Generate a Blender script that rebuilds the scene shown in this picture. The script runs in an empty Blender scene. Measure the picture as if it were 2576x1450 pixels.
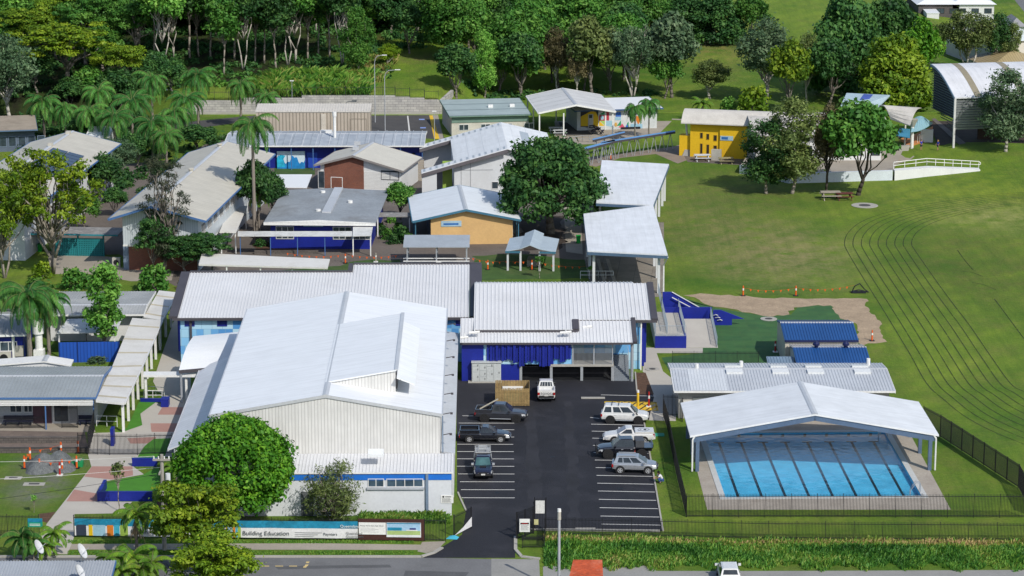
import bpy, math, random
import numpy as np
from mathutils import Vector, Matrix, noise as mnoise
R = math.radians
sc = bpy.context.scene
col = sc.collection
rng = random.Random(7)
# ------------------------------------------------------------------ camera, sky, sun, exposure
CAMH, FPX, PITCH = 75.5, 6700.0, R(13.23)
cam = bpy.data.cameras.new('camera'); cam_o = bpy.data.objects.new('camera', cam); col.objects.link(cam_o)
cam.sensor_width = 36; cam.lens = 36 * FPX / 2576; cam.clip_start = 1; cam.clip_end = 5000
cam_o.location = (0, 0, CAMH); cam_o.rotation_euler = (R(90) - PITCH, 0, 0)
sc.camera = cam_o
SUN_AZ, SUN_EL = R(146), R(42)
sun_dir = Vector((math.sin(SUN_AZ) * math.cos(SUN_EL), math.cos(SUN_AZ) * math.cos(SUN_EL), math.sin(SUN_EL)))
w = bpy.data.worlds.new('World'); sc.world = w; w.use_nodes = True
nt = w.node_tree; bg = nt.nodes['Background']
sky = nt.nodes.new('ShaderNodeTexSky'); sky.sky_type = 'NISHITA'; sky.sun_disc = False
sky.sun_elevation = SUN_EL; sky.sun_rotation = SUN_AZ; sky.air_density = 1.0; sky.dust_density = 1.0; sky.ozone_density = 1.0
nt.links.new(sky.outputs[0], bg.inputs[0]); bg.inputs[1].default_value = 0.13
sl = bpy.data.lights.new('sun', 'SUN'); sl.energy = 3.6; sl.angle = R(0.5); sl.color = (1.0, 0.95, 0.86)
so = bpy.data.objects.new('sun', sl); col.objects.link(so)
so.rotation_euler = sun_dir.to_track_quat('Z', 'Y').to_euler(); so.location = (100, 0, 200)
vs = sc.view_settings; vs.view_transform = 'Standard'; vs.look = 'None'; vs.exposure = 0.1; vs.gamma = 1; vs.use_curve_mapping = False
sc.cycles.max_bounces = 5; sc.cycles.diffuse_bounces = 2; sc.cycles.glossy_bounces = 2; sc.cycles.transparent_max_bounces = 6
sc.cycles.caustics_reflective = False; sc.cycles.caustics_refractive = False
# ------------------------------------------------------------------ survey: picture grid to ground
def ray(px, py):
 x = (px - 1288) / FPX; y = (py - 725) / FPX
 return Vector((x, math.cos(PITCH) - y * math.sin(PITCH), -math.sin(PITCH) - y * math.cos(PITCH)))
def d(px, py, z=0.0):
 r = ray(px, py); t = (z - CAMH) / r.z
 return Vector((r.x * t, r.y * t, z))
def sstep(a, b, x):
 t = min(1, max(0, (x - a) / (b - a))); return t * t * (3 - 2 * t)
WALL_Y = 451.6
def terrain(x, y):
 k = 1 - sstep(-12.4, -11.9 + max(0, y - WALL_Y) * .5, x)
 h = (2.7 + 0.11 * max(0, y - WALL_Y)) * k if y > WALL_Y + .4 else 0.0
 h2 = 0.045 * max(0, y - 462) * sstep(-14, 30, x) * (1 - sstep(60, 105, x))
 m = 0.7 * math.exp(-((x - 78) / 16) ** 2 - ((y - 415) / 10) ** 2)
 return max(h, h2) + m
def g(px, py):
 r = ray(px, py); t = CAMH / -r.z
 for _ in range(40):
  p = r * t; z = terrain(p.x, p.y); t2 = (z - CAMH) / r.z; t = t * .5 + t2 * .5
 return Vector((r.x * t, r.y * t, z))
def pxm(y):            # picture units per metre of width on flat ground at that row
 return (d(1289, y) - d(1288, y)).length ** -1
def q(c, zx, zy, z=0.0):
 return d(644 * int(c[1]) + zx / 3.0016, (0, 483.0, 966.7)[int(c[0])] + zy / 3.0016, z)
def Q(c, zx, zy): return (644 * int(c[1]) + zx / 3.0016, (0, 483.0, 966.7)[int(c[0])] + zy / 3.0016)
# ------------------------------------------------------------------ materials
def new_mat(name):
 m = bpy.data.materials.new(name); m.use_nodes = True
 t = m.node_tree; b = t.nodes['Principled BSDF']; return m, t, b
def nd(t, typ, **kw):
 n = t.nodes.new(typ)
 for k, v in kw.items():
  if k.startswith('_'): setattr(n, k[1:], v)
  else:
   n.inputs[k.replace('_', ' ') if not k.isdigit() else int(k)].default_value = v
 return n
def c4(c): return (c[0], c[1], c[2], 1)
def noise_fac(t, scale, detail=5, rough=.6, coord='Object', lo=.3, hi=.7, vec=None, dist=0.0):
 n = nd(t, 'ShaderNodeTexNoise', Scale=scale, Detail=detail, Roughness=rough, Distortion=dist)
 if vec is None:
  tc = t.nodes.new('ShaderNodeTexCoord'); t.links.new(tc.outputs[coord], n.inputs['Vector'])
 else: t.links.new(vec, n.inputs['Vector'])
 mr = t.nodes.new('ShaderNodeMapRange'); mr.inputs[1].default_value = lo; mr.inputs[2].default_value = hi
 t.links.new(n.outputs['Fac'], mr.inputs[0]); return mr.outputs[0]
def mixc(t, f, a, b, blend='MIX'):
 n = t.nodes.new('ShaderNodeMix'); n.data_type = 'RGBA'; n.blend_type = blend
 for sock, v in ((n.inputs[0], f), (n.inputs[6], a), (n.inputs[7], b)):
  if isinstance(v, bpy.types.NodeSocket): t.links.new(v, sock)
  elif isinstance(v, (int, float)): sock.default_value = v
  else: sock.default_value = c4(v)
 return n.outputs[2]
_mats = {}
def M(name, c=None, rough=.6, var=.12, scale=.6, fine=6.0, fvar=.06, metal=0, spec=.4, bump=0, dirt=None, dirt_amt=.5, dirt_scale=.25, coat=0):
 if name in _mats: return _mats[name]
 m, t, b = new_mat(name)
 f = noise_fac(t, scale); lo = [x * (1 - var) for x in c]; hi = [min(1, x * (1 + var)) for x in c]
 o = mixc(t, f, lo, hi)
 f2 = noise_fac(t, fine, 4)
 o = mixc(t, f2, o, mixc(t, 1.0, o, [1 - fvar * 3] * 3, 'MULTIPLY'))
 if dirt:
  f3 = noise_fac(t, dirt_scale, 8, .7, lo=.5, hi=.72)
  mm = t.nodes.new('ShaderNodeMath'); mm.operation = 'MULTIPLY'; mm.inputs[1].default_value = dirt_amt
  t.links.new(f3, mm.inputs[0]); o = mixc(t, mm.outputs[0], o, dirt)
 t.links.new(o, b.inputs['Base Color']); b.inputs['Roughness'].default_value = rough; b.inputs['Metallic'].default_value = metal
 b.inputs['Specular IOR Level'].default_value = spec
 if coat: b.inputs['Coat Weight'].default_value = coat; b.inputs['Coat Roughness'].default_value = .06
 if bump:
  bn = t.nodes.new('ShaderNodeBump'); bn.inputs['Strength'].default_value = bump; bn.inputs['Distance'].default_value = .05
  t.links.new(f2, bn.inputs['Height']); t.links.new(bn.outputs[0], b.inputs['Normal'])
 _mats[name] = m; return m
def wallvec(t):        # vector (x+y, z) so upright faces of either direction take a pattern
 tc = t.nodes.new('ShaderNodeTexCoord'); s = t.nodes.new('ShaderNodeSeparateXYZ'); t.links.new(tc.outputs['Object'], s.inputs[0])
 a = t.nodes.new('ShaderNodeMath'); t.links.new(s.outputs[0], a.inputs[0]); t.links.new(s.outputs[1], a.inputs[1])
 cb = t.nodes.new('ShaderNodeCombineXYZ'); t.links.new(a.outputs[0], cb.inputs[0]); t.links.new(s.outputs[2], cb.inputs[1]); return cb.outputs[0]
def flatvec(t, ax=0):
 tc = t.nodes.new('ShaderNodeTexCoord'); return tc.outputs['Object']
def brick_mat(name, c1, c2, mortar, bw, bh, ms, rough=.85, plane='wall', off=.5, rot=0):
 if name in _mats: return _mats[name]
 m, t, b = new_mat(name)
 n = nd(t, 'ShaderNodeTexBrick', Scale=1.0, Mortar_Size=ms, Brick_Width=bw, Row_Height=bh, Mortar_Smooth=.1, Bias=0.0)
 n.offset = off
 n.inputs['Color1'].default_value = c4(c1); n.inputs['Color2'].default_value = c4(c2); n.inputs['Mortar'].default_value = c4(mortar)
 v = wallvec(t) if plane == 'wall' else flatvec(t)
 if rot:
  mp = t.nodes.new('ShaderNodeMapping'); mp.inputs['Rotation'].default_value = (0, 0, rot); t.links.new(v, mp.inputs[0]); v = mp.outputs[0]
 t.links.new(v, n.inputs['Vector'])
 f = noise_fac(t, .7, 6)
 o = mixc(t, f, n.outputs[0], mixc(t, 1.0, n.outputs[0], (.72, .72, .75), 'MULTIPLY'))
 t.links.new(o, b.inputs['Base Color']); b.inputs['Roughness'].default_value = rough
 _mats[name] = m; return m
def stripe_mat(name, c, groove, pitch, rough=.5, axis='wall', duty=.2, var=.08):
 """sheet cladding: pans with darker joint lines and a height profile"""
 if name in _mats: return _mats[name]
 m, t, b = new_mat(name)
 v = wallvec(t) if axis == 'wall' else flatvec(t)
 s = t.nodes.new('ShaderNodeSeparateXYZ'); t.links.new(v, s.inputs[0])
 mm = nd(t, 'ShaderNodeMath', _operation='DIVIDE'); mm.inputs[1].default_value = pitch
 t.links.new(s.outputs['XYZ'.index(axis[0].upper()) if axis in 'xyz' else 0], mm.inputs[0])
 fr = nd(t, 'ShaderNodeMath', _operation='FRACT'); t.links.new(mm.outputs[0], fr.inputs[0])
 lt = nd(t, 'ShaderNodeMath', _operation='LESS_THAN'); lt.inputs[1].default_value = duty; t.links.new(fr.outputs[0], lt.inputs[0])
 f = noise_fac(t, .5, 6); o = mixc(t, f, [x * (1 - var) for x in c], [min(1, x * (1 + var)) for x in c])
 tcs = t.nodes.new('ShaderNodeTexCoord'); mps = t.nodes.new('ShaderNodeMapping'); mps.inputs['Scale'].default_value = (2.2, .12, .5) if axis == 'x' else (.12, 2.2, .5) if axis == 'y' else (3, 3, .25); t.links.new(tcs.outputs['Object'], mps.inputs[0]); fs_ = noise_fac(t, 1.0, 6, .7, vec=mps.outputs[0], lo=.42, hi=.75)
 o = mixc(t, fs_, o, mixc(t, 1.0, o, (.86, .86, .85), 'MULTIPLY'))
 o = mixc(t, lt.outputs[0], o, groove)
 bn = t.nodes.new('ShaderNodeBump'); bn.inputs['Strength'].default_value = .5; bn.inputs['Distance'].default_value = .04; bn.invert = True
 t.links.new(lt.outputs[0], bn.inputs['Height']); t.links.new(bn.outputs[0], b.inputs['Normal'])
 t.links.new(o, b.inputs['Base Color']); b.inputs['Roughness'].default_value = rough
 _mats[name] = m; return m
def panel_mat(name, cols, pw, ph, rough=.5):
 """facade of rectangular panels, each cell of the grid one of the colours"""
 if name in _mats: return _mats[name]
 m, t, b = new_mat(name)
 n = nd(t, 'ShaderNodeTexBrick', Scale=1.0, Mortar_Size=.02, Brick_Width=pw, Row_Height=ph, Bias=0.0)
 n.offset = .37; n.offset_frequency = 2; n.squash = .7; n.squash_frequency = 3
 n.inputs['Color1'].default_value = (0, 0, 0, 1); n.inputs['Color2'].default_value = (1, 1, 1, 1); n.inputs['Mortar'].default_value = (.5, .5, .5, 1)
 t.links.new(wallvec(t), n.inputs['Vector'])
 r = t.nodes.new('ShaderNodeValToRGB'); r.color_ramp.interpolation = 'CONSTANT'
 while len(r.color_ramp.elements) < len(cols): r.color_ramp.elements.new(.5)
 for i, (e, c) in enumerate(zip(r.color_ramp.elements, cols)): e.position = i / len(cols); e.color = c4(c)
 t.links.new(n.outputs[0], r.inputs[0])
 o = mixc(t, n.outputs[1], r.outputs[0], (.2, .35, .5))
 t.links.new(o, b.inputs['Base Color']); b.inputs['Roughness'].default_value = rough
 _mats[name] = m; return m
def glass_mat(name='window_glass', c=(.02, .03, .04)):
 if name in _mats: return _mats[name]
 m, t, b = new_mat(name); f = noise_fac(t, .9, 2)
 t.links.new(mixc(t, f, c, [x * 2.4 + .01 for x in c]), b.inputs['Base Color'])
 b.inputs['Roughness'].default_value = .08; b.inputs['Specular IOR Level'].default_value = .6
 _mats[name] = m; return m
WHITE = lambda: M('white_sheet_roof', (.76, .78, .80), .42, .05, .15, 5, .03, dirt=(.55, .55, .53), dirt_amt=.25, dirt_scale=.12)
RIBW = lambda: M('ribbed_white_roof', (.65, .66, .68), .42, .05, .15, 5, .04, dirt=(.47, .47, .47), dirt_amt=.35, dirt_scale=.2)
GALV = lambda: M('grey_sheet_roof', (.55, .57, .60), .4, .08, .2, 4, .04, metal=.15, dirt=(.38, .38, .38), dirt_amt=.4)
CREAM = lambda: M('cream_sheet_roof', (.51, .485, .42), .6, .07, .2, 3, .05, dirt=(.42, .38, .30), dirt_amt=.5)
STEEL = lambda: M('galvanised_steel', (.45, .48, .52), .4, .08, metal=.4)
BLACK = lambda: M('black_steel', (.012, .012, .016), .45, .1)
WPAINT = lambda: M('white_paint', (.78, .78, .76), .5, .05, dirt=(.5, .48, .45), dirt_amt=.2)
BLUE = lambda: M('royal_blue_paint', (.008, .019, .25), .5, .12)
BLUET = lambda: M('steel_blue_trim', (.07, .16, .36), .5, .1)
DARKT = lambda: M('dark_trim', (.07, .065, .075), .5, .1)
CONC = lambda: M('pale_concrete', (.40, .385, .35), .85, .1, .3, 8, .06, dirt=(.26, .24, .21), dirt_amt=.5, bump=.2)
# ------------------------------------------------------------------ mesh building
class MB:
 def __init__(s): s.v = []; s.f = []; s.m = []
 def add(s, vs, fs, mi=0):
  n = len(s.v); s.v += [tuple(v) for v in vs]; s.f += [tuple(n + i for i in f) for f in fs]; s.m += [mi] * len(fs); return s
 def box(s, x0, y0, z0, x1, y1, z1, mi=0):
  return s.add([(x0, y0, z0), (x1, y0, z0), (x1, y1, z0), (x0, y1, z0), (x0, y0, z1), (x1, y0, z1), (x1, y1, z1), (x0, y1, z1)],
                     [(0, 3, 2, 1), (4, 5, 6, 7), (0, 1, 5, 4), (1, 2, 6, 5), (2, 3, 7, 6), (3, 0, 4, 7)], mi)
 def hexa(s, p, mi=0):
  return s.add(p, [(0, 3, 2, 1), (4, 5, 6, 7), (0, 1, 5, 4), (1, 2, 6, 5), (2, 3, 7, 6), (3, 0, 4, 7)], mi)
 def slab(s, top, t, mi=0):
  top = [Vector(p) for p in top]; n = len(top); bot = [p - Vector((0, 0, t)) for p in top]
  return s.add(bot + top, [tuple(range(n - 1, -1, -1)), tuple(range(n, 2 * n))] + [(i, (i + 1) % n, n + (i + 1) % n, n + i) for i in range(n)], mi)
 def prism(s, poly, z0, z1, mi=0):
  n = len(poly); vs = [(p[0], p[1], z0) for p in poly] + [(p[0], p[1], z1) for p in poly]
  return s.add(vs, [tuple(range(n - 1, -1, -1)), tuple(range(n, 2 * n))] + [(i, (i + 1) % n, n + (i + 1) % n, n + i) for i in range(n)], mi)
 def extr(s, prof, axis, a, b, mi=0):
  """profile of (u, z) pushed along x or y from a to b"""
  P = (lambda u, z, k: (u, k, z)) if axis == 'y' else (lambda u, z, k: (k, u, z))
  n = len(prof); vs = [P(u, z, a) for u, z in prof] + [P(u, z, b) for u, z in prof]
  return s.add(vs, [tuple(range(n)), tuple(range(2 * n - 1, n - 1, -1))] + [(i, n + i, n + (i + 1) % n, (i + 1) % n) for i in range(n)], mi)
 def poly(s, pts, mi=0): return s.add(pts, [tuple(range(len(pts)))], mi)
 def tube(s, p, q, r, r2=None, n=6, mi=0, caps=True):
  p = Vector(p); q = Vector(q); r2 = r if r2 is None else r2; ax = (q - p)
  if ax.length < 1e-6: return s
  ax.normalize(); u = ax.orthogonal().normalized(); v = ax.cross(u)
  vs = [p + (u * math.cos(2 * math.pi * i / n) + v * math.sin(2 * math.pi * i / n)) * r for i in range(n)] + \
             [q + (u * math.cos(2 * math.pi * i / n) + v * math.sin(2 * math.pi * i / n)) * r2 for i in range(n)]
  fs = [(i, (i + 1) % n, n + (i + 1) % n, n + i) for i in range(n)]
  if caps: fs += [tuple(range(n - 1, -1, -1)), tuple(range(n, 2 * n))]
  return s.add(vs, fs, mi)
 def path(s, pts, r, n=5, mi=0, r1=None):
  r1 = r if r1 is None else r1; k = len(pts) - 1
  for i in range(k): s.tube(pts[i], pts[i + 1], r + (r1 - r) * i / k, r + (r1 - r) * (i + 1) / k, n, mi)
  return s
 def bar(s, p, q, w, h, mi=0):
  """rectangular bar from p to q, w wide (level), h deep below the line"""
  p = Vector(p); q = Vector(q); ax = q - p; sd = Vector((ax.y, -ax.x, 0))
  sd = sd.normalized() if sd.length > 1e-5 else Vector((1, 0, 0)); up = sd.cross(ax).normalized()
  if abs(up.z) < 1e-4 and abs(ax.x) + abs(ax.y) < 1e-5: up = Vector((0, 1, 0))
  if up.z < 0: up = -up
  a = sd * w / 2; b = up * h
  return s.hexa([p - a - b, p + a - b, q + a - b, q - a - b, p - a, p + a, q + a, q - a], mi)
 def ribs(s, p0, p1, p2, p3, n, w, h, mi=0):
  """n raised ribs up a roof plane: eave p0-p1, upper edge p3-p2"""
  p0, p1, p2, p3 = map(Vector, (p0, p1, p2, p3)); u = (p1 - p0).normalized(); nn = u.cross(p3 - p0).normalized()
  if nn.z < 0: nn = -nn
  for i in range(n):
   k = (i + .5) / n; a = p0.lerp(p1, k); b = p3.lerp(p2, k); o = u * w / 2; z = nn * h
   s.add([a - o, a + o, a + o * .6 + z, a - o * .6 + z, b - o, b + o, b + o * .6 + z, b - o * .6 + z],
                  [(0, 1, 2, 3), (1, 5, 6, 2), (3, 2, 6, 7), (4, 0, 3, 7), (5, 4, 7, 6)], mi)
  return s
 def build(s, name, mats, parent=None, label=None, smooth=False):
  me = bpy.data.meshes.new(name); me.from_pydata(s.v, [], s.f)
  if not isinstance(mats, (list, tuple)): mats = [mats]
  for m in mats: me.materials.append(m)
  if len(mats) > 1: me.polygons.foreach_set('material_index', s.m)
  if smooth: me.polygons.foreach_set('use_smooth', [True] * len(me.polygons))
  me.update()
  o = bpy.data.objects.new(name, me); col.objects.link(o)
  if parent: o.parent = parent
  if label: o['label'] = label
  return o
def tag(o, label, cat, group=None, kind=None):
 o['label'] = label; o['category'] = cat
 if group: o['group'] = group
 if kind: o['kind'] = kind
 return o
def thing(name, label, cat, loc=(0, 0, 0), rz=0.0, group=None):
 o = bpy.data.objects.new(name, None); col.objects.link(o); o.location = loc; o.rotation_euler = (0, 0, rz); o.empty_display_size = .3
 return tag(o, label, cat, group)
def struct(o): o['kind'] = 'structure'; return o
def dup(root, loc, rz=None, label=None, group=None, scale=None):
 c = root.copy(); col.objects.link(c); c.location = loc
 if rz is not None: c.rotation_euler = (0, 0, rz)
 if label: c['label'] = label
 if group: c['group'] = group
 if scale: c.scale = scale if isinstance(scale, (tuple, list)) else (scale,) * 3
 for ch in list(root.children):
  e = ch.copy(); col.objects.link(e); e.parent = c
  for gr in list(ch.children):
   h = gr.copy(); col.objects.link(h); h.parent = e
 return c
class Fr:
 """a level rectangle surveyed from three of its corners: near-left, near-right, a far one"""
 def __init__(s, nl, nr, far, z, zf=None, L=None):
  a = d(*nl, z); b = d(*nr, z); u = b - a; s.o = a; s.W = u.length; s.rz = math.atan2(u.y, u.x); s.u = u.normalized(); s.vv = Vector((-s.u.y, s.u.x, 0))
  if far: f = d(*far, z if zf is None else zf); s.L = (f - a).dot(s.vv); s.off = (f - a).dot(s.u)
  if L: s.L = L
 def root(s, name, label, cat): return thing(name, label, cat, (s.o.x, s.o.y, 0), s.rz)
 def loc(s, px, py, z=0):
  p = d(px, py, z) - s.o; return Vector((p.dot(s.u), p.dot(s.vv), z))
 def onface(s, px, py, y):       # point of the upright plane local y = const seen at that place
  r = ray(px, py); n = s.vv; o = s.o + s.vv * y; t = (Vector((o.x, o.y, 0)) - Vector((0, 0, CAMH))).dot(n) / r.dot(n)
  p = Vector((0, 0, CAMH)) + r * t - Vector((s.o.x, s.o.y, 0)); return Vector((p.dot(s.u), y, p.z))
 def w(s, x, y, z=0): p = s.o + s.u * x + s.vv * y; return Vector((p.x, p.y, z))
def win(par, p, ux, w_, h_, fm, gm, n=1, fw=.07, name='window', out=.06):
 """window on a wall: p lower-left corner, ux along the wall; the pane is a child of the frame"""
 p = Vector(p); ux = Vector(ux).normalized(); nrm = ux.cross(Vector((0, 0, 1))); z = Vector((0, 0, 1))
 def bx(mb, a, b, c0, c1, o0, o1):
  mb.hexa([p + ux * a + z * c0 + nrm * o1, p + ux * b + z * c0 + nrm * o1, p + ux * b + z * c0 + nrm * o0, p + ux * a + z * c0 + nrm * o0,
                 p + ux * a + z * c1 + nrm * o1, p + ux * b + z * c1 + nrm * o1, p + ux * b + z * c1 + nrm * o0, p + ux * a + z * c1 + nrm * o0])
 mb = MB(); bx(mb, 0, w_, 0, fw, -.01, out); bx(mb, 0, w_, h_ - fw, h_, -.01, out)
 for i in range(n + 1):
  c = i * (w_ - fw) / n; bx(mb, c, c + fw, fw, h_ - fw, -.01, out)
 f = mb.build(name, fm, par); g_ = MB(); bx(g_, fw * .5, w_ - fw * .5, fw * .5, h_ - fw * .5, -.02, .02); g_.build('pane', gm, f); return f
def lbox(par, name, mat_, *b, label=None): return MB().box(*b).build(name, mat_, par, label)
# ------------------------------------------------------------------ ground
POOL = Fr((1825, 1254), (2318, 1250), (1786, 1088), -.05); POOL.L = (d(2235, 1088) - d(2318, 1250)).dot(POOL.vv)
def grass_mat():
 m, t, b = new_mat('lawn_grass')
 geo = t.nodes.new('ShaderNodeTexCoord').outputs['Object']
 f1 = noise_fac(t, .05, 6, .65, vec=geo, lo=.35, hi=.68)
 o = mixc(t, f1, (.072, .17, .018), (.25, .335, .04))
 f2 = noise_fac(t, .16, 9, .8, vec=geo, lo=.47, hi=.72)
 m2 = nd(t, 'ShaderNodeMath', _operation='MULTIPLY'); m2.inputs[1].default_value = .75; t.links.new(f2, m2.inputs[0])
 o = mixc(t, m2.outputs[0], o, (.22, .20, .065))
 def blob(px, py, rx, ry, c, amt, o, nscale=.35):
  p = d(px, py); mp = nd(t, 'ShaderNodeMapping'); mp.vector_type = 'POINT'
  mp.inputs['Location'].default_value = (-p.x / rx, -p.y / ry, 0); mp.inputs['Scale'].default_value = (1 / rx, 1 / ry, 0)
  t.links.new(geo, mp.inputs[0]); ln = nd(t, 'ShaderNodeVectorMath', _operation='LENGTH'); t.links.new(mp.outputs[0], ln.inputs[0])
  mr = nd(t, 'ShaderNodeMapRange'); mr.inputs[1].default_value = 1.0; mr.inputs[2].default_value = .15; t.links.new(ln.outputs['Value'], mr.inputs[0])
  nf = noise_fac(t, nscale, 7, .75, vec=geo, lo=.36, hi=.62)
  mu = nd(t, 'ShaderNodeMath', _operation='MULTIPLY'); t.links.new(mr.outputs[0], mu.inputs[0]); t.links.new(nf, mu.inputs[1])
  m3 = nd(t, 'ShaderNodeMath', _operation='MULTIPLY'); m3.inputs[1].default_value = min(1, amt * 1.25); t.links.new(mu.outputs[0], m3.inputs[0])
  return mixc(t, m3.outputs[0], o, c)
 for a in ((1960, 640, 14, 26, (.42, .33, .17), 1.0), (1800, 560, 16, 40, (.26, .23, .09), .7), (2480, 500, 28, 26, (.30, .36, .04), .9), (2520, 545, 16, 16, (.38, .37, .13), .8),
              (2430, 610, 14, 12, (.17, .16, .05), .5), (2480, 700, 22, 24, (.15, .14, .045), .5), (1900, 470, 22, 22, (.16, .15, .05), .6), (1850, 800, 8, 10, (.16, .14, .07), .5),
              (1820, 385, 14, 14, (.10, .18, .025), .8), (2350, 410, 22, 22, (.20, .29, .025), .9), (1780, 130, 14, 50, (.30, .23, .08), .9), (1900, 60, 30, 60, (.21, .30, .04), .8),
              (110, 1200, 6, 10, (.11, .14, .025), .7), (130, 1170, 5, 14, (.22, .21, .2), .85), (90, 1235, 4, 6, (.22, .21, .2), .8), (1090, 180, 10, 30, (.15, .25, .02), .8),
              (960, 165, 4, 22, (.33, .24, .10), .9), (1060, 225, 9, 6, (.20, .15, .08), .8)):
  o = blob(*a, o)
 for cx_, cy_, rx, ry in ((-72, 512, 60, 46), (-70, 470, 46, 12), (-85, 440, 30, 24)):  # shade under the trees painted in, over a litter brown floor
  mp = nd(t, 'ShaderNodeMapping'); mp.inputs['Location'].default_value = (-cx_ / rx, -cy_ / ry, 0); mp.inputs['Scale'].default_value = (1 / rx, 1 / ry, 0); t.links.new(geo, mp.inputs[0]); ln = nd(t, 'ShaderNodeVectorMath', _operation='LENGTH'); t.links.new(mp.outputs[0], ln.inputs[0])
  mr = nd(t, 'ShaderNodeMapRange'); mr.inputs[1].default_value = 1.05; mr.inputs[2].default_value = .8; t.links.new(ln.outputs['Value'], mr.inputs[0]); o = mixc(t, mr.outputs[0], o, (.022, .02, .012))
 wv = nd(t, 'ShaderNodeTexWave', Scale=.085, Distortion=1.2, Detail=2); wv.bands_direction = 'X'
 mp = nd(t, 'ShaderNodeMapping'); mp.inputs['Rotation'].default_value = (0, 0, R(35)); t.links.new(geo, mp.inputs[0]); t.links.new(mp.outputs[0], wv.inputs['Vector'])
 mw = nd(t, 'ShaderNodeMath', _operation='MULTIPLY'); mw.inputs[1].default_value = .22; t.links.new(wv.outputs['Fac'], mw.inputs[0])
 o = mixc(t, mw.outputs[0], o, (0.088, 0.166, 0.023))
 mq = nd(t, 'ShaderNodeMapping'); mq.inputs['Rotation'].default_value = (0, 0, R(28)); mq.inputs['Scale'].default_value = (.9, .06, 1); t.links.new(geo, mq.inputs[0]); f5 = noise_fac(t, .8, 6, .7, vec=mq.outputs[0], lo=.42, hi=.7); mk = nd(t, 'ShaderNodeMath', _operation='MULTIPLY'); mk.inputs[1].default_value = .4; t.links.new(f5, mk.inputs[0]); o = mixc(t, mk.outputs[0], o, (.05, .12, .016))
 f4 = noise_fac(t, 2.2, 6, .8, vec=geo, lo=.3, hi=.7)
 o = mixc(t, f4, mixc(t, 1., o, (.62, .66, .6), 'MULTIPLY'), o)
 t.links.new(o, b.inputs['Base Color']); b.inputs['Roughness'].default_value = .9; b.inputs['Specular IOR Level'].default_value = .15
 bn = nd(t, 'ShaderNodeBump', Strength=.6, Distance=.15); t.links.new(f4, bn.inputs['Height']); t.links.new(bn.outputs[0], b.inputs['Normal'])
 return m
def make_ground():
 def lines(a, b, s): return list(np.arange(a, b + .01, s))
 xs = [-3000, -900, -400] + lines(-220, 18, 3) + lines(19, 46, 1) + lines(49, 240, 3) + [400, 900, 3000]
 ys = [-200, 0, 100] + lines(150, 228, 3) + lines(229, 262, 1) + lines(265, 447, 3) + [449.0, WALL_Y + .35, WALL_Y + .45] + lines(452, 620, 2) + lines(626, 900, 12) + [1200, 2000, 4000]
 nx = len(xs); vs = []; fs = []
 for y in ys:
  for x in xs: vs.append((x, y, terrain(x, min(y, 640))))
 for j in range(len(ys) - 1):
  for i in range(nx - 1):
   c = Vector(((xs[i] + xs[i + 1]) / 2, (ys[j] + ys[j + 1]) / 2, 0)) - POOL.o; lx = c.dot(POOL.u); ly = c.dot(POOL.vv)
   if -.5 < lx < POOL.W + .5 and -.5 < ly < POOL.L + .5: continue
   fs.append((j * nx + i, j * nx + i + 1, (j + 1) * nx + i + 1, (j + 1) * nx + i))
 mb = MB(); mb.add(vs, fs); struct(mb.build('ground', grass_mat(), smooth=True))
make_ground()
def flat(name, pts, mat_, z=.004, code=None, jit=0, step=1.5):
 P = [(q(code, *p) if code else d(*p)) for p in pts]
 if jit:
  o = []
  for i, p in enumerate(P):
   e = P[(i + 1) % len(P)]; k = max(1, int((e - p).length / step))
   for j in range(k):
    s_ = p.lerp(e, j / k); o.append(s_ + Vector((rng.uniform(-jit, jit), rng.uniform(-jit, jit) * 1.4, 0)))
  P = o
 P = [Vector((p.x, p.y, terrain(p.x, p.y) + z)) for p in P]
 return struct(MB().poly(P).build(name, mat_))
ASPH = M('new_asphalt', (.020, .021, .028), .8, .3, .12, 9, .12, spec=.35, dirt=(.045, .045, .055), dirt_amt=.6, dirt_scale=.2, bump=.4)
OLDASPH = M('worn_asphalt', (.17, .172, .178), .9, .12, .25, 6, .08, dirt=(.10, .10, .10), dirt_amt=.55, dirt_scale=.3)
REARASPH = M('rear_asphalt', (.075, .073, .075), .9, .15, .2, 6, .08, dirt=(.12, .11, .10), dirt_amt=.5)
PAVE = brick_mat('brown_clay_paving', (.20, .155, .125), (.16, .125, .105), (.12, .10, .085), .45, .22, .012, plane='flat')
GREYPAVE = M('grey_brown_paving', (.155, .132, .115), .9, .18, .15, 3, .1, dirt=(.08, .065, .055), dirt_amt=.7, dirt_scale=.1)
TAN = M('tan_concrete', (.36, .32, .265), .9, .1, .3, 5, .07, dirt=(.25, .22, .18), dirt_amt=.5)
SLABC = brick_mat('jointed_concrete', (.27, .24, .20), (.21, .185, .155), (.09, .08, .07), 4.4, 2.2, .02, plane='flat', rot=R(95), off=.3)
PINK = M('pink_concrete', (.40, .225, .185), .85, .06, .5, 9, .05)
PALEC = M('new_concrete', (.47, .44, .39), .85, .05, .4, 9, .04, dirt=(.38, .35, .31), dirt_amt=.4)
DIRT = M('bare_dirt', (.43, .325, .22), .95, .18, .6, 4, .12, dirt=(.30, .23, .15), dirt_amt=.6, dirt_scale=.5, bump=.5)
MULCH = M('brown_mulch', (.15, .08, .048), .95, .35, 2.5, 12, .2, bump=.8)
TURF = brick_mat('new_turf_squares', (.028, .11, .028), (.045, .135, .03), (.06, .12, .035), 2.2, 1.1, .03, plane='flat')
ARTIF = M('artificial_turf', (.06, .22, .016), .85, .12, .8, 9, .06)
YELL = M('yellow_line_paint', (.78, .50, .03), .6, .1)
LINEW = M('white_line_paint', (.72, .71, .68), .6, .06)
DGRASS = M('dark_lawn', (.055, .12, .022), .95, .25, .5, 5, .15, dirt=(.10, .085, .04), dirt_amt=.6)  # darker green lawn with brown patches
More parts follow.
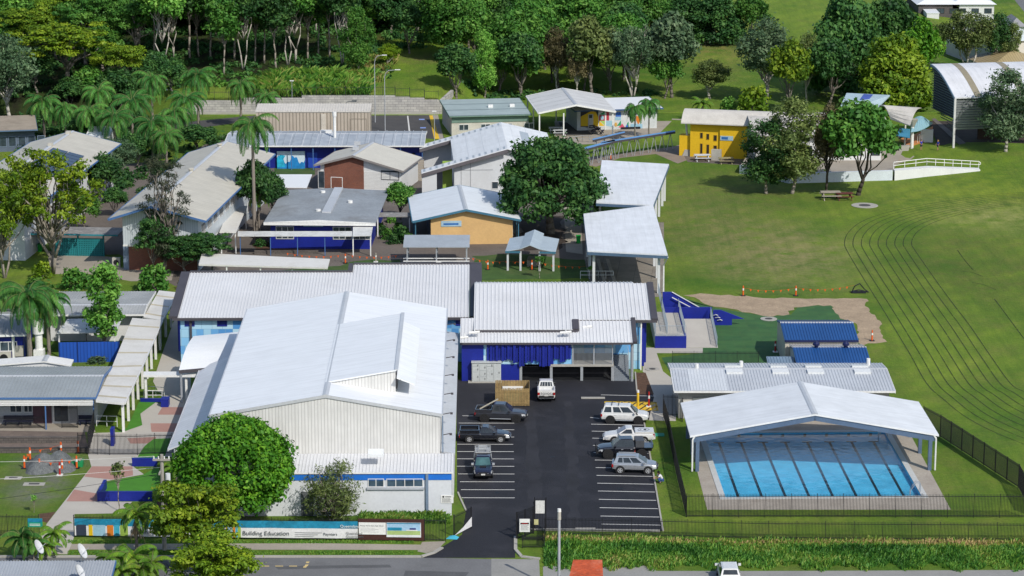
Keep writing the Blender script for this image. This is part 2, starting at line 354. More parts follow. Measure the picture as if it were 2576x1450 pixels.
flat('road', [(-260, 1403), (1062, 1403), (1236, 1407), (1236, 1720), (-260, 1720)], OLDASPH)
flat('concrete_crossover', [(1236, 1406), (1356, 1408), (1372, 1720), (1236, 1720)], M('grey_concrete', (.30, .295, .28), .9, .1, .3, 6, dirt=(.2, .2, .19)), .006)
flat('roadside_path', [(1366, 1437), (1950, 1437), (2700, 1434), (2700, 1720), (1372, 1720)], M('grey_concrete'), .007)
flat('footpath', [(170, 1369), (800, 1367), (1075, 1371), (1098, 1376), (1072, 1384), (520, 1383), (160, 1383)], TAN)
flat('driveway_apron', [(1062, 1364), (1122, 1362), (1100, 1384), (1072, 1392), (1050, 1388)], TAN, .008)
flat('car_park', [(1148, 955), (1602, 955), (1608, 985), (1655, 990), (1640, 1040), (1620, 1060), (1668, 1337), (1316, 1333), (1296, 1352), (1296, 1404), (1064, 1404), (1130, 1366), (1162, 1346), (1172, 1290), (1165, 1255), (1150, 1240)], ASPH, .009)
flat('building_path', [(1617, 875), (1768, 876), (1768, 889), (1652, 889), (1668, 935), (1700, 960), (1705, 990), (1700, 1060), (1632, 1058), (1645, 1000), (1625, 940), (1617, 936)], PALEC, .012)
flat('mulch_bed', [(1597, 938), (1624, 938), (1645, 993), (1601, 993)], MULCH, .016)
flat('new_turf', [(1650, 742), (1720, 750), (1800, 775), (1932, 797), (1990, 792), (2010, 770), (2090, 768), (2125, 810), (2170, 872), (1960, 905), (1960, 925), (1690, 945), (1664, 900), (1768, 889), (1765, 790), (1690, 745)], TURF, .006)
flat('bare_dirt_track', [(1720, 742), (1760, 738), (1932, 750), (2178, 752), (2184, 785), (2212, 805), (2228, 862), (2165, 868), (2150, 812), (2118, 800), (2092, 768), (1998, 773), (1985, 790), (1940, 798), (1800, 772)], DIRT, .010, jit=.3, step=.9)
flat('verge_path', [(1646, 1420), (1650, 1437), (1366, 1437), (1366, 1425)], M('grey_concrete'), .005)
flat('middle_paving', [(140, 645), (300, 640), (440, 720), (1190, 700), (1490, 700), (1492, 540), (1500, 430), (1260, 480), (1060, 400), (1060, 340), (560, 340), (450, 400), (250, 420), (100, 560)], GREYPAVE, .004)
flat('tan_court', [(120, 632), (290, 648), (305, 674), (440, 674), (432, 706), (330, 708), (225, 690), (130, 690)], TAN, .008)
flat('garden_soil', [(640, 610), (880, 600), (880, 625), (640, 640)], MULCH, .008, jit=.5)
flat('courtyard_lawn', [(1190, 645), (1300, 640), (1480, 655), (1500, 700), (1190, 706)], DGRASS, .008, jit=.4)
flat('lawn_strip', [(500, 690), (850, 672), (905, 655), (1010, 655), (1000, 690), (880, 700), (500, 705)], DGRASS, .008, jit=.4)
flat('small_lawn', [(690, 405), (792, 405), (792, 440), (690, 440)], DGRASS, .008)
flat('fig_mulch', [(1300, 545), (1418, 545), (1420, 628), (1330, 630), (1310, 600)], M('dark_soil', (.05, .036, .028), .95, .3, .5), .008, jit=.6)  # dark brown mulch below the fig
flat('concrete_path', [(1418, 520), (1460, 520), (1466, 640), (1424, 634)], TAN, .008)
flat('shelter_floor', [(1478, 560), (1670, 560), (1672, 748), (1490, 745), (1470, 650)], SLABC, .012)
flat('left_paving', [(-120, 1081), (212, 1080), (224, 1138), (-120, 1140)], PAVE, .008)
flat('entry_path', [(221, 1143), (233, 1090), (300, 1088), (345, 1070), (392, 1028), (420, 1000), (398, 985), (385, 960), (405, 900), (440, 800), (436, 740), (470, 740), (480, 930), (480, 1000), (440, 1150), (330, 1150), (336, 1175), (362, 1194), (262, 1212), (245, 1262), (333, 1263), (300, 1292), (187, 1294), (187, 1350), (170, 1395), (125, 1395), (103, 1350), (118, 1318), (230, 1175)], PALEC, .012)
for i, p in enumerate(([(635, 700), (695, 622), (1000, 622), (1005, 690), (850, 722)], [(500, 887), (560, 797), (750, 830), (733, 887)], [(1130, 297), (1345, 297), (1318, 362), (1145, 362)],
                       [(1225, 175), (1385, 175), (1370, 232), (1190, 232)], [(960, 410), (1180, 400), (1165, 450), (985, 450)])):
 flat('pink_path_panel', p, PINK, .017, '20')
flat('artificial_lawn', [(1050, 135), (1175, 138), (1060, 235), (1075, 310), (960, 362), (885, 365), (960, 330)], ARTIF, .018, '20')
flat('shaded_lawn_bed', [(1090, 470), (1160, 415), (1290, 410), (1240, 560), (1185, 570), (1030, 565)], ARTIF, .018, '20')
flat('planter_lawn', [(790, 745), (1070, 690), (1200, 620), (1210, 800), (1090, 815), (780, 815)], ARTIF, .02, '20')
for i, p in enumerate(([(1060, 225), (1175, 140), (1240, 160), (1130, 250), (1140, 330), (1010, 372), (900, 372), (1075, 312)],)): flat('seating_kerb', p, PALEC, .022, '20')
flat('mulch_garden', [(296, 980), (420, 965), (355, 1050), (300, 1030)], MULCH, .016, '20')
flat('front_garden', [(395, 1262), (640, 1280), (640, 1300), (395, 1300)], MULCH, .006)
flat('veranda_floor', [(-120, 1060), (235, 1060), (240, 1088), (-120, 1082)], TAN, .014)
flat('rear_car_park', [(905, 291), (1092, 290), (1120, 352), (930, 340)], REARASPH, .006)
flat('rear_road', [(440, 310), (640, 291), (930, 290), (930, 300), (640, 304), (520, 320), (440, 330)], REARASPH, .007)
flat('rear_kerb_path', [(1086, 290), (1102, 290), (1116, 350), (1104, 352)], TAN, .010)
flat('yellow_kerb_line', [(1080, 291), (1088, 291), (1106, 350), (1092, 350)], YELL, .012)
flat('rear_parking_line', [(1024, 292), (1027, 292), (1032, 330), (1028, 330)], LINEW, .012)
for y in (301, 322):
 x = 1054 + (y - 301) * .15; flat('parking_symbol', [(x, y - 1.4), (x + 14, y - 1.4), (x + 14, y + 1.4), (x, y + 1.4)], M('parking_blue', (.25, .36, .75), .6), .012)
flat('mural_plaza', [(1395, 305), (1690, 305), (1660, 335), (1600, 352), (1520, 362), (1400, 366)], TAN, .008)
flat('plaza_asphalt', [(1406, 308), (1462, 312), (1490, 340), (1416, 342)], REARASPH, .012)
flat('upper_path', [(1390, 402), (1520, 393), (1690, 370), (1720, 362), (1732, 402), (1705, 412), (1650, 388), (1560, 398), (1500, 420)], M('path_brown', (.27, .215, .17), .9, .1, .4), .009)
flat('yellow_hall_floor', [(1716, 385), (1900, 405), (1900, 418), (1730, 408)], GREYPAVE, .012)
flat('ramp_path', [(2240, 420), (2290, 405), (2300, 398), (2285, 380), (2262, 380), (2255, 400)], TAN, .012)
flat('hill_path', [(1690, 299), (1790, 303), (1790, 306), (1690, 302)], TAN, .012)
flat('far_street', [(2520, -40), (2640, -40), (2700, 40), (2576, 30)], OLDASPH, .01)
flat('shed_apron', [(2335, 305), (2576, 305), (2700, 330), (2700, 372), (2540, 368), (2424, 372), (2360, 372)], M('dark_soil'), .008)
flat('dirt_walkway', [(2343, 300), (2352, 298), (2430, 368), (2412, 372)], GREYPAVE, .012)
def strip(mb, pts, w_, z):
 P = [Vector((p.x, p.y, terrain(p.x, p.y) + z)) for p in pts]; n = len(P); L = []
 for i in range(n):
  t_ = P[min(i + 1, n - 1)] - P[max(i - 1, 0)]; s_ = Vector((t_.y, -t_.x, 0)).normalized() * w_ / 2; L.append((P[i] - s_, P[i] + s_))
 for i in range(n - 1): mb.add([L[i][0], L[i][1], L[i + 1][1], L[i + 1][0]], [(0, 1, 2, 3)])
mb = MB()
for y, xl, xr in ((252, 590, 660), (303, 597, 995), (356, 602, 1010), (409, 606, 1020), (463, 612, 1030), (518, 618, 1040), (574, 626, 1048), (631, 632, 1056), (690, 638, 1064), (749, 643, 1070), (808, 649, 1080), (871, 655, 1090), (934, 662, 1105), (997, 669, 1115), (1058, 677, 1130)):
 strip(mb, [q('22', xl, y), q('22', xr, y + 8)], .13, .014)
strip(mb, [q('22', 672, 82), q('22', 1085, 92)], .13, .014)
for y, xl, xr in ((240, 1558, 1640), (295, 1532, 1950), (345, 1860, 1950), (400, 1900, 1950), (455, 1520, 1943), (510, 1520, 1946), (565, 1518, 1948), (621, 1515, 1950), (679, 1525, 1952), (738, 1540, 1952), (798, 1548, 1953), (859, 1553, 1954)):
 strip(mb, [q('21', xl, y), q('21', xr, y + 1)], .13, .014)
struct(mb.build('parking_bay_lines', LINEW))
mb = MB(); A = [(703, 133), (1085, 138), (1098, 200), (720, 192)]
for i in range(4): strip(mb, [q('22', *A[i]), q('22', *A[(i + 1) % 4])], .2, .014)
for i in range(8):
 a = .0 + i * .14; p = lambda k, e: q('22', (A[3][0] + (A[2][0] - A[3][0]) * k) * (1 - e) + (A[0][0] + (A[1][0] - A[0][0]) * k) * e, (192 + 8 * k) * (1 - e) + (133 + 5 * k) * e)
 k2 = a + .28; e = 1.0 if k2 <= 1 else (1 - a) / .28
 strip(mb, [p(a, 0), p(min(1, k2), e)], .5, .014)
struct(mb.build('yellow_hatching', YELL))
outer = [(1933, 6), (1650, 25), (1400, 62), (1100, 112), (860, 168), (700, 230), (605, 310), (578, 390), (605, 460), (715, 645), (850, 860), (960, 1040), (1080, 1240), (1200, 1450)]
inner = [(1933, 96), (1750, 112), (1540, 150), (1400, 185), (1270, 225), (1165, 275), (1105, 330), (1084, 392), (1112, 445), (1250, 645), (1400, 850), (1530, 1020), (1680, 1240), (1833, 1450)]
low_o = [(1330, 120), (1480, 240), (1680, 350), (1933, 455)]; low_i = [(1933, 58), (2050, 130), (2200, 200), (2400, 280)]
mb = MB()
def catmull(P, k=5):
 o = []
 for i in range(len(P) - 1):
  a, b, c, e = P[max(i - 1, 0)], P[i], P[i + 1], P[min(i + 2, len(P) - 1)]
  for j in range(k):
   t_ = j / k; o.append(.5 * ((2 * b) + (c - a) * t_ + (2 * a - 5 * b + 4 * c - e) * t_ ** 2 + (3 * b - a - 3 * c + e) * t_ ** 3))
 return o + [P[-1]]
for i in range(9):
 k = i / 8; P = [q('13', a[0] * (1 - k) + b[0] * k, a[1] * (1 - k) + b[1] * k) for a, b in zip(outer, inner)]
 P += [q('23', a[0] * (1 - k) + b[0] * k, a[1] * (1 - k) + b[1] * k) for a, b in zip(low_o, low_i)]
 strip(mb, catmull(P), .11, .02)
for P in ([(1430, 440), (1480, 510), (1530, 570), (1550, 590)], [(1450, 600), (1540, 610), (1620, 640)], [(1540, 685), (1620, 700), (1720, 740)], [(1710, 810), (1933, 1110)]):
 strip(mb, catmull([q('13', *p) for p in P]), .12, .02)
sm_ = M('scorched_line', (.03, .045, .012), .95, .4, .3); st_ = sm_.node_tree; st_.links.new(noise_fac(st_, .45, 5, .7, lo=.28, hi=.52), st_.nodes['Principled BSDF'].inputs['Alpha'])
struct(mb.build('running_track_lines', sm_))
for pts in ([(300, 1418), (420, 1417), (430, 1432), (310, 1434)], [(690, 1425), (980, 1421), (985, 1428), (700, 1433)], [(1020, 1436), (1180, 1440), (1170, 1452), (1015, 1450)]): flat('asphalt_patch', pts, M('dark_road_patch', (.11, .112, .118), .9, .15, .5, 6, .1), .0065)
for pts in ([(1318, 1010), (1342, 1010), (1372, 1330), (1335, 1330)], [(1420, 1010), (1440, 1010), (1462, 1330), (1430, 1330)]): flat('wheel_worn_asphalt', pts, M('worn_lane_asphalt', (.027, .028, .036), .85, .35, .3, 7, .15), .011, jit=.25, step=1.2)
for x, y, r_ in ((1215, 1135, 9), (1228, 1175, 6), (1560, 1230, 8), (1600, 1290, 6), (1250, 1240, 7), (1580, 1150, 7), (1390, 1150, 5)): flat('oil_stain', [(x + r_ * (1 + .3 * math.sin(a * 2.3 + x)) * math.cos(a), y + r_ * .33 * (1 + .3 * math.cos(a * 3.1)) * math.sin(a)) for a in [i * .524 for i in range(12)]], M('oil_stain', (.008, .008, .009), .5, .3), .0125)
mb = MB()
for x in (40, 145, 250): mb.poly([q('21', x, 1371, .01), q('21', x + 60, 1371, .01), q('21', x + 60, 1377, .01), q('21', x, 1377, .01)])
for z in ((380, 1340), (372, 1362), (360, 1374)): mb.poly([q('21', z[0], z[1], .01), q('21', z[0] + 25, z[1], .01), q('21', z[0] + 18, z[1] + 12, .01), q('21', z[0] - 4, z[1] + 12, .01)])
struct(mb.build('road_markings', M('road_yellow', (.62, .47, .2), .7)))
def kerb(pts, w_=.18, h=.13):
 mb = MB(); P = [d(*p) for p in pts]
 for a, b in zip(P, P[1:]): mb.bar(a + Vector((0, 0, h)), b + Vector((0, 0, h)), w_, h + .0)
 return struct(mb.build('kerb', CONC()))
kerb([(-200, 1402), (700, 1402), (1060, 1402), (1092, 1392), (1112, 1380)], .3)
kerb([(1297, 1352), (1297, 1385), (1312, 1402), (1358, 1408)], .3)
kerb([(1620, 1062), (1645, 1200), (1668, 1337)], .15, .1)
kerb([(1316, 1334), (1660, 1338)], .3, .15)
kerb([(1152, 1240), (1158, 1255), (1172, 1285)], .15, .1)
kerb([(1598, 938), (1602, 985)], .15, .12)
# ------------------------------------------------------------------ swimming pool
def make_pool():
 F = POOL; W_, L_ = F.W, F.L
 r = F.root('swimming_pool', 'eight lane blue swimming pool half under the white pool roof', 'swimming pool')
 tile = brick_mat('pool_tile', (.13, .60, .90), (.16, .63, .92), (.12, .55, .84), .6, .6, .01, rough=.4, plane='flat')
 mb = MB(); b = -.45
 mb.poly([(0, 0, b), (W_, 0, b), (W_, L_, b), (0, L_, b)])
 for p, e in (((0, 0), (W_, 0)), ((W_, 0), (W_, L_)), ((W_, L_), (0, L_)), ((0, L_), (0, 0))):
  mb.poly([(p[0], p[1], b), (e[0], e[1], b), (e[0], e[1], .005), (p[0], p[1], .005)])
 mb.build('basin', tile, r)
 blk = M('black_tile', (.012, .014, .02), .4)
 for i in range(8):
  x = W_ * (i + .62) / 8.25; lbox(r, 'lane_line', blk, x - .12, .6, b + .01, x + .12, L_ - 2.0, b + .03)
  lbox(r, 'lane_line', blk, x - .5, L_ - 2.0, b + .01, x + .5, L_ - 1.75, b + .03)
  lbox(r, 'wall_target', blk, x - .14, L_ - .03, -.42, x + .14, L_ - .005, -.12)
 m, t, bs = new_mat('pool_water'); out = t.nodes['Material Output']
 tr = t.nodes.new('ShaderNodeBsdfTransparent'); tr.inputs[0].default_value = (.82, .96, .995, 1)
 gl = t.nodes.new('ShaderNodeBsdfGlossy'); gl.inputs['Roughness'].default_value = .03; fr = t.nodes.new('ShaderNodeLayerWeight')
 tc = t.nodes.new('ShaderNodeTexCoord'); n1 = nd(t, 'ShaderNodeTexNoise', Scale=1.4, Detail=4); t.links.new(tc.outputs['Object'], n1.inputs['Vector'])
 bn = nd(t, 'ShaderNodeBump', Strength=.3, Distance=.12); t.links.new(n1.outputs[0], bn.inputs['Height'])
 t.links.new(bn.outputs[0], gl.inputs['Normal']); t.links.new(bn.outputs[0], fr.inputs['Normal'])
 pw = nd(t, 'ShaderNodeMath', _operation='POWER'); pw.inputs[1].default_value = 4.0; t.links.new(fr.outputs['Facing'], pw.inputs[0]); pm = nd(t, 'ShaderNodeMath', _operation='MULTIPLY_ADD'); pm.inputs[1].default_value = 1.0; pm.inputs[2].default_value = .03; t.links.new(pw.outputs[0], pm.inputs[0])
 mx = t.nodes.new('ShaderNodeMixShader'); t.links.new(pm.outputs[0], mx.inputs[0]); t.links.new(tr.outputs[0], mx.inputs[1]); t.links.new(gl.outputs[0], mx.inputs[2]); t.links.new(mx.outputs[0], out.inputs[0])
 wt = MB().poly([(0, 0, -.1), (W_, 0, -.1), (W_, L_, -.1), (0, L_, -.1)]).build('water', m, r)
 cp = MB(); c = .55
 for bx in ((-c, -c, W_ + c, 0), (-c, L_, W_ + c, L_ + c), (-c, 0, 0, L_), (W_, 0, W_ + c, L_)): cp.box(bx[0], bx[1], -.02, bx[2], bx[3], .06)
 cp.build('coping', M('pool_coping', (.52, .53, .52), .7, .06), r)
 O = [d(*p) for p in [(1712, 1000), (2250, 1000), (2292, 1097), (2392, 1283), (1779, 1283), (1753, 1183)]]
 I = [F.w(-.3, -.3), F.w(W_ + .3, -.3), F.w(W_ + .3, L_ + .3), F.w(-.3, L_ + .3)]
 z = .014; O = [(p.x, p.y, z) for p in O]; I = [(p.x, p.y, z) for p in I]
 mb = MB(); mb.poly([O[0], O[1], I[2], I[3]]); mb.poly([O[1], O[2], O[3], I[1], I[2]]); mb.poly([O[3], O[4], I[0], I[1]]); mb.poly([O[4], O[5], O[0], I[3], I[0]])
 struct(mb.build('pool_deck', M('pool_concrete', (.40, .355, .30), .85, .14, .3, 5, .08, dirt=(.24, .2, .16), dirt_amt=.65, dirt_scale=.35)))
make_pool()
# ------------------------------------------------------------------ buildings
def gable(F, name, label, cat, h, rise, axis='y', ridge=.5, oh=(.5, .5, .5, .5), th=.14, roof=None, wall=None, ribs=0, rib=(.07, .05), trim=None, h2=None, ridge_cap=True, base=0):
 r = F.root(name, label, cat); W_, L_ = F.W, F.L; h2 = h if h2 is None else h2; mb = MB(); l, rr, f, b = oh
 if axis == 'y':
  xr = W_ * ridge
  S = [[(0, 0, h), (xr, 0, h + rise), (xr, L_, h + rise), (0, L_, h)]]
  if ridge < 1: S.append([(xr, 0, h + rise), (W_, 0, h2), (W_, L_, h2), (xr, L_, h + rise)])
  zt = lambda x, y: (h + rise * x / xr if x <= xr else h2 + (h + rise - h2) * (W_ - x) / (W_ - xr))
  prof = [(l, base), (W_ - rr, base), (W_ - rr, zt(W_ - rr, 0) - th - .01)] + ([(xr, h + rise - th - .01)] if ridge < 1 else []) + [(l, zt(l, 0) - th - .01)]
  wm = MB().extr(prof, 'y', f, L_ - b)
 else:
  yr = L_ * ridge
  S = [[(0, 0, h), (W_, 0, h), (W_, yr, h + rise), (0, yr, h + rise)]]
  if ridge < 1: S.append([(0, yr, h + rise), (W_, yr, h + rise), (W_, L_, h2), (0, L_, h2)])
  zt = lambda x, y: (h + rise * y / yr if y <= yr else h2 + (h + rise - h2) * (L_ - y) / (L_ - yr))
  prof = [(f, base), (L_ - b, base), (L_ - b, zt(0, L_ - b) - th - .01)] + ([(yr, h + rise - th - .01)] if ridge < 1 else []) + [(f, zt(0, f) - th - .01)]
  wm = MB().extr(prof, 'x', l, W_ - rr)
 for s in S: mb.slab(s, th)
 if ribs:
  if axis == 'y':
   mb.ribs(S[0][0], S[0][3], S[0][2], S[0][1], ribs, *rib)
   if len(S) > 1: mb.ribs(S[1][1], S[1][2], S[1][3], S[1][0], ribs, *rib)
  else:
   for s in S: mb.ribs(s[0], s[1], s[2], s[3], ribs, *rib)
 ro = mb.build('roof', roof or WHITE(), r)
 if wall: wm.build('wall', wall, r)
 if ridge < 1 and ridge_cap:
  c = MB(); cw = .28
  if axis == 'y': c.slab([(xr - cw, -.02, h + rise + .0), (xr, -.02, h + rise + .07), (xr, L_ + .02, h + rise + .07), (xr - cw, L_ + .02, h + rise)], .03).slab([(xr, -.02, h + rise + .07), (xr + cw, -.02, h + rise), (xr + cw, L_ + .02, h + rise), (xr, L_ + .02, h + rise + .07)], .03)
  else: c.slab([(-.02, yr - cw, h + rise), (W_ + .02, yr - cw, h + rise), (W_ + .02, yr, h + rise + .07), (-.02, yr, h + rise + .07)], .03)
  c.build('ridge_cap', GALV(), ro)
 if trim:
  t = MB(); e = .06
  if axis == 'y':
   for y in (-e, L_):
    t.hexa([(0, y, h - .26), (xr, y, h + rise - .26), (xr, y + e, h + rise - .26), (0, y + e, h - .26), (0, y, h + .03), (xr, y, h + rise + .03), (xr, y + e, h + rise + .03), (0, y + e, h + .03)])
    if ridge < 1: t.hexa([(xr, y, h + rise - .26), (W_, y, h2 - .26), (W_, y + e, h2 - .26), (xr, y + e, h + rise - .26), (xr, y, h + rise + .03), (W_, y, h2 + .03), (W_, y + e, h2 + .03), (xr, y + e, h + rise + .03)])
   t.box(-.12, 0, h - .18, -.003, L_, h + .01).box(W_ + .003, 0, h2 - .18, W_ + .12, L_, h2 + .01)
  else:
   for x in (-e, W_):
    t.hexa([(x, 0, h - .26), (x + e, 0, h - .26), (x + e, yr, h + rise - .26), (x, yr, h + rise - .26), (x, 0, h + .03), (x + e, 0, h + .03), (x + e, yr, h + rise + .03), (x, yr, h + rise + .03)])
    if ridge < 1: t.hexa([(x, yr, h + rise - .26), (x + e, yr, h + rise - .26), (x + e, L_, h2 - .26), (x, L_, h2 - .26), (x, yr, h + rise + .03), (x + e, yr, h + rise + .03), (x + e, L_, h2 + .03), (x, L_, h2 + .03)])
   t.box(0, -.12, h - .18, W_, -.003, h + .01)
  t.build('fascia', trim, r)
 r_zt[r.name] = zt
 return r
r_zt = {}
def post(par, x, y, z0, z1, s=.09, mat_=None, name='post'):
 return MB().box(x - s, y - s, z0, x + s, y + s, z1).build(name, mat_ or WPAINT(), par)
def on(F, c, zx, zy, y): return F.onface(*Q(c, zx, zy), y)
LGREY = M('light_grey_render', (.58, .60, .62), .8, .05, .3, 5, .03, dirt=(.45, .45, .45), dirt_amt=.35)
WWALL = M('white_wall', (.66, .67, .67), .7, .05, .3, 5, .03, dirt=(.48, .47, .45), dirt_amt=.3)
CLAD = stripe_mat('ribbed_white_cladding', (.64, .635, .62), (.47, .46, .45), .3, duty=.25)
BRICK = brick_mat('red_brick', (.27, .075, .035), (.19, .055, .03), (.22, .14, .11), .24, .086, .012)
GLASS = glass_mat(); FRAMEW = M('white_window_frame', (.7, .7, .7), .4, .04); FRAMED = M('dark_window_frame', (.04, .04, .045), .4, .05)
BTILE = panel_mat('blue_facade_panels', [(.32, .55, .72), (.13, .36, .66), (.42, .62, .74), (.22, .48, .74), (.38, .60, .75), (.08, .27, .58)], 1.15, .95)
SKYB = M('sky_blue_panel', (.16, .40, .70), .5, .1)
# --- the hall
def hall():
 F = Fr((528, 1044), (1111, 1042), (1130, 776), 8.3); W_, L_ = F.W, F.L
 roof = stripe_mat('hall_roof_sheets', (.79, .81, .835), (.56, .58, .61), 1.9, rough=.42, axis='y', duty=.012, var=.03)
 r = gable(F, 'school_hall', 'large white school hall with a stepped clerestory roof beside the car park', 'hall', 8.3, 1.85, 'y', oh=(.15, .15, .05, .2), roof=roof, wall=CLAD, trim=GALV())
 zt = r_zt[r.name]
 yb = F.loc(1135.7, 1297).y; gy = 0.05
 xa, xb = 2.2, F.onface(1135.7, 1240, yb).x
 ze = F.onface(1135.7, 1188.7, yb - .07).z; zt_ = F.onface(1111, 1141, gy).z
 mb = MB(); P = [(xa - .2, yb - .07, ze), (xb + .15, yb - .07, ze), (xb + .15, gy - .02, zt_), (xa - .2, gy - .02, zt_)]
 mb.slab(P, .1); mb.ribs(*P, 66, .08, .06); mb.build('wing_roof', RIBW(), r)
 MB().extr([(yb, 0), (gy - .03, 0), (gy - .03, zt_ - .13), (yb, ze - .1)], 'x', xa, xb).build('wing_wall', M('hall_render', (.62, .64, .68), .8, .04, .3, 4, .03, dirt=(.42, .43, .46), dirt_amt=.35, dirt_scale=.4), r)
 bl = M('blue_band', (.015, .16, .62), .5, .1)
 lbox(r, 'blue_band', bl, xa - .02, yb - .05, ze - .72, xb + .02, yb - .003, ze - .115)
 for a, b, n in ((845, 967, 2), (985, 1262, 4)):
  p = on(F, '21', a, 778, yb); e = on(F, '21', b, 712, yb); f = win(r, p, (1, 0, 0), e.x - p.x, e.z - p.z, FRAMEW, glass_mat('tinted_glass', (.03, .05, .07)), n)
  lbox(f, 'sill', M('grey_sill', (.42, .45, .5), .7), p.x - .1, yb - .18, p.z - .2, e.x + .1, yb - .003, p.z - .01)
 p = on(F, '21', 340, 905, yb); lbox(r, 'door', M('grey_door', (.12, .13, .14), .5), p.x, yb - .05, 0, p.x + 1.1, yb - .003, 2.3)
 p = on(F, '21', 1292, 800, yb); mb = MB(); mb.box(p.x - .12, yb - .2, 0, p.x + .12, yb - .003, ze - .15); mb.build('downpipe', M('grey_blue_pipe', (.18, .24, .33), .5), r)
 mb = MB(); mb.box(xa, yb - .15, ze - .1, xb + .15, yb - .075, ze + .02); mb.build('gutter', WPAINT(), r)
 p = on(F, '21', 1395, 898, yb); s = lbox(r, 'wall_sign', WPAINT(), p.x, yb - .04, p.z, p.x + 1.15, yb - .003, p.z + .75)
 mb = MB(); mb.box(p.x + .15, yb - .05, p.z + .52, p.x + .32, yb - .041, p.z + .68)
 for i in range(4): mb.box(p.x + .12, yb - .05, p.z + .1 + i * .1, p.x + .95 - .1 * (i % 2), yb - .041, p.z + .13 + i * .1)
 mb.box(p.x + .4, yb - .05, p.z + .56, p.x + .95, yb - .041, p.z + .63); mb.build('lettering', BLACK(), s)
 p = on(F, '21', 905, 540, yb + 3.6); q_ = F.loc(*Q('21', 905, 545), 5.2); mb = MB(); mb.slab([(q_.x - .7, q_.y - .4, q_.z + .3), (q_.x + .7, q_.y - .4, q_.z + .3), (q_.x + .7, q_.y + .7, q_.z + .5), (q_.x - .7, q_.y + .7, q_.z + .5)], .25); mb.build('roof_vent', WHITE(), r)
 zl = 3.3; a = F.loc(421, 1131, zl); b = F.loc(494, 960, zl)
 lw = (a.x + b.x) / 2; lt = stripe_mat('lean_to_sheets', (.60, .62, .66), (.42, .44, .48), .8, rough=.45, axis='y', duty=.06)
 ya, yc = a.y, F.loc(512, 925, zl).y
 mb = MB(); mb.slab([(lw, ya, zl), (.12, ya, 5.2), (.12, yc, 5.2), (lw, yc, zl)], .12); mb.box(lw - .1, ya, zl - .18, lw - .01, yc, zl + .05); mb.build('lean_to_roof', lt, r)
 MB().extr([(lw + .5, 0), (.14, 0), (.14, 5.0), (lw + .5, zl - .02)], 'y', ya + .2, yc - .2).build('lean_to_wall', LGREY, r)
 xr = F.loc(*Q('21', 1490, 400), 3.8).x; xr = max(xr, W_ + 1.2)
 yr0, yr1 = F.loc(*Q('21', 1480, 560), 3.8).y, F.loc(*Q('11', 1530, 1100), 3.8).y
 mb = MB(); mb.slab([(W_ - .1, yr0, 4.5), (xr, yr0, 4.3), (xr, yr1, 4.3), (W_ - .1, yr1, 4.5)], .15); mb.build('side_roof', GALV(), r)
 lbox(r, 'side_wall', LGREY, W_ - .2, yr0 + .05, 0, xr - .12, yr1 - .05, 4.14)
 mb = MB()
 for (c, zx, zy) in (('11', 1462, 1110), ('11', 1455, 1140), ('11', 1455, 1305), ('11', 1440, 1412), ('21', 1430, 155), ('21', 1425, 355), ('21', 1415, 505)):
  pass
 for k in range(7):
  y = yr0 + 1.5 + k * (yr1 - yr0 - 3) / 6; m2 = MB(); m2.tube((W_, y, 5.6), (W_ + .8, y, 5.75), .05); m2.box(W_ + .68, y - .12, 5.6, W_ + .92, y + .12, 5.76); m2.build('wall_lamp', DARKT(), r)
 lbox(r, 'downpipe', M('grey_blue_pipe'), W_ + .02, .4, 4.5, W_ + .14, .55, 8.0)
 zr = 8.3 + 1.85; k = 1.85 / (W_ / 2); xm = W_ / 2
 t0 = F.loc(822, 958, zr + .15).y; t1 = F.loc(861, 813, zr + .15).y; e = F.onface(997, 929, t0); xe = e.x; ze2 = zr + k * (xe - xm)
 mb = MB(); mb.slab([(xm - .3, t0, zr + .06 - k * .3), (xe, t0, ze2 + .06), (xe, t1, ze2 + .06), (xm - .3, t1, zr + .06 - k * .3)], .12)
 mb.build('clerestory_roof', roof, r)
 MB().extr([(xm, zr - .2), (xe - .1, zt(xe, 0) - .1), (xe - .1, ze2 - .08), (xm, zr - .08)], 'y', t0 + .15, t1 - .15).build('clerestory_wall', CLAD, r)
 zz = zt(xe, 0); lv = MB(); n = 7
 for i in range(n):
  z = zz + .25 + i * (ze2 - zz - .4) / n; lv.slab([(xe - .08, t0 + .5, z + .15), (xe + .06, t0 + .5, z), (xe + .06, t1 - .5, z), (xe - .08, t1 - .5, z + .15)], .03)
 lv.build('louvre', DARKT(), r)
 aw = MB(); zmid = ze2 - .5; aw.slab([(xe + .05, t0 - .7, zmid), (xe + 1.75, t0 - .4, zmid - .75), (xe + 1.75, t1 - 1.3, zmid - .75), (xe + .05, t1 - 1.2, zmid)], .1); aw.build('awning', roof, r)
 cp = MB(); cp.bar((xe, t0, ze2 + .12), (xe, t1, ze2 + .12), .35, .1); cp.build('flashing', GALV(), r)
 return r
hall()
def S(k):
 a, b, s = {'p': (1157.2, 798.7, .21486), 's3': (1044, 289.3, .17349), 's6': (1295.5, 213.8, .1709), 's2': (2075.5, 157.2, .22122), 's5': (2264, 0, .13877), 's4': (0, 710.7, .29057)}[k]
 return lambda x, y: (a + x * s, b + y * s)
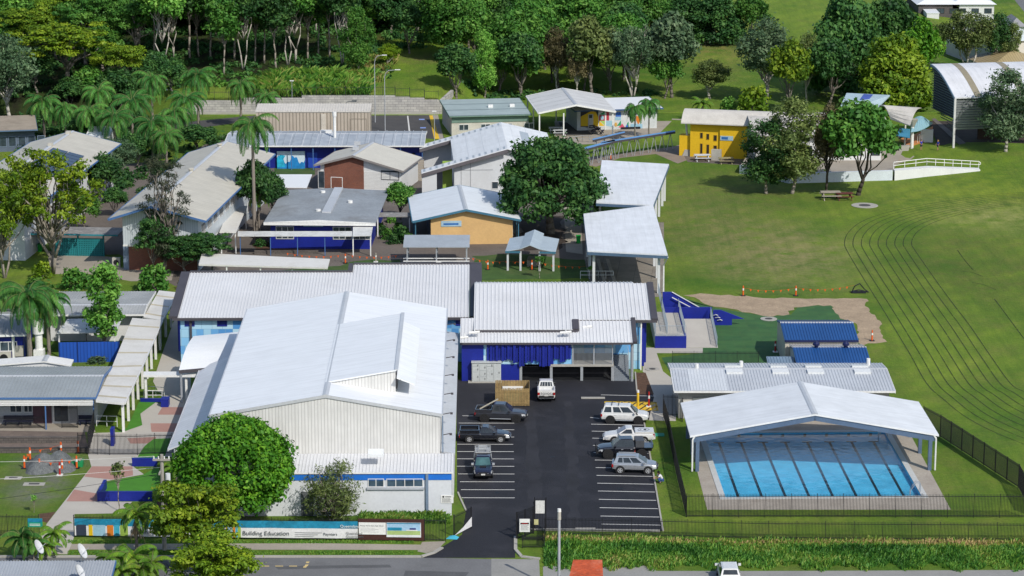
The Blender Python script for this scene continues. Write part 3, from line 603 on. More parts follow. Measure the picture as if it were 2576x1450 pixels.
# --- blue tiled classroom block, west wing (mono slope with a raised bay)
def west_wing():
 F = Fr((446.7, 800), (1181, 798), (474, 687), 5.2, 7.2); W_, L_ = F.W, F.L
 r = F.root('classroom_block', 'long classroom block with pale ribbed roof and sky blue panel walls behind the hall', 'school building')
 xk = F.loc(889, 675, 7.3).x; k = 2.0 / L_; Lr = L_ + 2.4; mb = MB()
 A = [(0, 0, 5.2), (xk, 0, 5.2), (xk, L_, 7.2), (0, L_, 7.2)]; B = [(xk, 0, 5.2), (W_, 0, 5.2), (W_, Lr, 5.2 + k * Lr), (xk, Lr, 5.2 + k * Lr)]
 mb.slab(A, .14).slab(B, .14).ribs(*A, 54, .11, .07).ribs(*B, 37, .11, .07); mb.build('roof', RIBW(), r)
 t = MB(); t.bar((-.5, 0, 5.36), (-.5, L_, 7.36), 1.0, .3).bar((W_ + .7, -.1, 5.36), (W_ + .7, Lr, 5.36 + k * Lr), 1.35, .3).bar((0, L_ + .15, 7.4), (xk, L_ + .15, 7.4), .3, .4).bar((xk, Lr + .15, 5.4 + k * Lr), (W_ + 1.3, Lr + .15, 5.4 + k * Lr), .3, .4).bar((xk - .3, L_, 7.4), (xk - .3, Lr, 5.4 + k * Lr), .5, .4)
 t.box(-.6, -.14, 4.9, W_ + 1.2, -.005, 5.18); t.build('roof_trim', DARKT(), r)
 MB().extr([(.45, 0), (L_ - .3, 0), (L_ - .3, 7.0), (.45, 5.1)], 'x', .2, W_ - .1).build('wall', BTILE, r)
 for c, a, b in (('10', 1395, 1015), ('10', 1640, 1015), ('11', 1508, 1010)):
  p = on(F, c, a, b, .45); win(r, p, (1, 0, 0), 1.1, .9, BLUE(), glass_mat('blue_glass', (.01, .015, .12)), 1)
 t = MB()
 for zx in (1440, ): p = on(F, '10', zx, 1000, .4); t.box(p.x - .12, .25, 0, p.x + .12, .42, 4.9)
 t.build('downpipe', DARKT(), r)
 fin = MB()
 for i in range(9): fin.box(.05 - .2 * (i % 2), .6 + i * .5, 1.2 - .1 * (i % 3), .19, .85 + i * .5, 4.8)
 fin.build('screen', BLUE(), r)
west_wing()
def east_wing():
 F = Fr((1192, 805), (1639.6, 804.5), (1623, 713), 5.7, 7.5); W_, L_ = F.W, F.L; k = 1.8 / L_
 r = F.root('admin_block', 'two storey blue block with ribbed roof and dark blue fins facing the car park', 'school building')
 xk = F.loc(1441, 815, 5.6).x; yl = F.loc(1300, 826, 5.4).y; xk0 = 0
 A = [(0, yl, 5.7 + k * yl), (xk, yl, 5.7 + k * yl), (xk, L_, 7.5), (0, L_, 7.5)]; B = [(xk, 0, 5.7), (W_, 0, 5.7), (W_, L_, 7.5), (xk, L_, 7.5)]
 Cc = [(0, L_, 7.5), (W_ - 1.5, L_, 7.5), (W_ - 1.5, L_ + 3, 6.95), (0, L_ + 3, 6.95)]
 mb = MB(); mb.slab(A, .14).slab(B, .14).slab(Cc, .14).ribs(*A, 25, .11, .07).ribs(*B, 19, .11, .07).ribs(Cc[3], Cc[2], Cc[1], Cc[0], 44, .11, .07); mb.build('roof', RIBW(), r)
 t = MB(); t.bar((W_ + .3, -.1, 5.86), (W_ + .3, L_, 7.66), .7, .3); t.box(xk, -.14, 5.38, W_ + .6, -.005, 5.66); t.box(-.1, yl - .14, 5.7 + k * yl - .32, xk + .5, yl - .005, 5.7 + k * yl - .03); t.bar((xk + .3, yl, 5.8 + k * yl), (xk + .3, -.1, 5.8), .7, .35); t.build('roof_trim', DARKT(), r)
 MB().extr([(.5, 0), (L_ + 2.5, 0), (L_ + 2.5, 6.8), (L_, 7.3), (.5, 5.6)], 'x', .1, W_ - 1.2).build('wall', BTILE, r)
 px = F.onface(1616, 870, .5).x
 P = S('p'); yF = F.loc(*P(1790, 745), 0).y; on_ = lambda a, b, y=None: F.onface(*P(a, b), yF if y is None else y)
 ze = on_(1000, 296, yF - .4).z
 x0, x1 = on_(0, 296, yF - .4).x, on_(2030, 296, yF - .4).x; zt1 = ze + .9
 yt = F.loc(*P(1640, 108), zt1).y; yt = min(yt, .48); yt2 = F.loc(*P(600, 186), ze + .6).y; yt2 = min(max(yt2, yl + .2), .48); xm = on_(1310, 296, yF).x
 mb = MB(); kk = (zt1 - ze) / (yt - yF + .4)
 A = [(x0, yF - .4, ze), (xm, yF - .4, ze), (xm, .48, ze + kk * (.88 - yF)), (x0, .48, ze + kk * (.88 - yF))]; B = [(xm, yF - .4, ze), (x1, yF - .4, ze), (x1, .48, ze + kk * (.88 - yF)), (xm, .48, ze + kk * (.88 - yF))]
 mb.slab(A, .12).slab(B, .12).ribs(*A, 34, .1, .06).ribs(*B, 18, .1, .06); mb.build('porch_roof', RIBW(), r)
 t = MB(); t.box(x0, yF - .52, ze - .22, x1, yF - .405, ze - .01); t.bar((x1 + .2, yF - .5, ze + .12), (x1 + .2, .3, ze + .12 + kk * (.88 - yF)), .45, .3); t.build('porch_gutter', DARKT(), r)
 zl = on_(1100, 560).z; zf = on_(600, 500).z
 lbox(r, 'blue_wall', BLUE(), on_(20, 500).x, yF, 0, on_(275, 500).x, yF + .25, ze - .15)
 lbox(r, 'blue_wall', BLUE(), on_(480, 600).x, yF + .02, 0, on_(705, 600).x, yF + .25, on_(480, 552).z)
 lbox(r, 'panel_wall', BTILE, on_(276, 500).x, yF + .06, on_(480, 552).z + .01, on_(1318, 500).x, yF + .3, ze - .15)
 fin = MB(); f = rng; bot = [505, 505, 505, 500, 505, 505, 500, 485, 500, 525, 525, 570, 565, 525, 510, 520, 500, 510, 570, 570, 565, 560, 545, 480, 485, 520, 515, 480, 485]
 for i, bz in enumerate(bot):
  a = on_(315 + i * 34.1, 320); b = on_(315 + i * 34.1 + 30, bz); dy = (.05, .22, .12, .3, .0, .18)[i % 6]
  fin.box(a.x, yF - .08 - dy, b.z, b.x, yF + .05, ze - .16)
 fin.build('fin_screen', BLUE(), r)
 cz = M('grey_column', (.32, .34, .36), .7)
 mb = MB(); a = on_(1045, 550); b = on_(1800, 575); mb.box(a.x, yF - .1, b.z, b.x, .4, a.z); mb.build('balcony_slab', CONC(), r)
 lbox(r, 'panel_wall', BTILE, on_(1320, 500).x, .2, zl, on_(1990, 500).x, .45, ze + .2)
 for zx in (712, 1068, 1425, 1785): x = on_(zx, 700).x; post(r, x, yF + .1, 0, b.z, .14, cz, 'column')
 for zx in (1320, 1570, 1785): x = on_(zx, 400).x; post(r, x, yF + .05, zl, ze - .1, .07, STEEL(), 'post')
 x = on_(2012, 600).x; MB().tube((x, yF - .1, 0), (x, yF - .1, ze - .1), .17, n=10).build('column', STEEL(), r)
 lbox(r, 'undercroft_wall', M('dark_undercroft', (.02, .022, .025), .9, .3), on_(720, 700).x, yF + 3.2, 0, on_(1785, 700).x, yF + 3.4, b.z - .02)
 lbox(r, 'undercroft_floor', M('dark_undercroft'), on_(712, 700).x, yF - .05, .0, on_(1790, 700).x, yF + 3.19, .04)  # dark floor added so no sunlit grass shows inside the undercroft
 for a0, b0 in ((725, 1055), (1085, 1410), (1440, 1772)):
  mb = MB(); xa, xb = on_(a0, 700).x, on_(b0, 700).x; n = 24
  for i in range(n + 1): xx = xa + (xb - xa) * i / n; mb.box(xx - .012, yF + .18, .02, xx + .012, yF + .205, b.z - .02)
  for zz in (.05, b.z * .5, b.z - .08): mb.box(xa, yF + .17, zz, xb, yF + .215, zz + .05)
  mb.build('screen_grille', BLACK(), r)
 for a0, b0 in ((1330, 1560), (1590, 1765)):
  mb = MB(); xa, xb = on_(a0, 400).x, on_(b0, 400).x; zt_ = on_(a0, 358).z; zb = zl + .05
  for i in range(17): xx = xa + (xb - xa) * i / 16; mb.box(xx - .015, yF - .0, zb, xx + .015, yF + .03, zt_)
  for zz in (zb, zt_ - .05): mb.box(xa, yF - .015, zz, xb, yF + .045, zz + .05)
  mb.build('balustrade', STEEL(), r)
 mb = MB(); xa, xb = on_(1800, 600).x, on_(1985, 600).x; n = 14
 for i in range(n): mb.box(xa, yF + .0 + i * .29, 0, xb, yF + .285 + i * .29, (i + 1) * (zl + .1) / n)
 mb.build('stair', M('grey_tread', (.20, .225, .255), .8, .1), r)
 mb = MB(); mb.bar((xa, yF, 1.0), (xa, yF + 4, zl + 1.1), .06, .06).bar((xb, yF, 1.0), (xb, yF + 4, zl + 1.1), .06, .06).tube((xa, yF, 0), (xa, yF, 1), .03).tube((xb, yF, 0), (xb, yF, 1), .03); mb.build('handrail', STEEL(), r)
 for (a0, b0, wd) in ((170, 195, 120), (1240, 195, 130), (1490, 130, 110), (50, 255, 90)):
  p = F.loc(*P(a0, b0), ze + .75); mb = MB(); s_ = wd * .21486 / 23
  for e in (0, .35): mb.tube((p.x - s_ / 2, p.y + e, p.z + .1), (p.x + s_ / 2, p.y + e, p.z + .2), .1, n=6)
  mb.tube((p.x, p.y, p.z + .15), (p.x, p.y + 1.2, p.z + .3), .07); mb.build('roof_pipe', WPAINT(), r)
 fin = MB()
 for i in range(13): y = .6 + i * .62; fin.box(W_ - 1.18, y, .3 + .25 * ((i * 7) % 3), W_ - .75 + .12 * ((i * 5) % 3), y + .42, 5.2)
 fin.build('end_screen', BLUE(), r)
 for y in (.55, .0): lbox(r, 'downpipe', WPAINT(), W_ - 1.2, y, 0, W_ - 1.06, y + .1, 5.4)
 p = F.onface(*P(1490, 82), .5); win(r, (p.x - .9, .5, p.z - .35), (1, 0, 0), 1.8, .7, FRAMEW, glass_mat('blue_glass', (.01, .015, .12)), 1)
 a = on_(140, 752); b = on_(480, 516); c = thing('meter_cabinet', 'row of white steel service cabinets against the dark blue wall', 'cabinet', F.w(a.x, yF - .75), F.rz); wd = b.x - a.x
 cm = M('cabinet_grey', (.50, .53, .53), .5, .04); lbox(c, 'body', cm, 0, .1, .12, wd, .68, b.z); lbox(c, 'plinth', CONC(), -.4, -.1, 0, wd + .1, .75, .12); lbox(c, 'lid', cm, -.06, .0, b.z, wd + .06, .7, b.z + .1)
 for i, sp in enumerate(([(.0, .52), (.53, .86), (.87, 1)], [(.0, .28), (.29, .6), (.61, 1)], [(0, .85), (.86, 1)], [(0, 1)])):
  for z0, z1 in sp:
   dm = MB(); xa = .08 + i * (wd - .1) / 4; xb = xa + (wd - .1) / 4 - .06; zz0 = .2 + z0 * (b.z - .3); zz1 = .2 + z1 * (b.z - .3) - .05
   dr = dm.box(xa, .06, zz0, xb, .098, zz1).build('door', cm, c); lbox(dr, 'handle', BLACK(), xb - .16, .03, (zz0 + zz1) / 2 - .1, xb - .1, .059, (zz0 + zz1) / 2 + .1)
 return F
EW = east_wing()
# --- curved porch beside the hall, the long white walkway, the link roof
def roofpoly(name, label, cat, pts, t, mat_, posts=(), pm=None, ps=.08, rail=None):
 """open roof from its surveyed corners; posts stand on the ground under (px, py) at roof height"""
 P = [d(*p) for p in pts]; c = sum(P, Vector()) / len(P); r = thing(name, label, cat, (c.x, c.y, 0)); mb = MB(); mb.slab([p - Vector((c.x, c.y, 0)) for p in P], t); ro = mb.build('roof', mat_, r)
 for p in posts: w_ = d(*p) - Vector((c.x, c.y, 0)); MB().box(w_.x - ps, w_.y - ps, 0, w_.x + ps, w_.y + ps, w_.z - .02).build('post', pm or WPAINT(), r)
 return r, c
def porch():
 A = [d(450, 932, 3.5), d(573, 921, 3.5)]; B = [d(487, 846, 4.6), d(613, 834, 4.6)]; c = A[0].copy(); c.z = 0; r = thing('curved_porch', 'white curved porch roof tucked between the hall and the blue panel wall', 'porch', c)
 mb = MB(); n = 8; pr = []
 for i in range(n + 1): k = i / n; pr.append((A[0].lerp(B[0], k) - c + Vector((0, 0, .55 * math.sin(k * math.pi))), A[1].lerp(B[1], k) - c + Vector((0, 0, .55 * math.sin(k * math.pi)))))
 for a, b in zip(pr, pr[1:]): mb.slab([a[0], a[1], b[1], b[0]], .12)
 mb.build('roof', WHITE(), r)
 for p in (pr[0][0], pr[0][1], pr[-1][0]): MB().box(p.x + .1, p.y + .1, 0, p.x + .3, p.y + .3, p.z - .05).build('post', STEEL(), r)
 mb = MB(); mb.bar(pr[0][0] + Vector((0, -.06, .02)), pr[0][1] + Vector((0, -.06, .02)), .1, .35); mb.build('beam', DARKT(), r)
porch()
def walkway():
 wr = M('walkway_white', (.66, .65, .62), .6, .05, .3, 5, .04, dirt=(.45, .42, .36), dirt_amt=.45); band = M('cream_band', (.52, .46, .33), .6)
 L1, R1 = [(333, 800, 3.3), (283, 920, 3.3), (241.6, 1006, 3.3)], [(408, 806, 3.2), (358, 918, 3.2), (313, 1013, 3.2)]
 L2, R2 = [(400, 731, 3.2), (361.6, 798, 3.2)], [(446.6, 736, 3.1), (406.6, 806, 3.1)]
 c = d(300, 960); r = thing('covered_walkway', 'long white covered walkway with cream bands climbing past the left front building', 'walkway', c)
 mb = MB(); BD = []
 for Ls, Rs, n in ((L1, R1, 7), (L2, R2, 3)):
  Lp = [d(*p) - c for p in Ls]; Rp = [d(*p) - c for p in Rs]
  for i in range(len(Lp) - 1): mb.slab([Lp[i + 1], Rp[i + 1], Rp[i], Lp[i]], .12)
  for k in range(n):
   f = (k + .6) / n; z = Vector((0, 0, .006)); a, b = Lp[0].lerp(Lp[-1], f), Rp[0].lerp(Rp[-1], f)
   if len(Lp) == 3: g2 = f * 2; i = int(g2); a, b = Lp[i].lerp(Lp[i + 1], g2 - i), Rp[i].lerp(Rp[i + 1], g2 - i)
   e = (Lp[0] - Lp[-1]).normalized() * .28; bd = MB(); bd.add([a - e + z, b - e + z, b + e + z, a + e + z], [(0, 1, 2, 3)]); BD.append(bd)
 ro = mb.build('roof', wr, r); [b_.build('roof_band', band, ro) for b_ in BD]
 gt = MB()
 for Rs in (R1, R2):
  Rp = [d(*p) - c for p in Rs]
  for a, b in zip(Rp, Rp[1:]): gt.bar(a + Vector((.07, 0, -.0)), b + Vector((.07, 0, .0)), .1, .2)
 Lp, Rp = d(*L1[-1]) - c, d(*R1[-1]) - c; gt.bar(Lp + Vector((0, -.07, 0)), Rp + Vector((0, -.07, 0)), .1, .25); gt.build('gutter', WPAINT(), r)
 for k in range(9):
  f = k / 8; a = (d(*R1[-1]) - c).lerp(d(*R1[0]) - c, f * .96 + .01); MB().box(a.x - .35, a.y - .12, 0, a.x - .1, a.y + .12, 3.05).build('post', WPAINT(), r)
 for k in range(4):
  a = (d(*R2[-1]) - c).lerp(d(*R2[0]) - c, k / 3); MB().box(a.x - .35, a.y - .12, 0, a.x - .1, a.y + .12, 2.95).build('post', WPAINT(), r)
walkway()
rp, _ = roofpoly('link_roof', 'narrow flat white link roof between the walkway and the hall', 'canopy', [(360, 944.5, 2.9), (497, 944.5, 2.9), (497, 935, 2.9), (362, 935, 2.9)], .22, WPAINT(), [(366, 942, 2.9), (468, 942, 2.9), (494, 942, 2.9)], ps=.12)
# --- front left building with the veranda
def front_left():
 F = Fr((-70, 1001), (241, 1000), (275, 922), 3.4); W_, L_ = F.W, F.L
 roof = M('blue_grey_roof', (.30, .33, .345), .45, .1, .2, 4, .05, dirt=(.22, .23, .23), dirt_amt=.4)
 r = gable(F, 'veranda_building', 'low building with ribbed grey roof, blue gutter and veranda benches behind the clay paving', 'school building', 3.4, .65, 'x', oh=(.3, .2, 2.3, .3), roof=roof, wall=M('veranda_wall', (.52, .53, .55), .7, .06), ribs=34, trim=BLUET())
 lv = MB(); xa = 0
 for i in range(4): lv.box(0, -.02, 2.55 + i * .17, W_ - .3, .04, 2.68 + i * .17)
 lv.build('louvre_screen', WPAINT(), r)
 for zx in (345, 708, -20): x = on(F, '20', zx, 250, .05).x; post(r, x, .1, 0, 3.2, .06, BLUET(), 'post')
 yw = 2.3
 for a, b, n in ((75, 165, 2), (180, 245, 2)): p = on(F, '20', a, 205, yw); e = on(F, '20', b, 160, yw); win(r, (p.x, yw, 1.2), (1, 0, 0), e.x - p.x, 1.0, FRAMEW, GLASS, n)
 x = on(F, '20', 400, 250, yw).x; win(r, (x, yw, .1), (1, 0, 0), 1.7, 2.2, FRAMEW, GLASS, 1, .15, 'door')
 x = on(F, '20', 250, 250, yw).x; lbox(r, 'door', M('maroon_door', (.10, .05, .07), .6), x, yw - .05, .05, x + 1.9, yw - .003, 2.2)
 for a, b in ((20, 245), (585, 700)):
  x0, x1 = on(F, '20', a, 250, 1.5).x, on(F, '20', b, 250, 1.5).x; m = MB(); bl = M('navy_bench', (.012, .016, .045), .5)
  m.box(x0, 1.5, .42, x1, 2.0, .48).box(x0, 2.0, .55, x1, 2.06, .95)
  for x in (x0 + .2, (x0 + x1) / 2, x1 - .3): m.box(x, 1.55, .0, x + .08, 2.04, .42)
  tag(m.build('bench', bl), '', 'bench'); o = bpy.data.objects[-1] if False else None
  ob = col.objects[-1]; ob.location = F.o.xy.to_3d(); ob.rotation_euler = (0, 0, F.rz)
  tag(ob, 'navy veranda bench under the windows left of the grey door' if a < 100 else 'short navy veranda bench at the right end by the walkway', 'bench')
 return F
front_left()
# --- grouped blue-walled building on the left
def mid_left():
 roof = M('weathered_grey_roof', (.36, .375, .38), .5, .12, .25, 4, .06, dirt=(.5, .5, .48), dirt_amt=.4)
 F = Fr((112, 792), (362, 791), (398, 731), 3.4); r = gable(F, 'west_classroom', 'grey roofed classroom reaching the top of the white covered walkway', 'school building', 3.4, .35, 'x', ridge=.28, oh=(.4, .4, 1.2, .4), roof=roof, wall=WWALL, ribs=34, trim=WPAINT(), h2=3.3)
 roofpoly('lean_to_canopy', 'patchy white corrugated canopy above the blue sheet fence', 'canopy', [(143, 838, 2.9), (293, 836, 2.9), (308, 799, 3.3), (170, 803, 3.3)], .1, M('patchy_canopy', (.62, .63, .62), .5, .1, dirt=(.3, .3, .29), dirt_amt=.8, dirt_scale=.8), [(148, 836, 2.9), (288, 835, 2.9)])
 F = Fr((-110, 846), (68, 842), (92, 775), 3.3); r = gable(F, 'flue_building', 'blue walled building with grey roof and wall boxes behind the tall palms', 'school building', 3.3, .8, 'x', ridge=.5, oh=(.4, .5, .6, .4), roof=roof, wall=BLUE(), ribs=26, trim=WPAINT())
 p = on(F, '10', 0, 1205, .6); win(r, (p.x, .6, p.z), (1, 0, 0), 1.9, 1.1, FRAMEW, GLASS, 2); p = on(F, '10', 115, 1240, .6); lbox(r, 'meter_box', M('beige_box', (.45, .43, .38), .6), p.x, .35, p.z, p.x + .95, .598, p.z + 1.2)
 p = on(F, '10', 95, 1240, .6); lbox(r, 'downpipe', WPAINT(), p.x, .45, 0, p.x + .3, .598, 3.0)
 a = F.loc(*Q('10', 20, 1290), 0); m = MB(); m.box(a.x - .6, a.y - .5, 0, a.x + 1, a.y + .3, 1.3); ac = m.build('air_conditioner', M('beige_box'), r); MB().tube((a.x + .2, a.y - .5, .65), (a.x + .2, a.y - .53, .65), .45, n=14).build('fan', BLACK(), ac)
 p = d(100, 914, 0); f = thing('flue', 'fat white cylindrical flue rising from the low roof by the palms', 'flue', p)
 MB().tube((0, 0, 1.6), (0, 0, 3.9), .42, n=14).build('pipe', WPAINT(), f, smooth=False); MB().tube((0, 0, 3.4), (0, 0, 4.9), .62, n=14).tube((0, 0, 4.9), (0, 0, 5.0), .5, n=14).build('cowl', WPAINT(), f)
 MB().box(-.55, -.55, 0, .55, .55, 1.6).build('base', WPAINT(), f)
 F = Fr((-60, 922), (178, 920), (172, 905), 3.0); gable(F, 'plant_room', 'low white roofed plant room behind the veranda building', 'shed', 3.0, .5, 'y', ridge=.72, oh=(.2, .2, .2, .2), roof=WPAINT(), wall=WWALL)
mid_left()
def sheet_fence():
 P = [q('10', 450, 1290), q('10', 590, 1288), q('10', 905, 1283)]; sm = stripe_mat('blue_sheet', (.012, .075, .40), (.008, .05, .28), .4, duty=.3); c = P[0].copy(); r = thing('sheet_fence', 'bright blue corrugated sheet fence behind the light green tree', 'fence', c)
 for a, b in zip(P, P[1:]):
  a, b = a - c, b - c; m = MB(); m.hexa([a, b, b + Vector((0, .08, 0)), a + Vector((0, .08, 0)), a + Vector((0, 0, 2.3)), b + Vector((0, 0, 2.3)), b + Vector((0, .08, 2.3)), a + Vector((0, .08, 2.3))]); m.build('sheet_panel', sm, r)
 for p in P: p = p - c; MB().box(p.x - .05, p.y - .06, 0, p.x + .05, p.y - .003, 2.35).build('post', M('navy_post', (.01, .03, .16), .5), r)
sheet_fence()
# --- long two storey block A and its twin, cream roofs
TWOST = stripe_mat('ribbed_pale_blue_cladding', (.55, .60, .64), (.40, .45, .5), .3, duty=.25)
def block_a():
 F = Fr((272.7, 551), (518, 556), (606, 386), 6.9); W_, L_ = F.W, F.L
 cr = stripe_mat('cream_roof_sheets', (.50, .475, .41), (.38, .36, .31), .85, rough=.6, axis='y', duty=.07)
 r = gable(F, 'cream_roof_block', 'two storey block with a cream roof, ribbed gable and brick base', 'school building', 6.9, 1.75, 'y', ridge=.44, oh=(1.4, 1.4, 1.6, .4), roof=cr, wall=TWOST, trim=BLUET())
 mb = MB(); yb = 1.6; mb.box(2.1, yb - .07, 0, W_ - 1.6, yb - .004, 3.0); mb.build('brick_base', BRICK, r)
 lbox(r, 'band', WPAINT(), 1.38, yb - .06, 3.02, W_ - 1.38, yb - .003, 3.25); lbox(r, 'corner_post', M('grey_blue_pipe'), 1.38, yb - .09, 0, 2.05, yb - .004, 3.0)
 for i in range(11):
  y = 3.5 + i * (L_ - 6) / 11
  win(r, (W_ - 1.4, y, 4.2), (0, 1, 0), 2.4, 1.5, FRAMEW, GLASS, 3); win(r, (W_ - 1.4, y, 1.0), (0, 1, 0), 2.4, 1.5, FRAMEW, GLASS, 3)
 for k in (.15, .5, .9):
  y = L_ * k; xr = W_ * .44; m = MB(); m.tube((xr, y, 8.6), (xr, y, 9.0), .3, n=10).tube((xr, y, 8.95), (xr, y, 9.1), .42, n=10); m.build('roof_vent', CREAM(), r)
 F = Fr((-181, 525), (75, 530), (216.6, 360), 6.9); W_, L_ = F.W, F.L
 r = gable(F, 'solar_roof_block', 'two storey block at the left edge with cream roof and dark solar panels', 'school building', 6.9, 1.75, 'y', ridge=.47, oh=(1.2, 1.2, 1.2, .4), roof=cr, wall=WWALL, trim=BLUET())
 zt = r_zt[r.name]
 pm = M('solar_panel', (.012, .02, .05), .2, .2, spec=.6)
 for i in range(2):
  for j in range(9):
   x0 = W_ * .47 + .8 + i * 2.3; x1 = x0 + 2.15; y0 = L_ * .40 + j * 1.75; m = MB(); z = lambda x: zt(x, 0) + .22; m.slab([(x0, y0, z(x0)), (x1, y0, z(x1)), (x1, y0 + 1.6, z(x1)), (x0, y0 + 1.6, z(x0))], .06); m.build('solar_panel', pm, r)
 for i in range(10): y = 3 + i * (L_ - 5) / 10; win(r, (W_ - 1.2, y, 4.2), (0, 1, 0), 2.2, 1.5, FRAMEW, GLASS, 2)
 for k in (.35, .55, .75, .95): y = L_ * k; xr = W_ * .47; m = MB(); m.box(xr - .3, y - .4, 8.6, xr + .3, y + .4, 9.05); m.build('roof_vent', CREAM(), r)
block_a()
# --- flat grey roof building
def grey_flat():
 F = Fr((663, 560), (945, 562), (953, 480), 3.7); W_, L_ = F.W, F.L
 fr = M('bitumen_grey_roof', (.29, .32, .35), .7, .15, .12, 3, .08, dirt=(.16, .16, .16), dirt_amt=.8, dirt_scale=.15)
 r = gable(F, 'grey_roof_classroom', 'square classroom under a stained flat grey roof with a central spine', 'school building', 3.7, .35, 'y', ridge=.5, oh=(.8, .8, .9, .6), roof=fr, wall=BLUE(), ridge_cap=False)
 a = F.loc(*Q('11', 505, 178), 4.1); b = F.loc(*Q('11', 560, -10), 4.1); m = MB(); m.box(W_ * .5 - .2, L_ * .22, 3.9, W_ * .5 + 1.0, L_ - .3, 4.2); m.build('roof_spine', GALV(), r)
 t = MB(); t.box(0, -.1, 3.35, W_ / 2, -.005, 3.72).box(W_ / 2, -.1, 3.35, W_, -.005, 3.72); t.hexa([(0, -.1, 3.68), (W_ / 2, -.1, 3.68), (W_ / 2, -.005, 3.68), (0, -.005, 3.68), (0, -.1, 3.74), (W_ / 2, -.1, 4.09), (W_ / 2, -.005, 4.09), (0, -.005, 3.74)]).hexa([(W_ / 2, -.1, 3.68), (W_, -.1, 3.68), (W_, -.005, 3.68), (W_ / 2, -.005, 3.68), (W_ / 2, -.1, 4.09), (W_, -.1, 3.74), (W_, -.005, 3.74), (W_ / 2, -.005, 4.09)]); t.build('fascia', WPAINT(), r)
 for zx, zy in ((710, 78), (470, 145), (505, 5)): p = F.loc(*Q('11', zx, zy), 4.0); m = MB(); m.tube((p.x, p.y, 3.8), (p.x, p.y, 4.25), .35, n=10); m.build('roof_vent', WPAINT(), r)
 yw = .9
 for a, b, n in ((150, 285, 3), (580, 720, 3), (735, 870, 3)): p = on(F, '11', a, 290, yw); e = on(F, '11', b, 240, yw); win(r, (p.x, yw, 1.3), (1, 0, 0), e.x - p.x, 1.7, FRAMEW, GLASS, n)
 p = on(F, '11', 358, 262, yw); s = lbox(r, 'wall_sign', M('sign_pale', (.35, .5, .6), .5), p.x, yw - .06, p.z, p.x + 2.6, yw - .003, p.z + .7)
 rr, c = roofpoly('covered_path', 'thin corrugated path roof on blue posts in front of the grey roof classroom', 'canopy', [(598, 594, 2.7), (886, 594, 2.7), (886, 582, 2.9), (598, 582, 2.9)], .08, M('patchy_canopy'), [(680, 593, 2.7), (748, 593, 2.7), (817, 593, 2.7), (604, 593, 2.7)], BLUET(), .05)
 roofpoly('porch_canopy', 'small corrugated entry canopy at the right corner of the grey roof classroom', 'canopy', [(887, 594, 2.8), (934, 593, 2.8), (938, 571, 3.2), (888, 571, 3.2)], .08, M('patchy_canopy'), [(888, 592, 2.8), (932, 592, 2.8)], ps=.07)
 roofpoly('ramp_canopy', 'long plain white canopy roof on the lawn behind the classroom block', 'canopy', [(500, 665, 3.0), (824, 674, 3.0), (830, 652, 3.2), (508, 637, 3.2)], .2, M('walkway_white'), [(735, 670, 3.0), (815, 672, 3.0), (655, 668, 3.0), (570, 666, 3.0)])
 roofpoly('garden_canopy', 'white flat canopy between the mural wall and the brick gable', 'canopy', [(690, 471, 2.7), (772, 472, 2.7), (785, 439, 2.9), (690, 439, 2.9)], .12, WHITE(), [(695, 470, 2.7), (770, 470, 2.7)])
 roofpoly('link_canopy', 'narrow ridged link roof between grey roof classroom and orange building', 'canopy', [(946, 545, 2.8), (1035, 545, 2.8), (1035, 535, 2.9), (946, 535, 2.9)], .1, M('dark_patchy_roof', (.25, .24, .23), .7, .2, dirt=(.5, .5, .48), dirt_amt=.6, dirt_scale=1.5), [(950, 544, 2.8), (1030, 544, 2.8)])
 roofpoly('side_canopy', 'white concrete-topped walkway roof along the cream roof block', 'canopy', [(552, 584, 3.0), (594, 584, 3.0), (622, 518, 3.0), (580, 516, 3.0)], .15, M('walkway_white'), [(556, 582, 3.0), (592, 582, 3.0), (618, 522, 3.0)])
grey_flat()
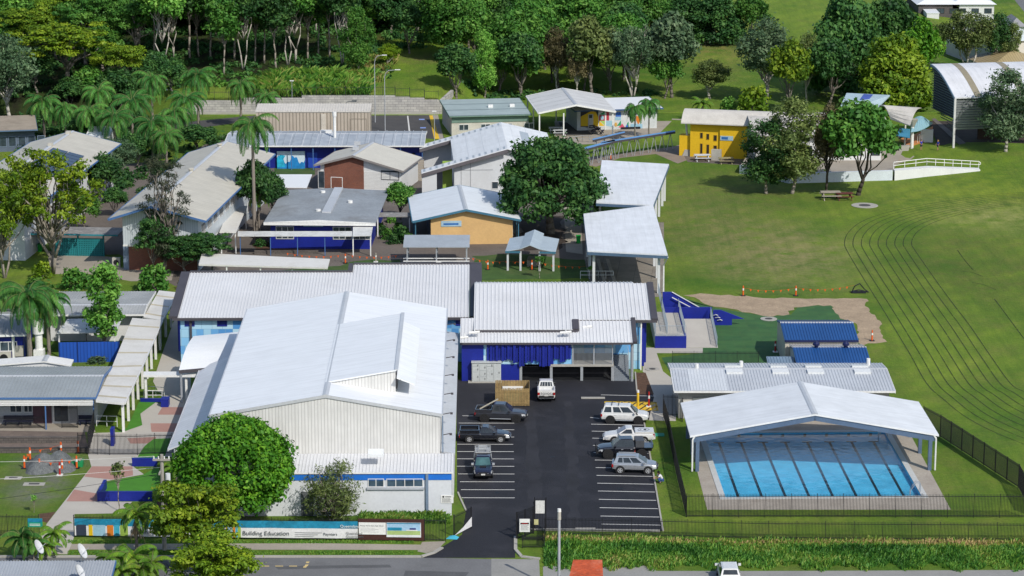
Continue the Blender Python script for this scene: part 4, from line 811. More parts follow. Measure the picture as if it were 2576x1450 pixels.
def brick_gable():
 F = Fr((790.6, 415), (1014, 424), (1020.5, 388), 3.9); W_, L_ = F.W, F.L
 r = gable(F, 'brick_gable_classroom', 'cream gable roofed building with red brick wall and white boards', 'school building', 3.9, 1.6, 'y', ridge=.435, oh=(.7, .5, .7, .5), roof=M('cream_sheet_roof_pale', (.56, .54, .475), .6, .05, dirt=(.45, .42, .36), dirt_amt=.4), wall=WWALL, trim=M('brown_grey_fascia', (.26, .24, .23), .6), h2=3.5)
 zt = r_zt[r.name]; y = .7
 xa, xb = on(F, '01', 520, 1400, y).x, on(F, '01', 815, 1400, y).x; xr = W_ * .435
 MB().extr([(xa, 0), (xb, 0), (xb, zt(xb, 0) - .2), (xr, zt(xr, 0) - .2), (xa, zt(xa, 0) - .2)], 'y', y - .12, y - .004).build('brick_wall', BRICK, r)
 p = on(F, '01', 470, 1410, y); win(r, (p.x, y, .3), (1, 0, 0), 1.0, 2.6, FRAMEW, GLASS, 1)
 p = on(F, '01', 945, 1358, y); e = on(F, '01', 1080, 1293, y); win(r, p, (1, 0, 0), e.x - p.x, e.z - p.z, FRAMED, GLASS, 2)
 bd = MB()
 for i in range(16): z = .2 + i * .21; bd.box(xb + .02, y - .03, z, W_ - .55, y - .004, z + .17) if z + .2 < zt(W_ - .6, 0) - .4 else None
 bd.build('boards', WPAINT(), r)
 for zx, zy in ((765, 1090), (755, 1130)): p = F.loc(*Q('01', zx, zy), 5.3); m = MB(); m.box(p.x - .4, p.y - .3, 5.2, p.x + .4, p.y + .3, 5.75); m.build('roof_vent', GALV(), r)
 m = MB()
 for x in (xa + 1.5, xa + 3.2): m.tube((x, -1.2, 0), (x, -1.2, 2.4), .05)
 m.tube((xa + 1.5, -1.2, 2.4), (xa + 3.2, -1.2, 2.4), .05); m.build('handrail', WPAINT(), r)
 F2 = Fr((1012, 455), (1062, 455), (1062, 415), 0); r2 = F2.root('garden_stair', 'broad concrete steps between the brick gable and the white stair building', 'stairs'); m = MB()
 for i in range(9): m.box(0, i * 1.0, 0, F2.W, i * 1.0 + .99, .18 * (i + 1))
 m.build('steps', TAN, r2)
brick_gable()
def blue_long():
 F = Fr((562, 367), (1067, 367), (1083, 330), 3.8); W_, L_ = F.W, F.L
 pr = brick_mat('light_grey_roof_panels', (.42, .46, .50), (.36, .40, .44), (.58, .6, .62), 40, 2.0, .05, rough=.5, plane='flat', rot=R(90))
 r = gable(F, 'long_blue_classroom', 'long low classroom with pale panelled roof and royal blue wall behind the brick gable', 'school building', 3.8, .6, 'x', ridge=.55, oh=(.6, .6, 1.8, .6), roof=pr, wall=BLUE(), trim=WPAINT(), ribs=22, rib=(.14, .1))
 yw = 1.8
 for a, b, n in ((160, 245, 2), (260, 375, 2), (1000, 1115, 2)): p = on(F, '01', a, 1180, yw); e = on(F, '01', b, 1135, yw); win(r, (p.x, yw, 1.0), (1, 0, 0), e.x - p.x, 1.6, M('blue_frame', (.05, .12, .5), .5), GLASS, n)
 for a in (385, 1180, 1125): p = on(F, '01', a, 1240, yw); lbox(r, 'door', M('bright_blue_door', (.02, .07, .45), .5), p.x, yw - .06, .05, p.x + 1.6, yw - .003, 2.4)
 for i in range(10): x = .3 + i * (W_ - .6) / 9; post(r, x, .25, 0, 3.6, .06, BLUET())
 p = F.loc(*Q('01', 595, 1035), 4.3); m = MB(); m.tube((p.x, p.y, 4.1), (p.x, p.y, 7.6), .22, n=10).tube((p.x, p.y, 7.5), (p.x, p.y, 8.2), .32, n=10); m.build('flue', WPAINT(), r)
 p = F.loc(*Q('01', 530, 1005), 4.3); lbox(r, 'roof_box', WPAINT(), p.x - .9, p.y - .6, 4.2, p.x + .9, p.y + .6, 4.7)
 p = d(*Q('01', 160, 1275)); e = d(*Q('01', 370, 1275)); s = thing('wave_mural_wall', 'low wall painted with blue waves in front of the long blue classroom', 'mural', p, math.atan2(e.y - p.y, e.x - p.x)); w_ = (e - p).length; hh = 2.7
 lbox(s, 'wall', M('mural_pale', (.6, .72, .8), .6), 0, 0, 0, w_, .15, hh); m = MB(); n = 22
 tp = [hh * (.52 + .2 * math.sin(i * .55 + .5) + .09 * math.sin(i * 1.7)) for i in range(n + 1)]
 m.poly([(0, -.004, 0), (w_, -.004, 0)] + [(w_ * i / n, -.004, tp[i]) for i in range(n, -1, -1)]); m.build('wave', M('mural_blue', (.015, .22, .55), .6, .3, 1.5), s)
 m = MB(); m.poly([(0, -.008, .2), (w_ * .3, -.008, .3), (w_ * .22, -.008, 1.4), (w_ * .3, -.008, 2.0), (w_ * .12, -.008, 2.2), (0, -.008, 1.6)]); m.build('crest', M('mural_teal', (.02, .40, .60), .6, .4, 2), s)
 F = Fr((642, 281), (932, 281), (931, 261), 5.0, 5.6); W_ = F.W
 r = gable(F, 'beige_shed', 'long beige ribbed steel shed in front of the block retaining wall', 'shed', 5.0, .6, 'x', ridge=1, oh=(.1, .1, .1, .1), roof=M('shed_roof', (.60, .57, .52), .5, .06), wall=stripe_mat('beige_cladding', (.46, .40, .33), (.24, .21, .17), .55, duty=.3), ribs=44, rib=(.12, .06))
 p = on(F, '01', 492, 900, .1); q2 = on(F, '01', 528, 900, .1); lbox(r, 'pale_panel', M('pale_panel', (.60, .55, .47), .6), p.x, -.0, 0, q2.x, .095, 4.6)
 p = on(F, '01', 710, 900, .1); q2 = on(F, '01', 832, 905, .1); m = MB(); z = p.z; m.box(p.x, .04, 0, p.x + .08, .095, z).box(q2.x, .04, 0, q2.x + .08, .095, z).box(p.x, .04, z, q2.x + .08, .095, z + .08); m.build('door_frame', M('beige_trim', (.3, .26, .21), .6), r)
blue_long()
def stair_building():
 P = S('s3'); F = Fr((1060, 436), (1400, 433), (1070, 366), 3.4); W_, L_ = F.W, F.L; h = 3.4
 r = F.root('white_stair_building', 'white skillion roofed stair building with two roof arms over the steps', 'school building'); z = lambda x: h + 3.5 * min(x, xr) / xr - max(0, x - xr) * .24
 xr = F.onface(1277, 376, 0).x; xo = F.onface(*P(565, 720), 0).x
 roof = stripe_mat('stair_roof_sheets', (.72, .74, .76), (.5, .53, .56), 2.3, rough=.45, axis='x', duty=.02); m = MB(); bw = 2.6
 m.slab([(xo, 0, z(xo)), (xr, 0, z(xr)), (xr, L_, z(xr)), (xo, L_, z(xo))], .14).slab([(xr, 0, z(xr)), (W_, 0, z(W_)), (W_, L_, z(W_)), (xr, L_, z(xr))], .14)
 for y0, y1 in ((0, bw), (L_ - bw, L_)): m.slab([(0, y0, h), (xo, y0, z(xo)), (xo, y1, z(xo)), (0, y1, h)], .14)
 m.build('roof', roof, r); sk = M('roof_skylight', (.42, .46, .50), .3, .05); m = MB()
 for i in range(14):
  x0 = i * xr / 14 + .3; x1 = x0 + xr / 14 - .6
  for y0, y1 in ((.5, bw - .3), (L_ - bw + .3, L_ - .5)): m.add([(x0, y0, z(x0) + .02), (x1, y0, z(x1) + .02), (x1, y1, z(x1) + .02), (x0, y1, z(x0) + .02)], [(0, 1, 2, 3)])
 m.add([(xr + 2.6, 2, z(xr + 2.6) + .02), (xr + 3.9, 2, z(xr + 3.9) + .02), (xr + 3.9, L_ * .8, z(xr + 3.9) + .02), (xr + 2.6, L_ * .8, z(xr + 2.6) + .02)], [(0, 1, 2, 3)]); m.build('skylight', sk, r)
 t = MB()
 for y in (-.08, bw + .005, L_ - bw - .08): t.hexa([(0, y, h - .6), (xo if y > 0 else xr, y, z(xo if y > 0 else xr) - .6), (xo if y > 0 else xr, y + .075, z(xo if y > 0 else xr) - .6), (0, y + .075, h - .6), (0, y, h - .1), (xo if y > 0 else xr, y, z(xo if y > 0 else xr) - .1), (xo if y > 0 else xr, y + .075, z(xo if y > 0 else xr) - .1), (0, y + .075, h - .1)])
 t.build('fascia', M('dark_grey_fascia', (.12, .11, .12), .5), r)
 MB().extr([(xo + .05, 0), (W_ - .4, 0), (W_ - .4, z(W_ - .4) - .2), (xr, z(xr) - .2), (xo + .05, z(xo) - .2)], 'y', .9, L_ - .4).build('wall', LGREY, r)
 for y0 in (.2, L_ - .5):
  xa = F.onface(*P(100, 850), y0).x if y0 < 1 else .4; xb = F.onface(*P(315, 850), y0).x if y0 < 1 else 5.2
  MB().extr([(xa, 0), (xb, 0), (xb, z(xb) - .2), (xa, z(xa) - .2)], 'y', y0, y0 + .2).build('wing_wall', LGREY, r)
 m = MB()
 for a in (670, 805): x = F.onface(*P(a, 800), .9).x; m.box(x - .03, .86, 0, x + .03, .898, z(x) - .3)
 m.box(F.onface(*P(575, 715), .9).x, .86, 3.6, F.onface(*P(1130, 715), .9).x, .898, 3.66); m.build('panel_joint', M('joint_grey', (.25, .26, .28), .6), r)
 lbox(r, 'green_wall', M('lime_green_wall', (.28, .42, .07), .6), xo - 1.6, 2.8, 0, xo - .2, 3.1, 4.6)
 p = F.onface(*P(1110, 1085), .9); win(r, (p.x, .9, .8), (1, 0, 0), 1.0, 1.1, FRAMEW, GLASS, 1)
 m = MB(); n = 12
 for i in range(n): m.box(5.4 + i * .32, 1.2, 0, 5.71 + i * .32, 2.7, .17 * (i + 1))
 m.build('stair', M('grey_tread'), r); m = MB(); m.bar((5.4, 1.15, 1.0), (9.2, 1.15, 3.1), .05, .06)
 for i in range(10): x = 5.5 + i * .4; m.tube((x, 1.15, .1 + i * .22), (x, 1.15, 1.0 + i * .22), .025)
 m.build('handrail', BLACK(), r)
stair_building()
def orange():
 F = Fr((1038, 557), (1309.6, 553), (1051, 494), 3.4); W_, L_ = F.W, F.L
 roof = stripe_mat('pale_blue_white_sheets', (.70, .735, .77), (.60, .64, .68), 1.6, rough=.45, axis='y', duty=.012, var=.05)
 xl = F.onface(1084, 590, .7).x
 r = gable(F, 'orange_gable_building', 'small hall with white roof and apricot orange gable wall', 'school building', 3.4, 1.5, 'y', ridge=.495, oh=(xl, 1.0, .7, .5), roof=roof, wall=M('apricot_render', (.62, .40, .17), .8, .07, .4, 5, .04, dirt=(.45, .27, .12), dirt_amt=.4), trim=M('teal_trim', (.05, .16, .24), .5))
 lbox(r, 'side_wall', M('shaded_blue_wall', (.06, .08, .11), .7), xl - .06, .8, 0, xl - .003, L_ - .6, 3.3)  # dark blue wall with the eave's shade painted into its colour
 for y in (.5, 4, 8): post(r, .4, y, 0, 3.2, .06, M('teal_trim'))
 p = on(F, '11', 1398, 262, .7); s = lbox(r, 'wall_sign', M('sign_pale'), p.x, .62, p.z, p.x + 2.7, .697, p.z + .75)
 lbox(s, 'stripe', M('sign_blue', (.03, .14, .4), .5), p.x + .3, .61, p.z + .2, p.x + 2.3, .618, p.z + .45)
 m = MB(); x = W_ - 1.0
 win(r, (x, 1.2, .9), (0, 1, 0), 1.4, 1.5, FRAMEW, GLASS, 1); win(r, (x, 4.2, .9), (0, 1, 0), 1.4, 1.5, FRAMEW, GLASS, 1)
 for y in (.4, 4, 8): post(r, W_ - .25, y, 0, 3.2, .06, M('teal_trim'))
orange()
# --- covered area by the oval, pool roof, amenities, sheds
def oval_shelter():
 A = [(1478, 631), (1679.5, 641), (1643, 516), (1467.9, 538)]; B = [(1500, 509), (1643, 516), (1683, 413), (1514, 403)]; h = 5.1
 c = d(1580, 700); r = thing('oval_shelter', 'tall white roofed open shelter in two angled bays beside the oval', 'shelter', c); roof = stripe_mat('shelter_roof_sheets', (.72, .74, .77), (.62, .64, .68), 1.1, rough=.45, axis='x', duty=.02)
 for P in (A, B): MB().slab([d(p[0], p[1], h) - c for p in P], .16).build('roof', roof, r)
 t = MB(); tr = M('blue_grey_fascia', (.09, .15, .24), .5)
 for P in (A, B):
  for i in ((0, 1), (1, 2), (3, 0)):
   a, b = d(*P[i[0]], h) - c, d(*P[i[1]], h) - c; t.bar(a + Vector((0, 0, -.17)), b + Vector((0, 0, -.17)), .12, .35)
 t.build('fascia', tr, r)
 for p in ((1664, 636), (1660, 600), (1653, 572), (1648, 545)): a = d(p[0], p[1], h) - c; post(r, a.x - .3, a.y, 0, h - .2, .16, LGREY, 'column')
 for p in ((1648, 505), (1656, 480), (1664, 455), (1672, 430), (1678, 418)): a = d(p[0], p[1], h) - c; post(r, a.x - .3, a.y, 0, h - .2, .16, LGREY, 'column')
 for p in ((1490, 628), (1480, 585), (1474, 550), (1506, 500)): a = d(p[0], p[1], h) - c; post(r, a.x + .2, a.y, 0, h - .2, .16, LGREY, 'column')
 a, b = d(1680, 641, h) - c, d(1664, 636, h) - c; m = MB(); m.path([(a.x, a.y, a.z - .3), (b.x + .3, b.y, a.z - 1.6), (b.x + .3, b.y, .05)], .09); m.build('downpipe', WPAINT(), r)
 for k in range(3):
  s0, s1 = d(1500 + k * 26, 735), d(1480 + k * 24, 660); m = MB(); m.bar(s0 + Vector((0, 0, .45)), s1 + Vector((0, 0, .45)), .4, .06)
  for f in (.1, .5, .9): p = s0.lerp(s1, f); m.box(p.x - .15, p.y - .1, 0, p.x + .15, p.y + .1, .41)
  tag(m.build('bench', TAN), ('outermost', 'middle', 'innermost')[k] + ' long concrete bench under the oval shelter roof counting from the courtyard', 'bench', 'benches under the oval shelter')
oval_shelter()
def pool_roof():
 F = Fr((1736, 1097), (2362, 1094), (1711, 1013.7), 3.6); W_, L_ = F.W, F.L; h = 3.6; rise = F.onface(2048.6, 1041.7, 0).z - h
 r = gable(F, 'pool_roof', 'wide white gable canopy on steel posts over half of the swimming pool', 'pool roof', h, rise, 'y', ridge=.5, th=.18, roof=stripe_mat('pool_roof_sheets', (.70, .72, .745), (.60, .62, .65), 1.8, rough=.42, axis='y', duty=.012), wall=None, ridge_cap=True)
 sb = M('steel_blue_beam', (.10, .15, .24), .5, .1); m = MB()
 for y in (.25, L_ / 2, L_ - .25):
  m = MB(); m.bar((.3, y, h - .2), (W_ / 2, y, h + rise - .2), .3, .5).bar((W_ / 2, y, h + rise - .2), (W_ - .3, y, h - .2), .3, .5); m.build('rafter', sb, r)
 for y in (.25, L_ / 2, L_ - .25):
  for x in (.75, W_ - .75): post(r, x, y, 0, h - .2, .17, sb, 'column')
 for x in (.25, W_ - .25): MB().path([(x + (.2 if x < 1 else -.2), .1, h - .1), (x, .05, h - .4), (x, .05, .05)], .09).build('downpipe', WPAINT(), r)
 p = F.loc(2000, 1075, 2.6); m = MB(); m.tube((W_ / 2 - .8, L_ - .4, h + rise - .6), (W_ / 2 - .8, L_ - .4, h + rise - 1.4), .05).tube((W_ / 2 - 1.3, L_ - .5, h + rise - 1.5), (W_ / 2 - .3, L_ - .5, h + rise - 1.5), .22); m.build('speaker', BLACK(), r)
pool_roof()
def amenities():
 F = Fr((1696, 984), (2252, 984), (2217, 916), 3.1); W_, L_ = F.W, F.L
 gr = M('pale_grey_ribbed_roof', (.50, .53, .57), .45, .08, .2, 4, .04, dirt=(.4, .41, .43), dirt_amt=.4)
 r = gable(F, 'pool_amenities', 'long pool amenities block with pale grey ribbed roof and white skylights', 'amenities block', 3.1, .6, 'x', ridge=.62, oh=(.5, .5, .7, .4), roof=gr, wall=M('warm_grey_wall', (.42, .41, .38), .8, .06), ribs=72, trim=WPAINT(), h2=3.2)
 zt = r_zt[r.name]; yr = L_ * .62; lg = M('skylight_white', (.72, .74, .74), .3, .04)
 m = MB(); a, b = .2, .34; m.box(W_ * a, .1, 0, 0, 0, 0) if False else None
 for zx, c in ((1680, '12'), (95, '13'), (360, '13'), (715, '13')):
  x = F.loc(*Q(c, zx, 1375), 3.5).x
  for y, s in ((yr - 1.7, 1), (yr + .5, 1)):
   m = MB(); m.slab([(x - .85, y, zt(0, y) + .2), (x + .85, y, zt(0, y) + .2), (x + .85, y + 1.1, zt(0, y + 1.1) + .2), (x - .85, y + 1.1, zt(0, y + 1.1) + .2)], .2); m.build('skylight', lg, r)
 m = MB(); x = F.loc(*Q('12', 1480, 1400), 3.4).x; z = .03; m.add([(x - 2.0, .05, zt(0, .05) + z), (x + 1.8, .05, zt(0, .05) + z), (x + 1.8, yr - .3, zt(0, yr - .3) + z), (x - 2.0, yr - .3, zt(0, yr - .3) + z)], [(0, 1, 2, 3)]); m.build('clear_roof_sheet', M('clear_sheet', (.64, .67, .70), .4, .05), r)
 for zx, zy, c in ((1395, 1340, '12'), (1730, 1320, '12'), (757, 1300, '13')): p = F.loc(*Q(c, zx, zy), 3.6); m = MB(); m.tube((p.x, p.y, 3.3), (p.x, p.y, 4.2), .2, n=8); m.build('roof_vent', WPAINT(), r)
 for a, b in ((1365, 1540), (1580, 1700)):
  x0, x1 = on(F, '22', a, 90, .7).x, on(F, '22', b, 90, .7).x; m = MB()
  for i in range(8): m.box(x0, .6, .1 + i * .28, x1, .695, .35 + i * .28)
  m.build('roller_door', M('roller_grey', (.25, .27, .26), .6), r)
 p = on(F, '22', 1330, 110, .7); lbox(r, 'notice_board', WPAINT(), p.x - .5, .64, 1.0, p.x + .5, .695, 1.9)
 bl = stripe_mat('bright_blue_roof', (.010, .075, .33), (.006, .045, .22), .35, rough=.4, axis='x', duty=.25); bl2 = M('blue_ribbed_roof', (.018, .085, .27), .38, .1, .3, 4, .05)
 F = Fr((1974, 856), (2160, 856), (1948.7, 806), 3.2); L_ = F.L
 r = gable(F, 'blue_roof_shed', 'cream steel shed with blue gable roof on the oval edge', 'shed', 3.2, .75, 'x', ridge=.56, oh=(.08, .08, .08, .08), roof=bl2, wall=stripe_mat('cream_cladding', (.58, .54, .46), (.42, .38, .32), .3, duty=.2), ribs=26, rib=(.1, .07))
 lbox(r, 'gutter', M('navy_gutter', (.006, .012, .07), .5), 0, -.14, 3.0, F.W, -.005, 3.2)
 F = Fr((2004, 916), (2192, 916), (1980, 872), 2.7); W_ = F.W
 r = gable(F, 'blue_roof_store', 'low shed with blue front slope and white rear slope behind the pool amenities', 'shed', 2.7, .7, 'x', ridge=.58, oh=(.08, .08, .08, .08), roof=bl2, wall=M('store_wall', (.5, .5, .5), .7), ribs=26, rib=(.1, .07), ridge_cap=False)
 L_ = F.L; yr = L_ * .58; m = MB(); z0, z1 = 3.42, 2.76; A = [(-.05, yr + .05, z0 + .02), (W_ + .05, yr + .05, z0 + .02), (W_ + .05, L_ + .6, z1), (-.05, L_ + .6, z1)]; m.slab(A, .05).ribs(A[3], A[2], A[1], A[0], 26, .1, .07); m.build('rear_slope', M('rusty_white_roof', (.62, .60, .58), .6, .1, dirt=(.33, .2, .12), dirt_amt=.55, dirt_scale=.7), r)
 for k in (.32, .72): x = W_ * k; m = MB(); m.tube((x, yr, 3.3), (x, yr, 3.65), .22, n=10).tube((x, yr, 3.65), (x, yr, 3.85), .38, .38, n=10).tube((x, yr, 3.85), (x, yr, 4.1), .38, .12, n=10); m.build('roof_vent', M('navy_gutter'), r)
 F = Fr((1932, 916), (2000, 916), (1937, 903), 2.4); gable(F, 'lean_to_shed', 'small grey blue skillion shed left of the low blue roofed shed', 'shed', 2.4, .25, 'x', ridge=1, oh=(.05,) * 4, roof=M('slate_blue_roof', (.2, .28, .37), .5), wall=M('store_wall'), ribs=9)
amenities()
# --- behind: grey blue roof building, gable shelter, mural building, yellow hall, white building, arch shed
def rear_group():
 F = Fr((1131, 293), (1337, 288), (1117, 252), 3.4, 3.9); W_ = F.W
 r = gable(F, 'slate_roof_building', 'low building with grey green striped roof beside the gable shelter', 'school building', 3.4, .55, 'x', ridge=1, oh=(.4, .4, .6, .3), roof=stripe_mat('slate_striped_roof', (.34, .41, .41), (.13, .17, .18), 4.6, rough=.5, axis='y', duty=.09), wall=M('cream_wall', (.55, .52, .46), .8), trim=M('green_fascia', (.16, .25, .21), .6))
 L_ = F.L
 lbox(r, 'green_band', M('green_fascia'), .4, .5, 2.2, W_ - .4, .595, 3.2)
 for zx, zy in ((1770, 805), (1933, 800)): p = F.loc(*Q('01', zx, zy), 3.8); lbox(r, 'roof_vent', WPAINT(), p.x - .4, p.y - .3, 3.6, p.x + .4, p.y + .3, 4.1)
 for i in range(4): x = 1.6 + i * 3.6; win(r, (x, .6, .9), (1, 0, 0), 1.6, 1.0, FRAMEW, GLASS, 2)
 P = S('s6'); F = Fr((1354.5, 284), (1548.4, 280.5), (1331.4, 241.5), 4.5); W_, L_ = F.W, F.L; rise = F.onface(1448.5, 263.4, 0).z - 4.5
 r = gable(F, 'gable_shelter', 'open white gable shelter on slender posts beside the mural building', 'shelter', 4.5, rise, 'y', ridge=.49, th=.2, roof=stripe_mat('gable_shelter_sheets', (.60, .60, .59), (.24, .22, .22), 3.3, rough=.5, axis='y', duty=.03), wall=None, trim=WPAINT())
 for k, xs in enumerate(((.2, W_ * .33, W_ - .4), (.2, W_ - .4), (.2, W_ * .4, W_ - .4))):
  for x in xs: post(r, x, (.3, L_ / 2, L_ - .3)[k], 0, 4.3, .1)
 F = Fr((1446, 279), (1668, 272), (1690, 246), 3.5); W_, L_ = F.W, F.L
 r = gable(F, 'mural_building', 'white flat roofed building with a bright geometric mural and yellow entry', 'school building', 3.5, .3, 'x', ridge=1, oh=(.6, .8, .9, .4), roof=WHITE(), wall=M('mural_base_white', (.55, .58, .58), .7), trim=M('dusk_blue_fascia', (.035, .10, .24), .5))
 y = .9; o_ = lambda a, b: F.onface(*P(a, b), y)
 cols = dict(y=(.72, .47, .01), g=(.03, .30, .13), r=(.42, .035, .06), b=(.04, .16, .55), lb=(.30, .50, .62), o=(.62, .19, .02), p=(.62, .09, .16), k=(.02, .025, .04), w=(.6, .62, .62), lg=(.35, .55, .12), tan=(.6, .35, .08))
 mm = {k: M('mural_' + k, v, .6, .05) for k, v in cols.items()}
 def shape(k, pts, dz=.01, name='mural_shape'):
  q3 = [o_(*p) for p in pts]; m = MB(); pr = [(p.x, max(.06, min(p.z, 3.15))) for p in q3]; m.extr(pr, 'y', y - dz - .008, y - .003); return m.build(name, mm[k], r)
 shape('k', [(965, 620), (965, 380), (1225, 380), (1225, 620)]); shape('y', [(968, 608), (968, 468), (1110, 375), (1150, 372), (1190, 400), (1228, 480), (1225, 608)], .03)
 shape('w', [(1238, 620), (1238, 390), (1700, 375), (1700, 640)]); shape('g', [(1240, 440), (1320, 388), (1320, 440)], .03); shape('r', [(1240, 445), (1325, 445), (1325, 528), (1240, 528)], .03)
 shape('y', [(1240, 605), (1240, 530), (1320, 605)], .03); shape('lg', [(1250, 530), (1328, 530), (1328, 600)], .03); shape('lb', [(1335, 600), (1335, 530), (1430, 530), (1430, 620)], .03); shape('r', [(1345, 525), (1345, 400), (1385, 400), (1385, 525)], .03)
 shape('b', [(1480, 470), (1480, 405), (1560, 400), (1560, 470)], .03); shape('lb', [(1470, 520), (1470, 475), (1560, 475), (1560, 520)], .03); shape('g', [(1500, 605), (1560, 520), (1562, 600)], .03); shape('p', [(1520, 625), (1580, 570), (1625, 640)], .03); shape('b', [(1622, 628), (1648, 575), (1672, 636)], .03); shape('g', [(1648, 570), (1672, 540), (1674, 630)], .05)
 shape('o', [(1782, 520), (1782, 460), (1862, 460), (1862, 505), (1815, 585)], .03); shape('lb', [(1700, 640), (1700, 575), (1875, 575), (1875, 650)], .025)
 shape('tan', [(1484 + 22 * math.cos(a * .52), 585 + 32 * math.sin(a * .52)) for a in range(12)], .05); shape('lb', [(1283 + 28 * math.cos(a * .52), 485 + 32 * math.sin(a * .52)) for a in range(12)], .05)
 a, b = o_(1075, 605), o_(1150, 430); dr = lbox(r, 'door', M('pale_door', (.5, .5, .47), .6), a.x, y - .09, .08, b.x, y - .04, b.z); a, b = o_(1088, 490), o_(1135, 440); lbox(dr, 'pane', GLASS, a.x, y - .11, a.z, b.x, y - .091, b.z)
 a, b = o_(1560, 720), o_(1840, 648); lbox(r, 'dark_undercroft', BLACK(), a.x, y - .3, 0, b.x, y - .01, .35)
 x = W_ - .8; win(r, (x, 1.5, 1.2), (0, 1, 0), 1.6, 1.2, FRAMEW, GLASS, 2)
 def bowed(F, h, rise, mat_, x0, x1, n=10, th=.16, half=1.0):
  m = MB(); L_ = F.L; pr = [(L_ * i / n, h + rise * (1 - (1 - 2 * (i / n) * half * .5 - 0) ** 2) if half == 2 else h + rise * math.sin(math.pi / 2 * (i / n) * half)) for i in range(n + 1)]
  for (ya, za), (yb_, zb) in zip(pr, pr[1:]): m.slab([(x0, ya, za), (x1, ya, za), (x1, yb_, zb), (x0, yb_, zb)], th)
  return m, pr
 F = Fr((1713, 309), (1879, 315.5), (1729, 277), 5.5, 6.9); W_, L_ = F.W, F.L * 1.25
 F.L = L_; r = F.root('yellow_hall', 'tall golden yellow walled hall under a bowed white roof', 'school building'); xe = F.onface(2080, 322, 0).x
 m, pr = bowed(F, 5.5, 1.7, None, 0, xe, 12, half=1.45); m.build('roof', M('dusty_white_roof', (.58, .55, .50), .6, .08, dirt=(.38, .35, .31), dirt_amt=.6, dirt_scale=.4), r)
 YW = M('golden_yellow_render', (.74, .46, .012), .8, .06, .4, 4, .04, dirt=(.5, .27, .01), dirt_amt=.4); Z = lambda a, b: F.onface(*Q('02', a, b), 1.0)
 xw = Z(1345, 1100).x; xs = Z(1570, 1100).x; xd = Z(1775, 1100).x
 MB().extr([(xw, 0), (xs, 0), (xs, 5.5), (xw, 5.5)], 'y', 1.0, L_ - 1).build('wall', YW, r)
 MB().extr([(xs + .003, 0), (xd, 0), (xd, 5.4), (xs + .003, 5.4)], 'y', .7, L_ - 1).build('wall', YW, r)
 MB().extr([(xd + .003, 0), (xe - .5, 0), (xe - .5, 5.3), (xd + .003, 5.3)], 'y', 1.3, L_ - 1).build('side_wall', WWALL, r)
 dk = M('dark_opening', (.02, .018, .015), .5)
 for a, b, c_, e in ((1420, 1045, 1442, 1003), (1468, 1055, 1490, 1012), (1522, 1065, 1548, 1022), (1420, 1160, 1440, 1085), (1468, 1175, 1490, 1093), (1522, 1135, 1548, 1100)):
  p, s_ = Z(a, b), Z(c_, e); win(r, (p.x, 1.0, max(.1, p.z)), (1, 0, 0), s_.x - p.x, s_.z - p.z, M('yellow_frame', (.3, .18, .02), .6), dk, 1, .06)
 p, s_ = F.onface(*Q('02', 1573, 1055), .7), F.onface(*Q('02', 1670, 1035), .7); sg = lbox(r, 'wall_sign', M('sign_pale'), p.x, .62, p.z - .1, s_.x, .697, s_.z + .1)
 lbox(sg, 'stripe', M('sign_blue'), p.x + .2, .61, p.z + .05, s_.x - .8, .619, s_.z - .05)
 m = MB(); m.box(xw - 1.8, 1.5, 0, xw - .01, 3.5, 3.2); m.build('side_room', YW, r)
 p = F.loc(*Q('02', 1332, 1175), 0); MB().tube((p.x, p.y, .9), (p.x - .5, p.y + .2, 5.3), .17, n=8).build('column', LGREY, r); MB().add([(p.x - .9, p.y - .6, 0), (p.x + 1.1, p.y - .6, 0), (p.x + 1.1, p.y + .7, 0), (p.x - .9, p.y + .7, 0), (p.x - .5, p.y - .5, 1.0), (p.x + .7, p.y - .5, 1.0), (p.x + .7, p.y + .5, 1.0), (p.x - .5, p.y + .5, 1.0)], [(0, 3, 2, 1), (4, 5, 6, 7), (0, 1, 5, 4), (1, 2, 6, 5), (2, 3, 7, 6), (3, 0, 4, 7)]).build('column_base', CONC(), r)
 p = F.loc(*Q('02', 1540, 1212), 0); lbox(r, 'air_conditioner', M('beige_box'), p.x - .7, p.y - .3, 0, p.x + .8, p.y + .5, 1.7)
 c = d(1990, 455); r = thing('white_oval_building', 'white walled building with bowed roofs half hidden by trees above the oval', 'school building', c, 0); lw = M('oval_wall_white', (.60, .66, .72), .8, .05, dirt=(.45, .5, .55), dirt_amt=.3)
 def wseg(a, b, h, nm='base_wall', t=.4, mt=None): p, e = d(*a) - c, d(*b) - c; sd = Vector((-(e - p).y, (e - p).x, 0)).normalized() * t; MB().hexa([p, e, e + sd, p + sd] + [v + Vector((0, 0, h)) for v in (p, e, e + sd, p + sd)]).build(nm, mt or lw, r)
 wseg((1860, 437), (1985, 462), 1.3); wseg((1985, 462), (2245, 454), 1.5); wseg((2245, 454), (2120, 420), .05)
 T = [d(1862, 437), d(1985, 461), d(2245, 453), d(2270, 400), d(1900, 380)]; MB().poly([(p.x - c.x, p.y - c.y, 1.25) for p in T]).build('terrace', TAN, r)
 a, b = d(1900, 424) - c, d(2215, 424) - c; y0 = a.y; MB().box(a.x, y0, 0, b.x, y0 + 14, 5.2).build('wall', WWALL, r)
 m, pr = bowed(Fr((1880, 345), (2110, 345), (1890, 310), 5.3), 0, 0, None, 0, 1); m = MB()
 for i in range(10):
  f0, f1 = i / 10, (i + 1) / 10; zz = lambda f: 5.25 + 1.5 * math.sin(math.pi * f * .8); m.slab([(a.x - .6, y0 - 1 + 16 * f0, zz(f0)), (b.x + 1.5, y0 - 1 + 16 * f0, zz(f0)), (b.x + 1.5, y0 - 1 + 16 * f1, zz(f1)), (a.x - .6, y0 - 1 + 16 * f1, zz(f1))], .16)
 m.build('roof', M('dusty_white_roof'), r)
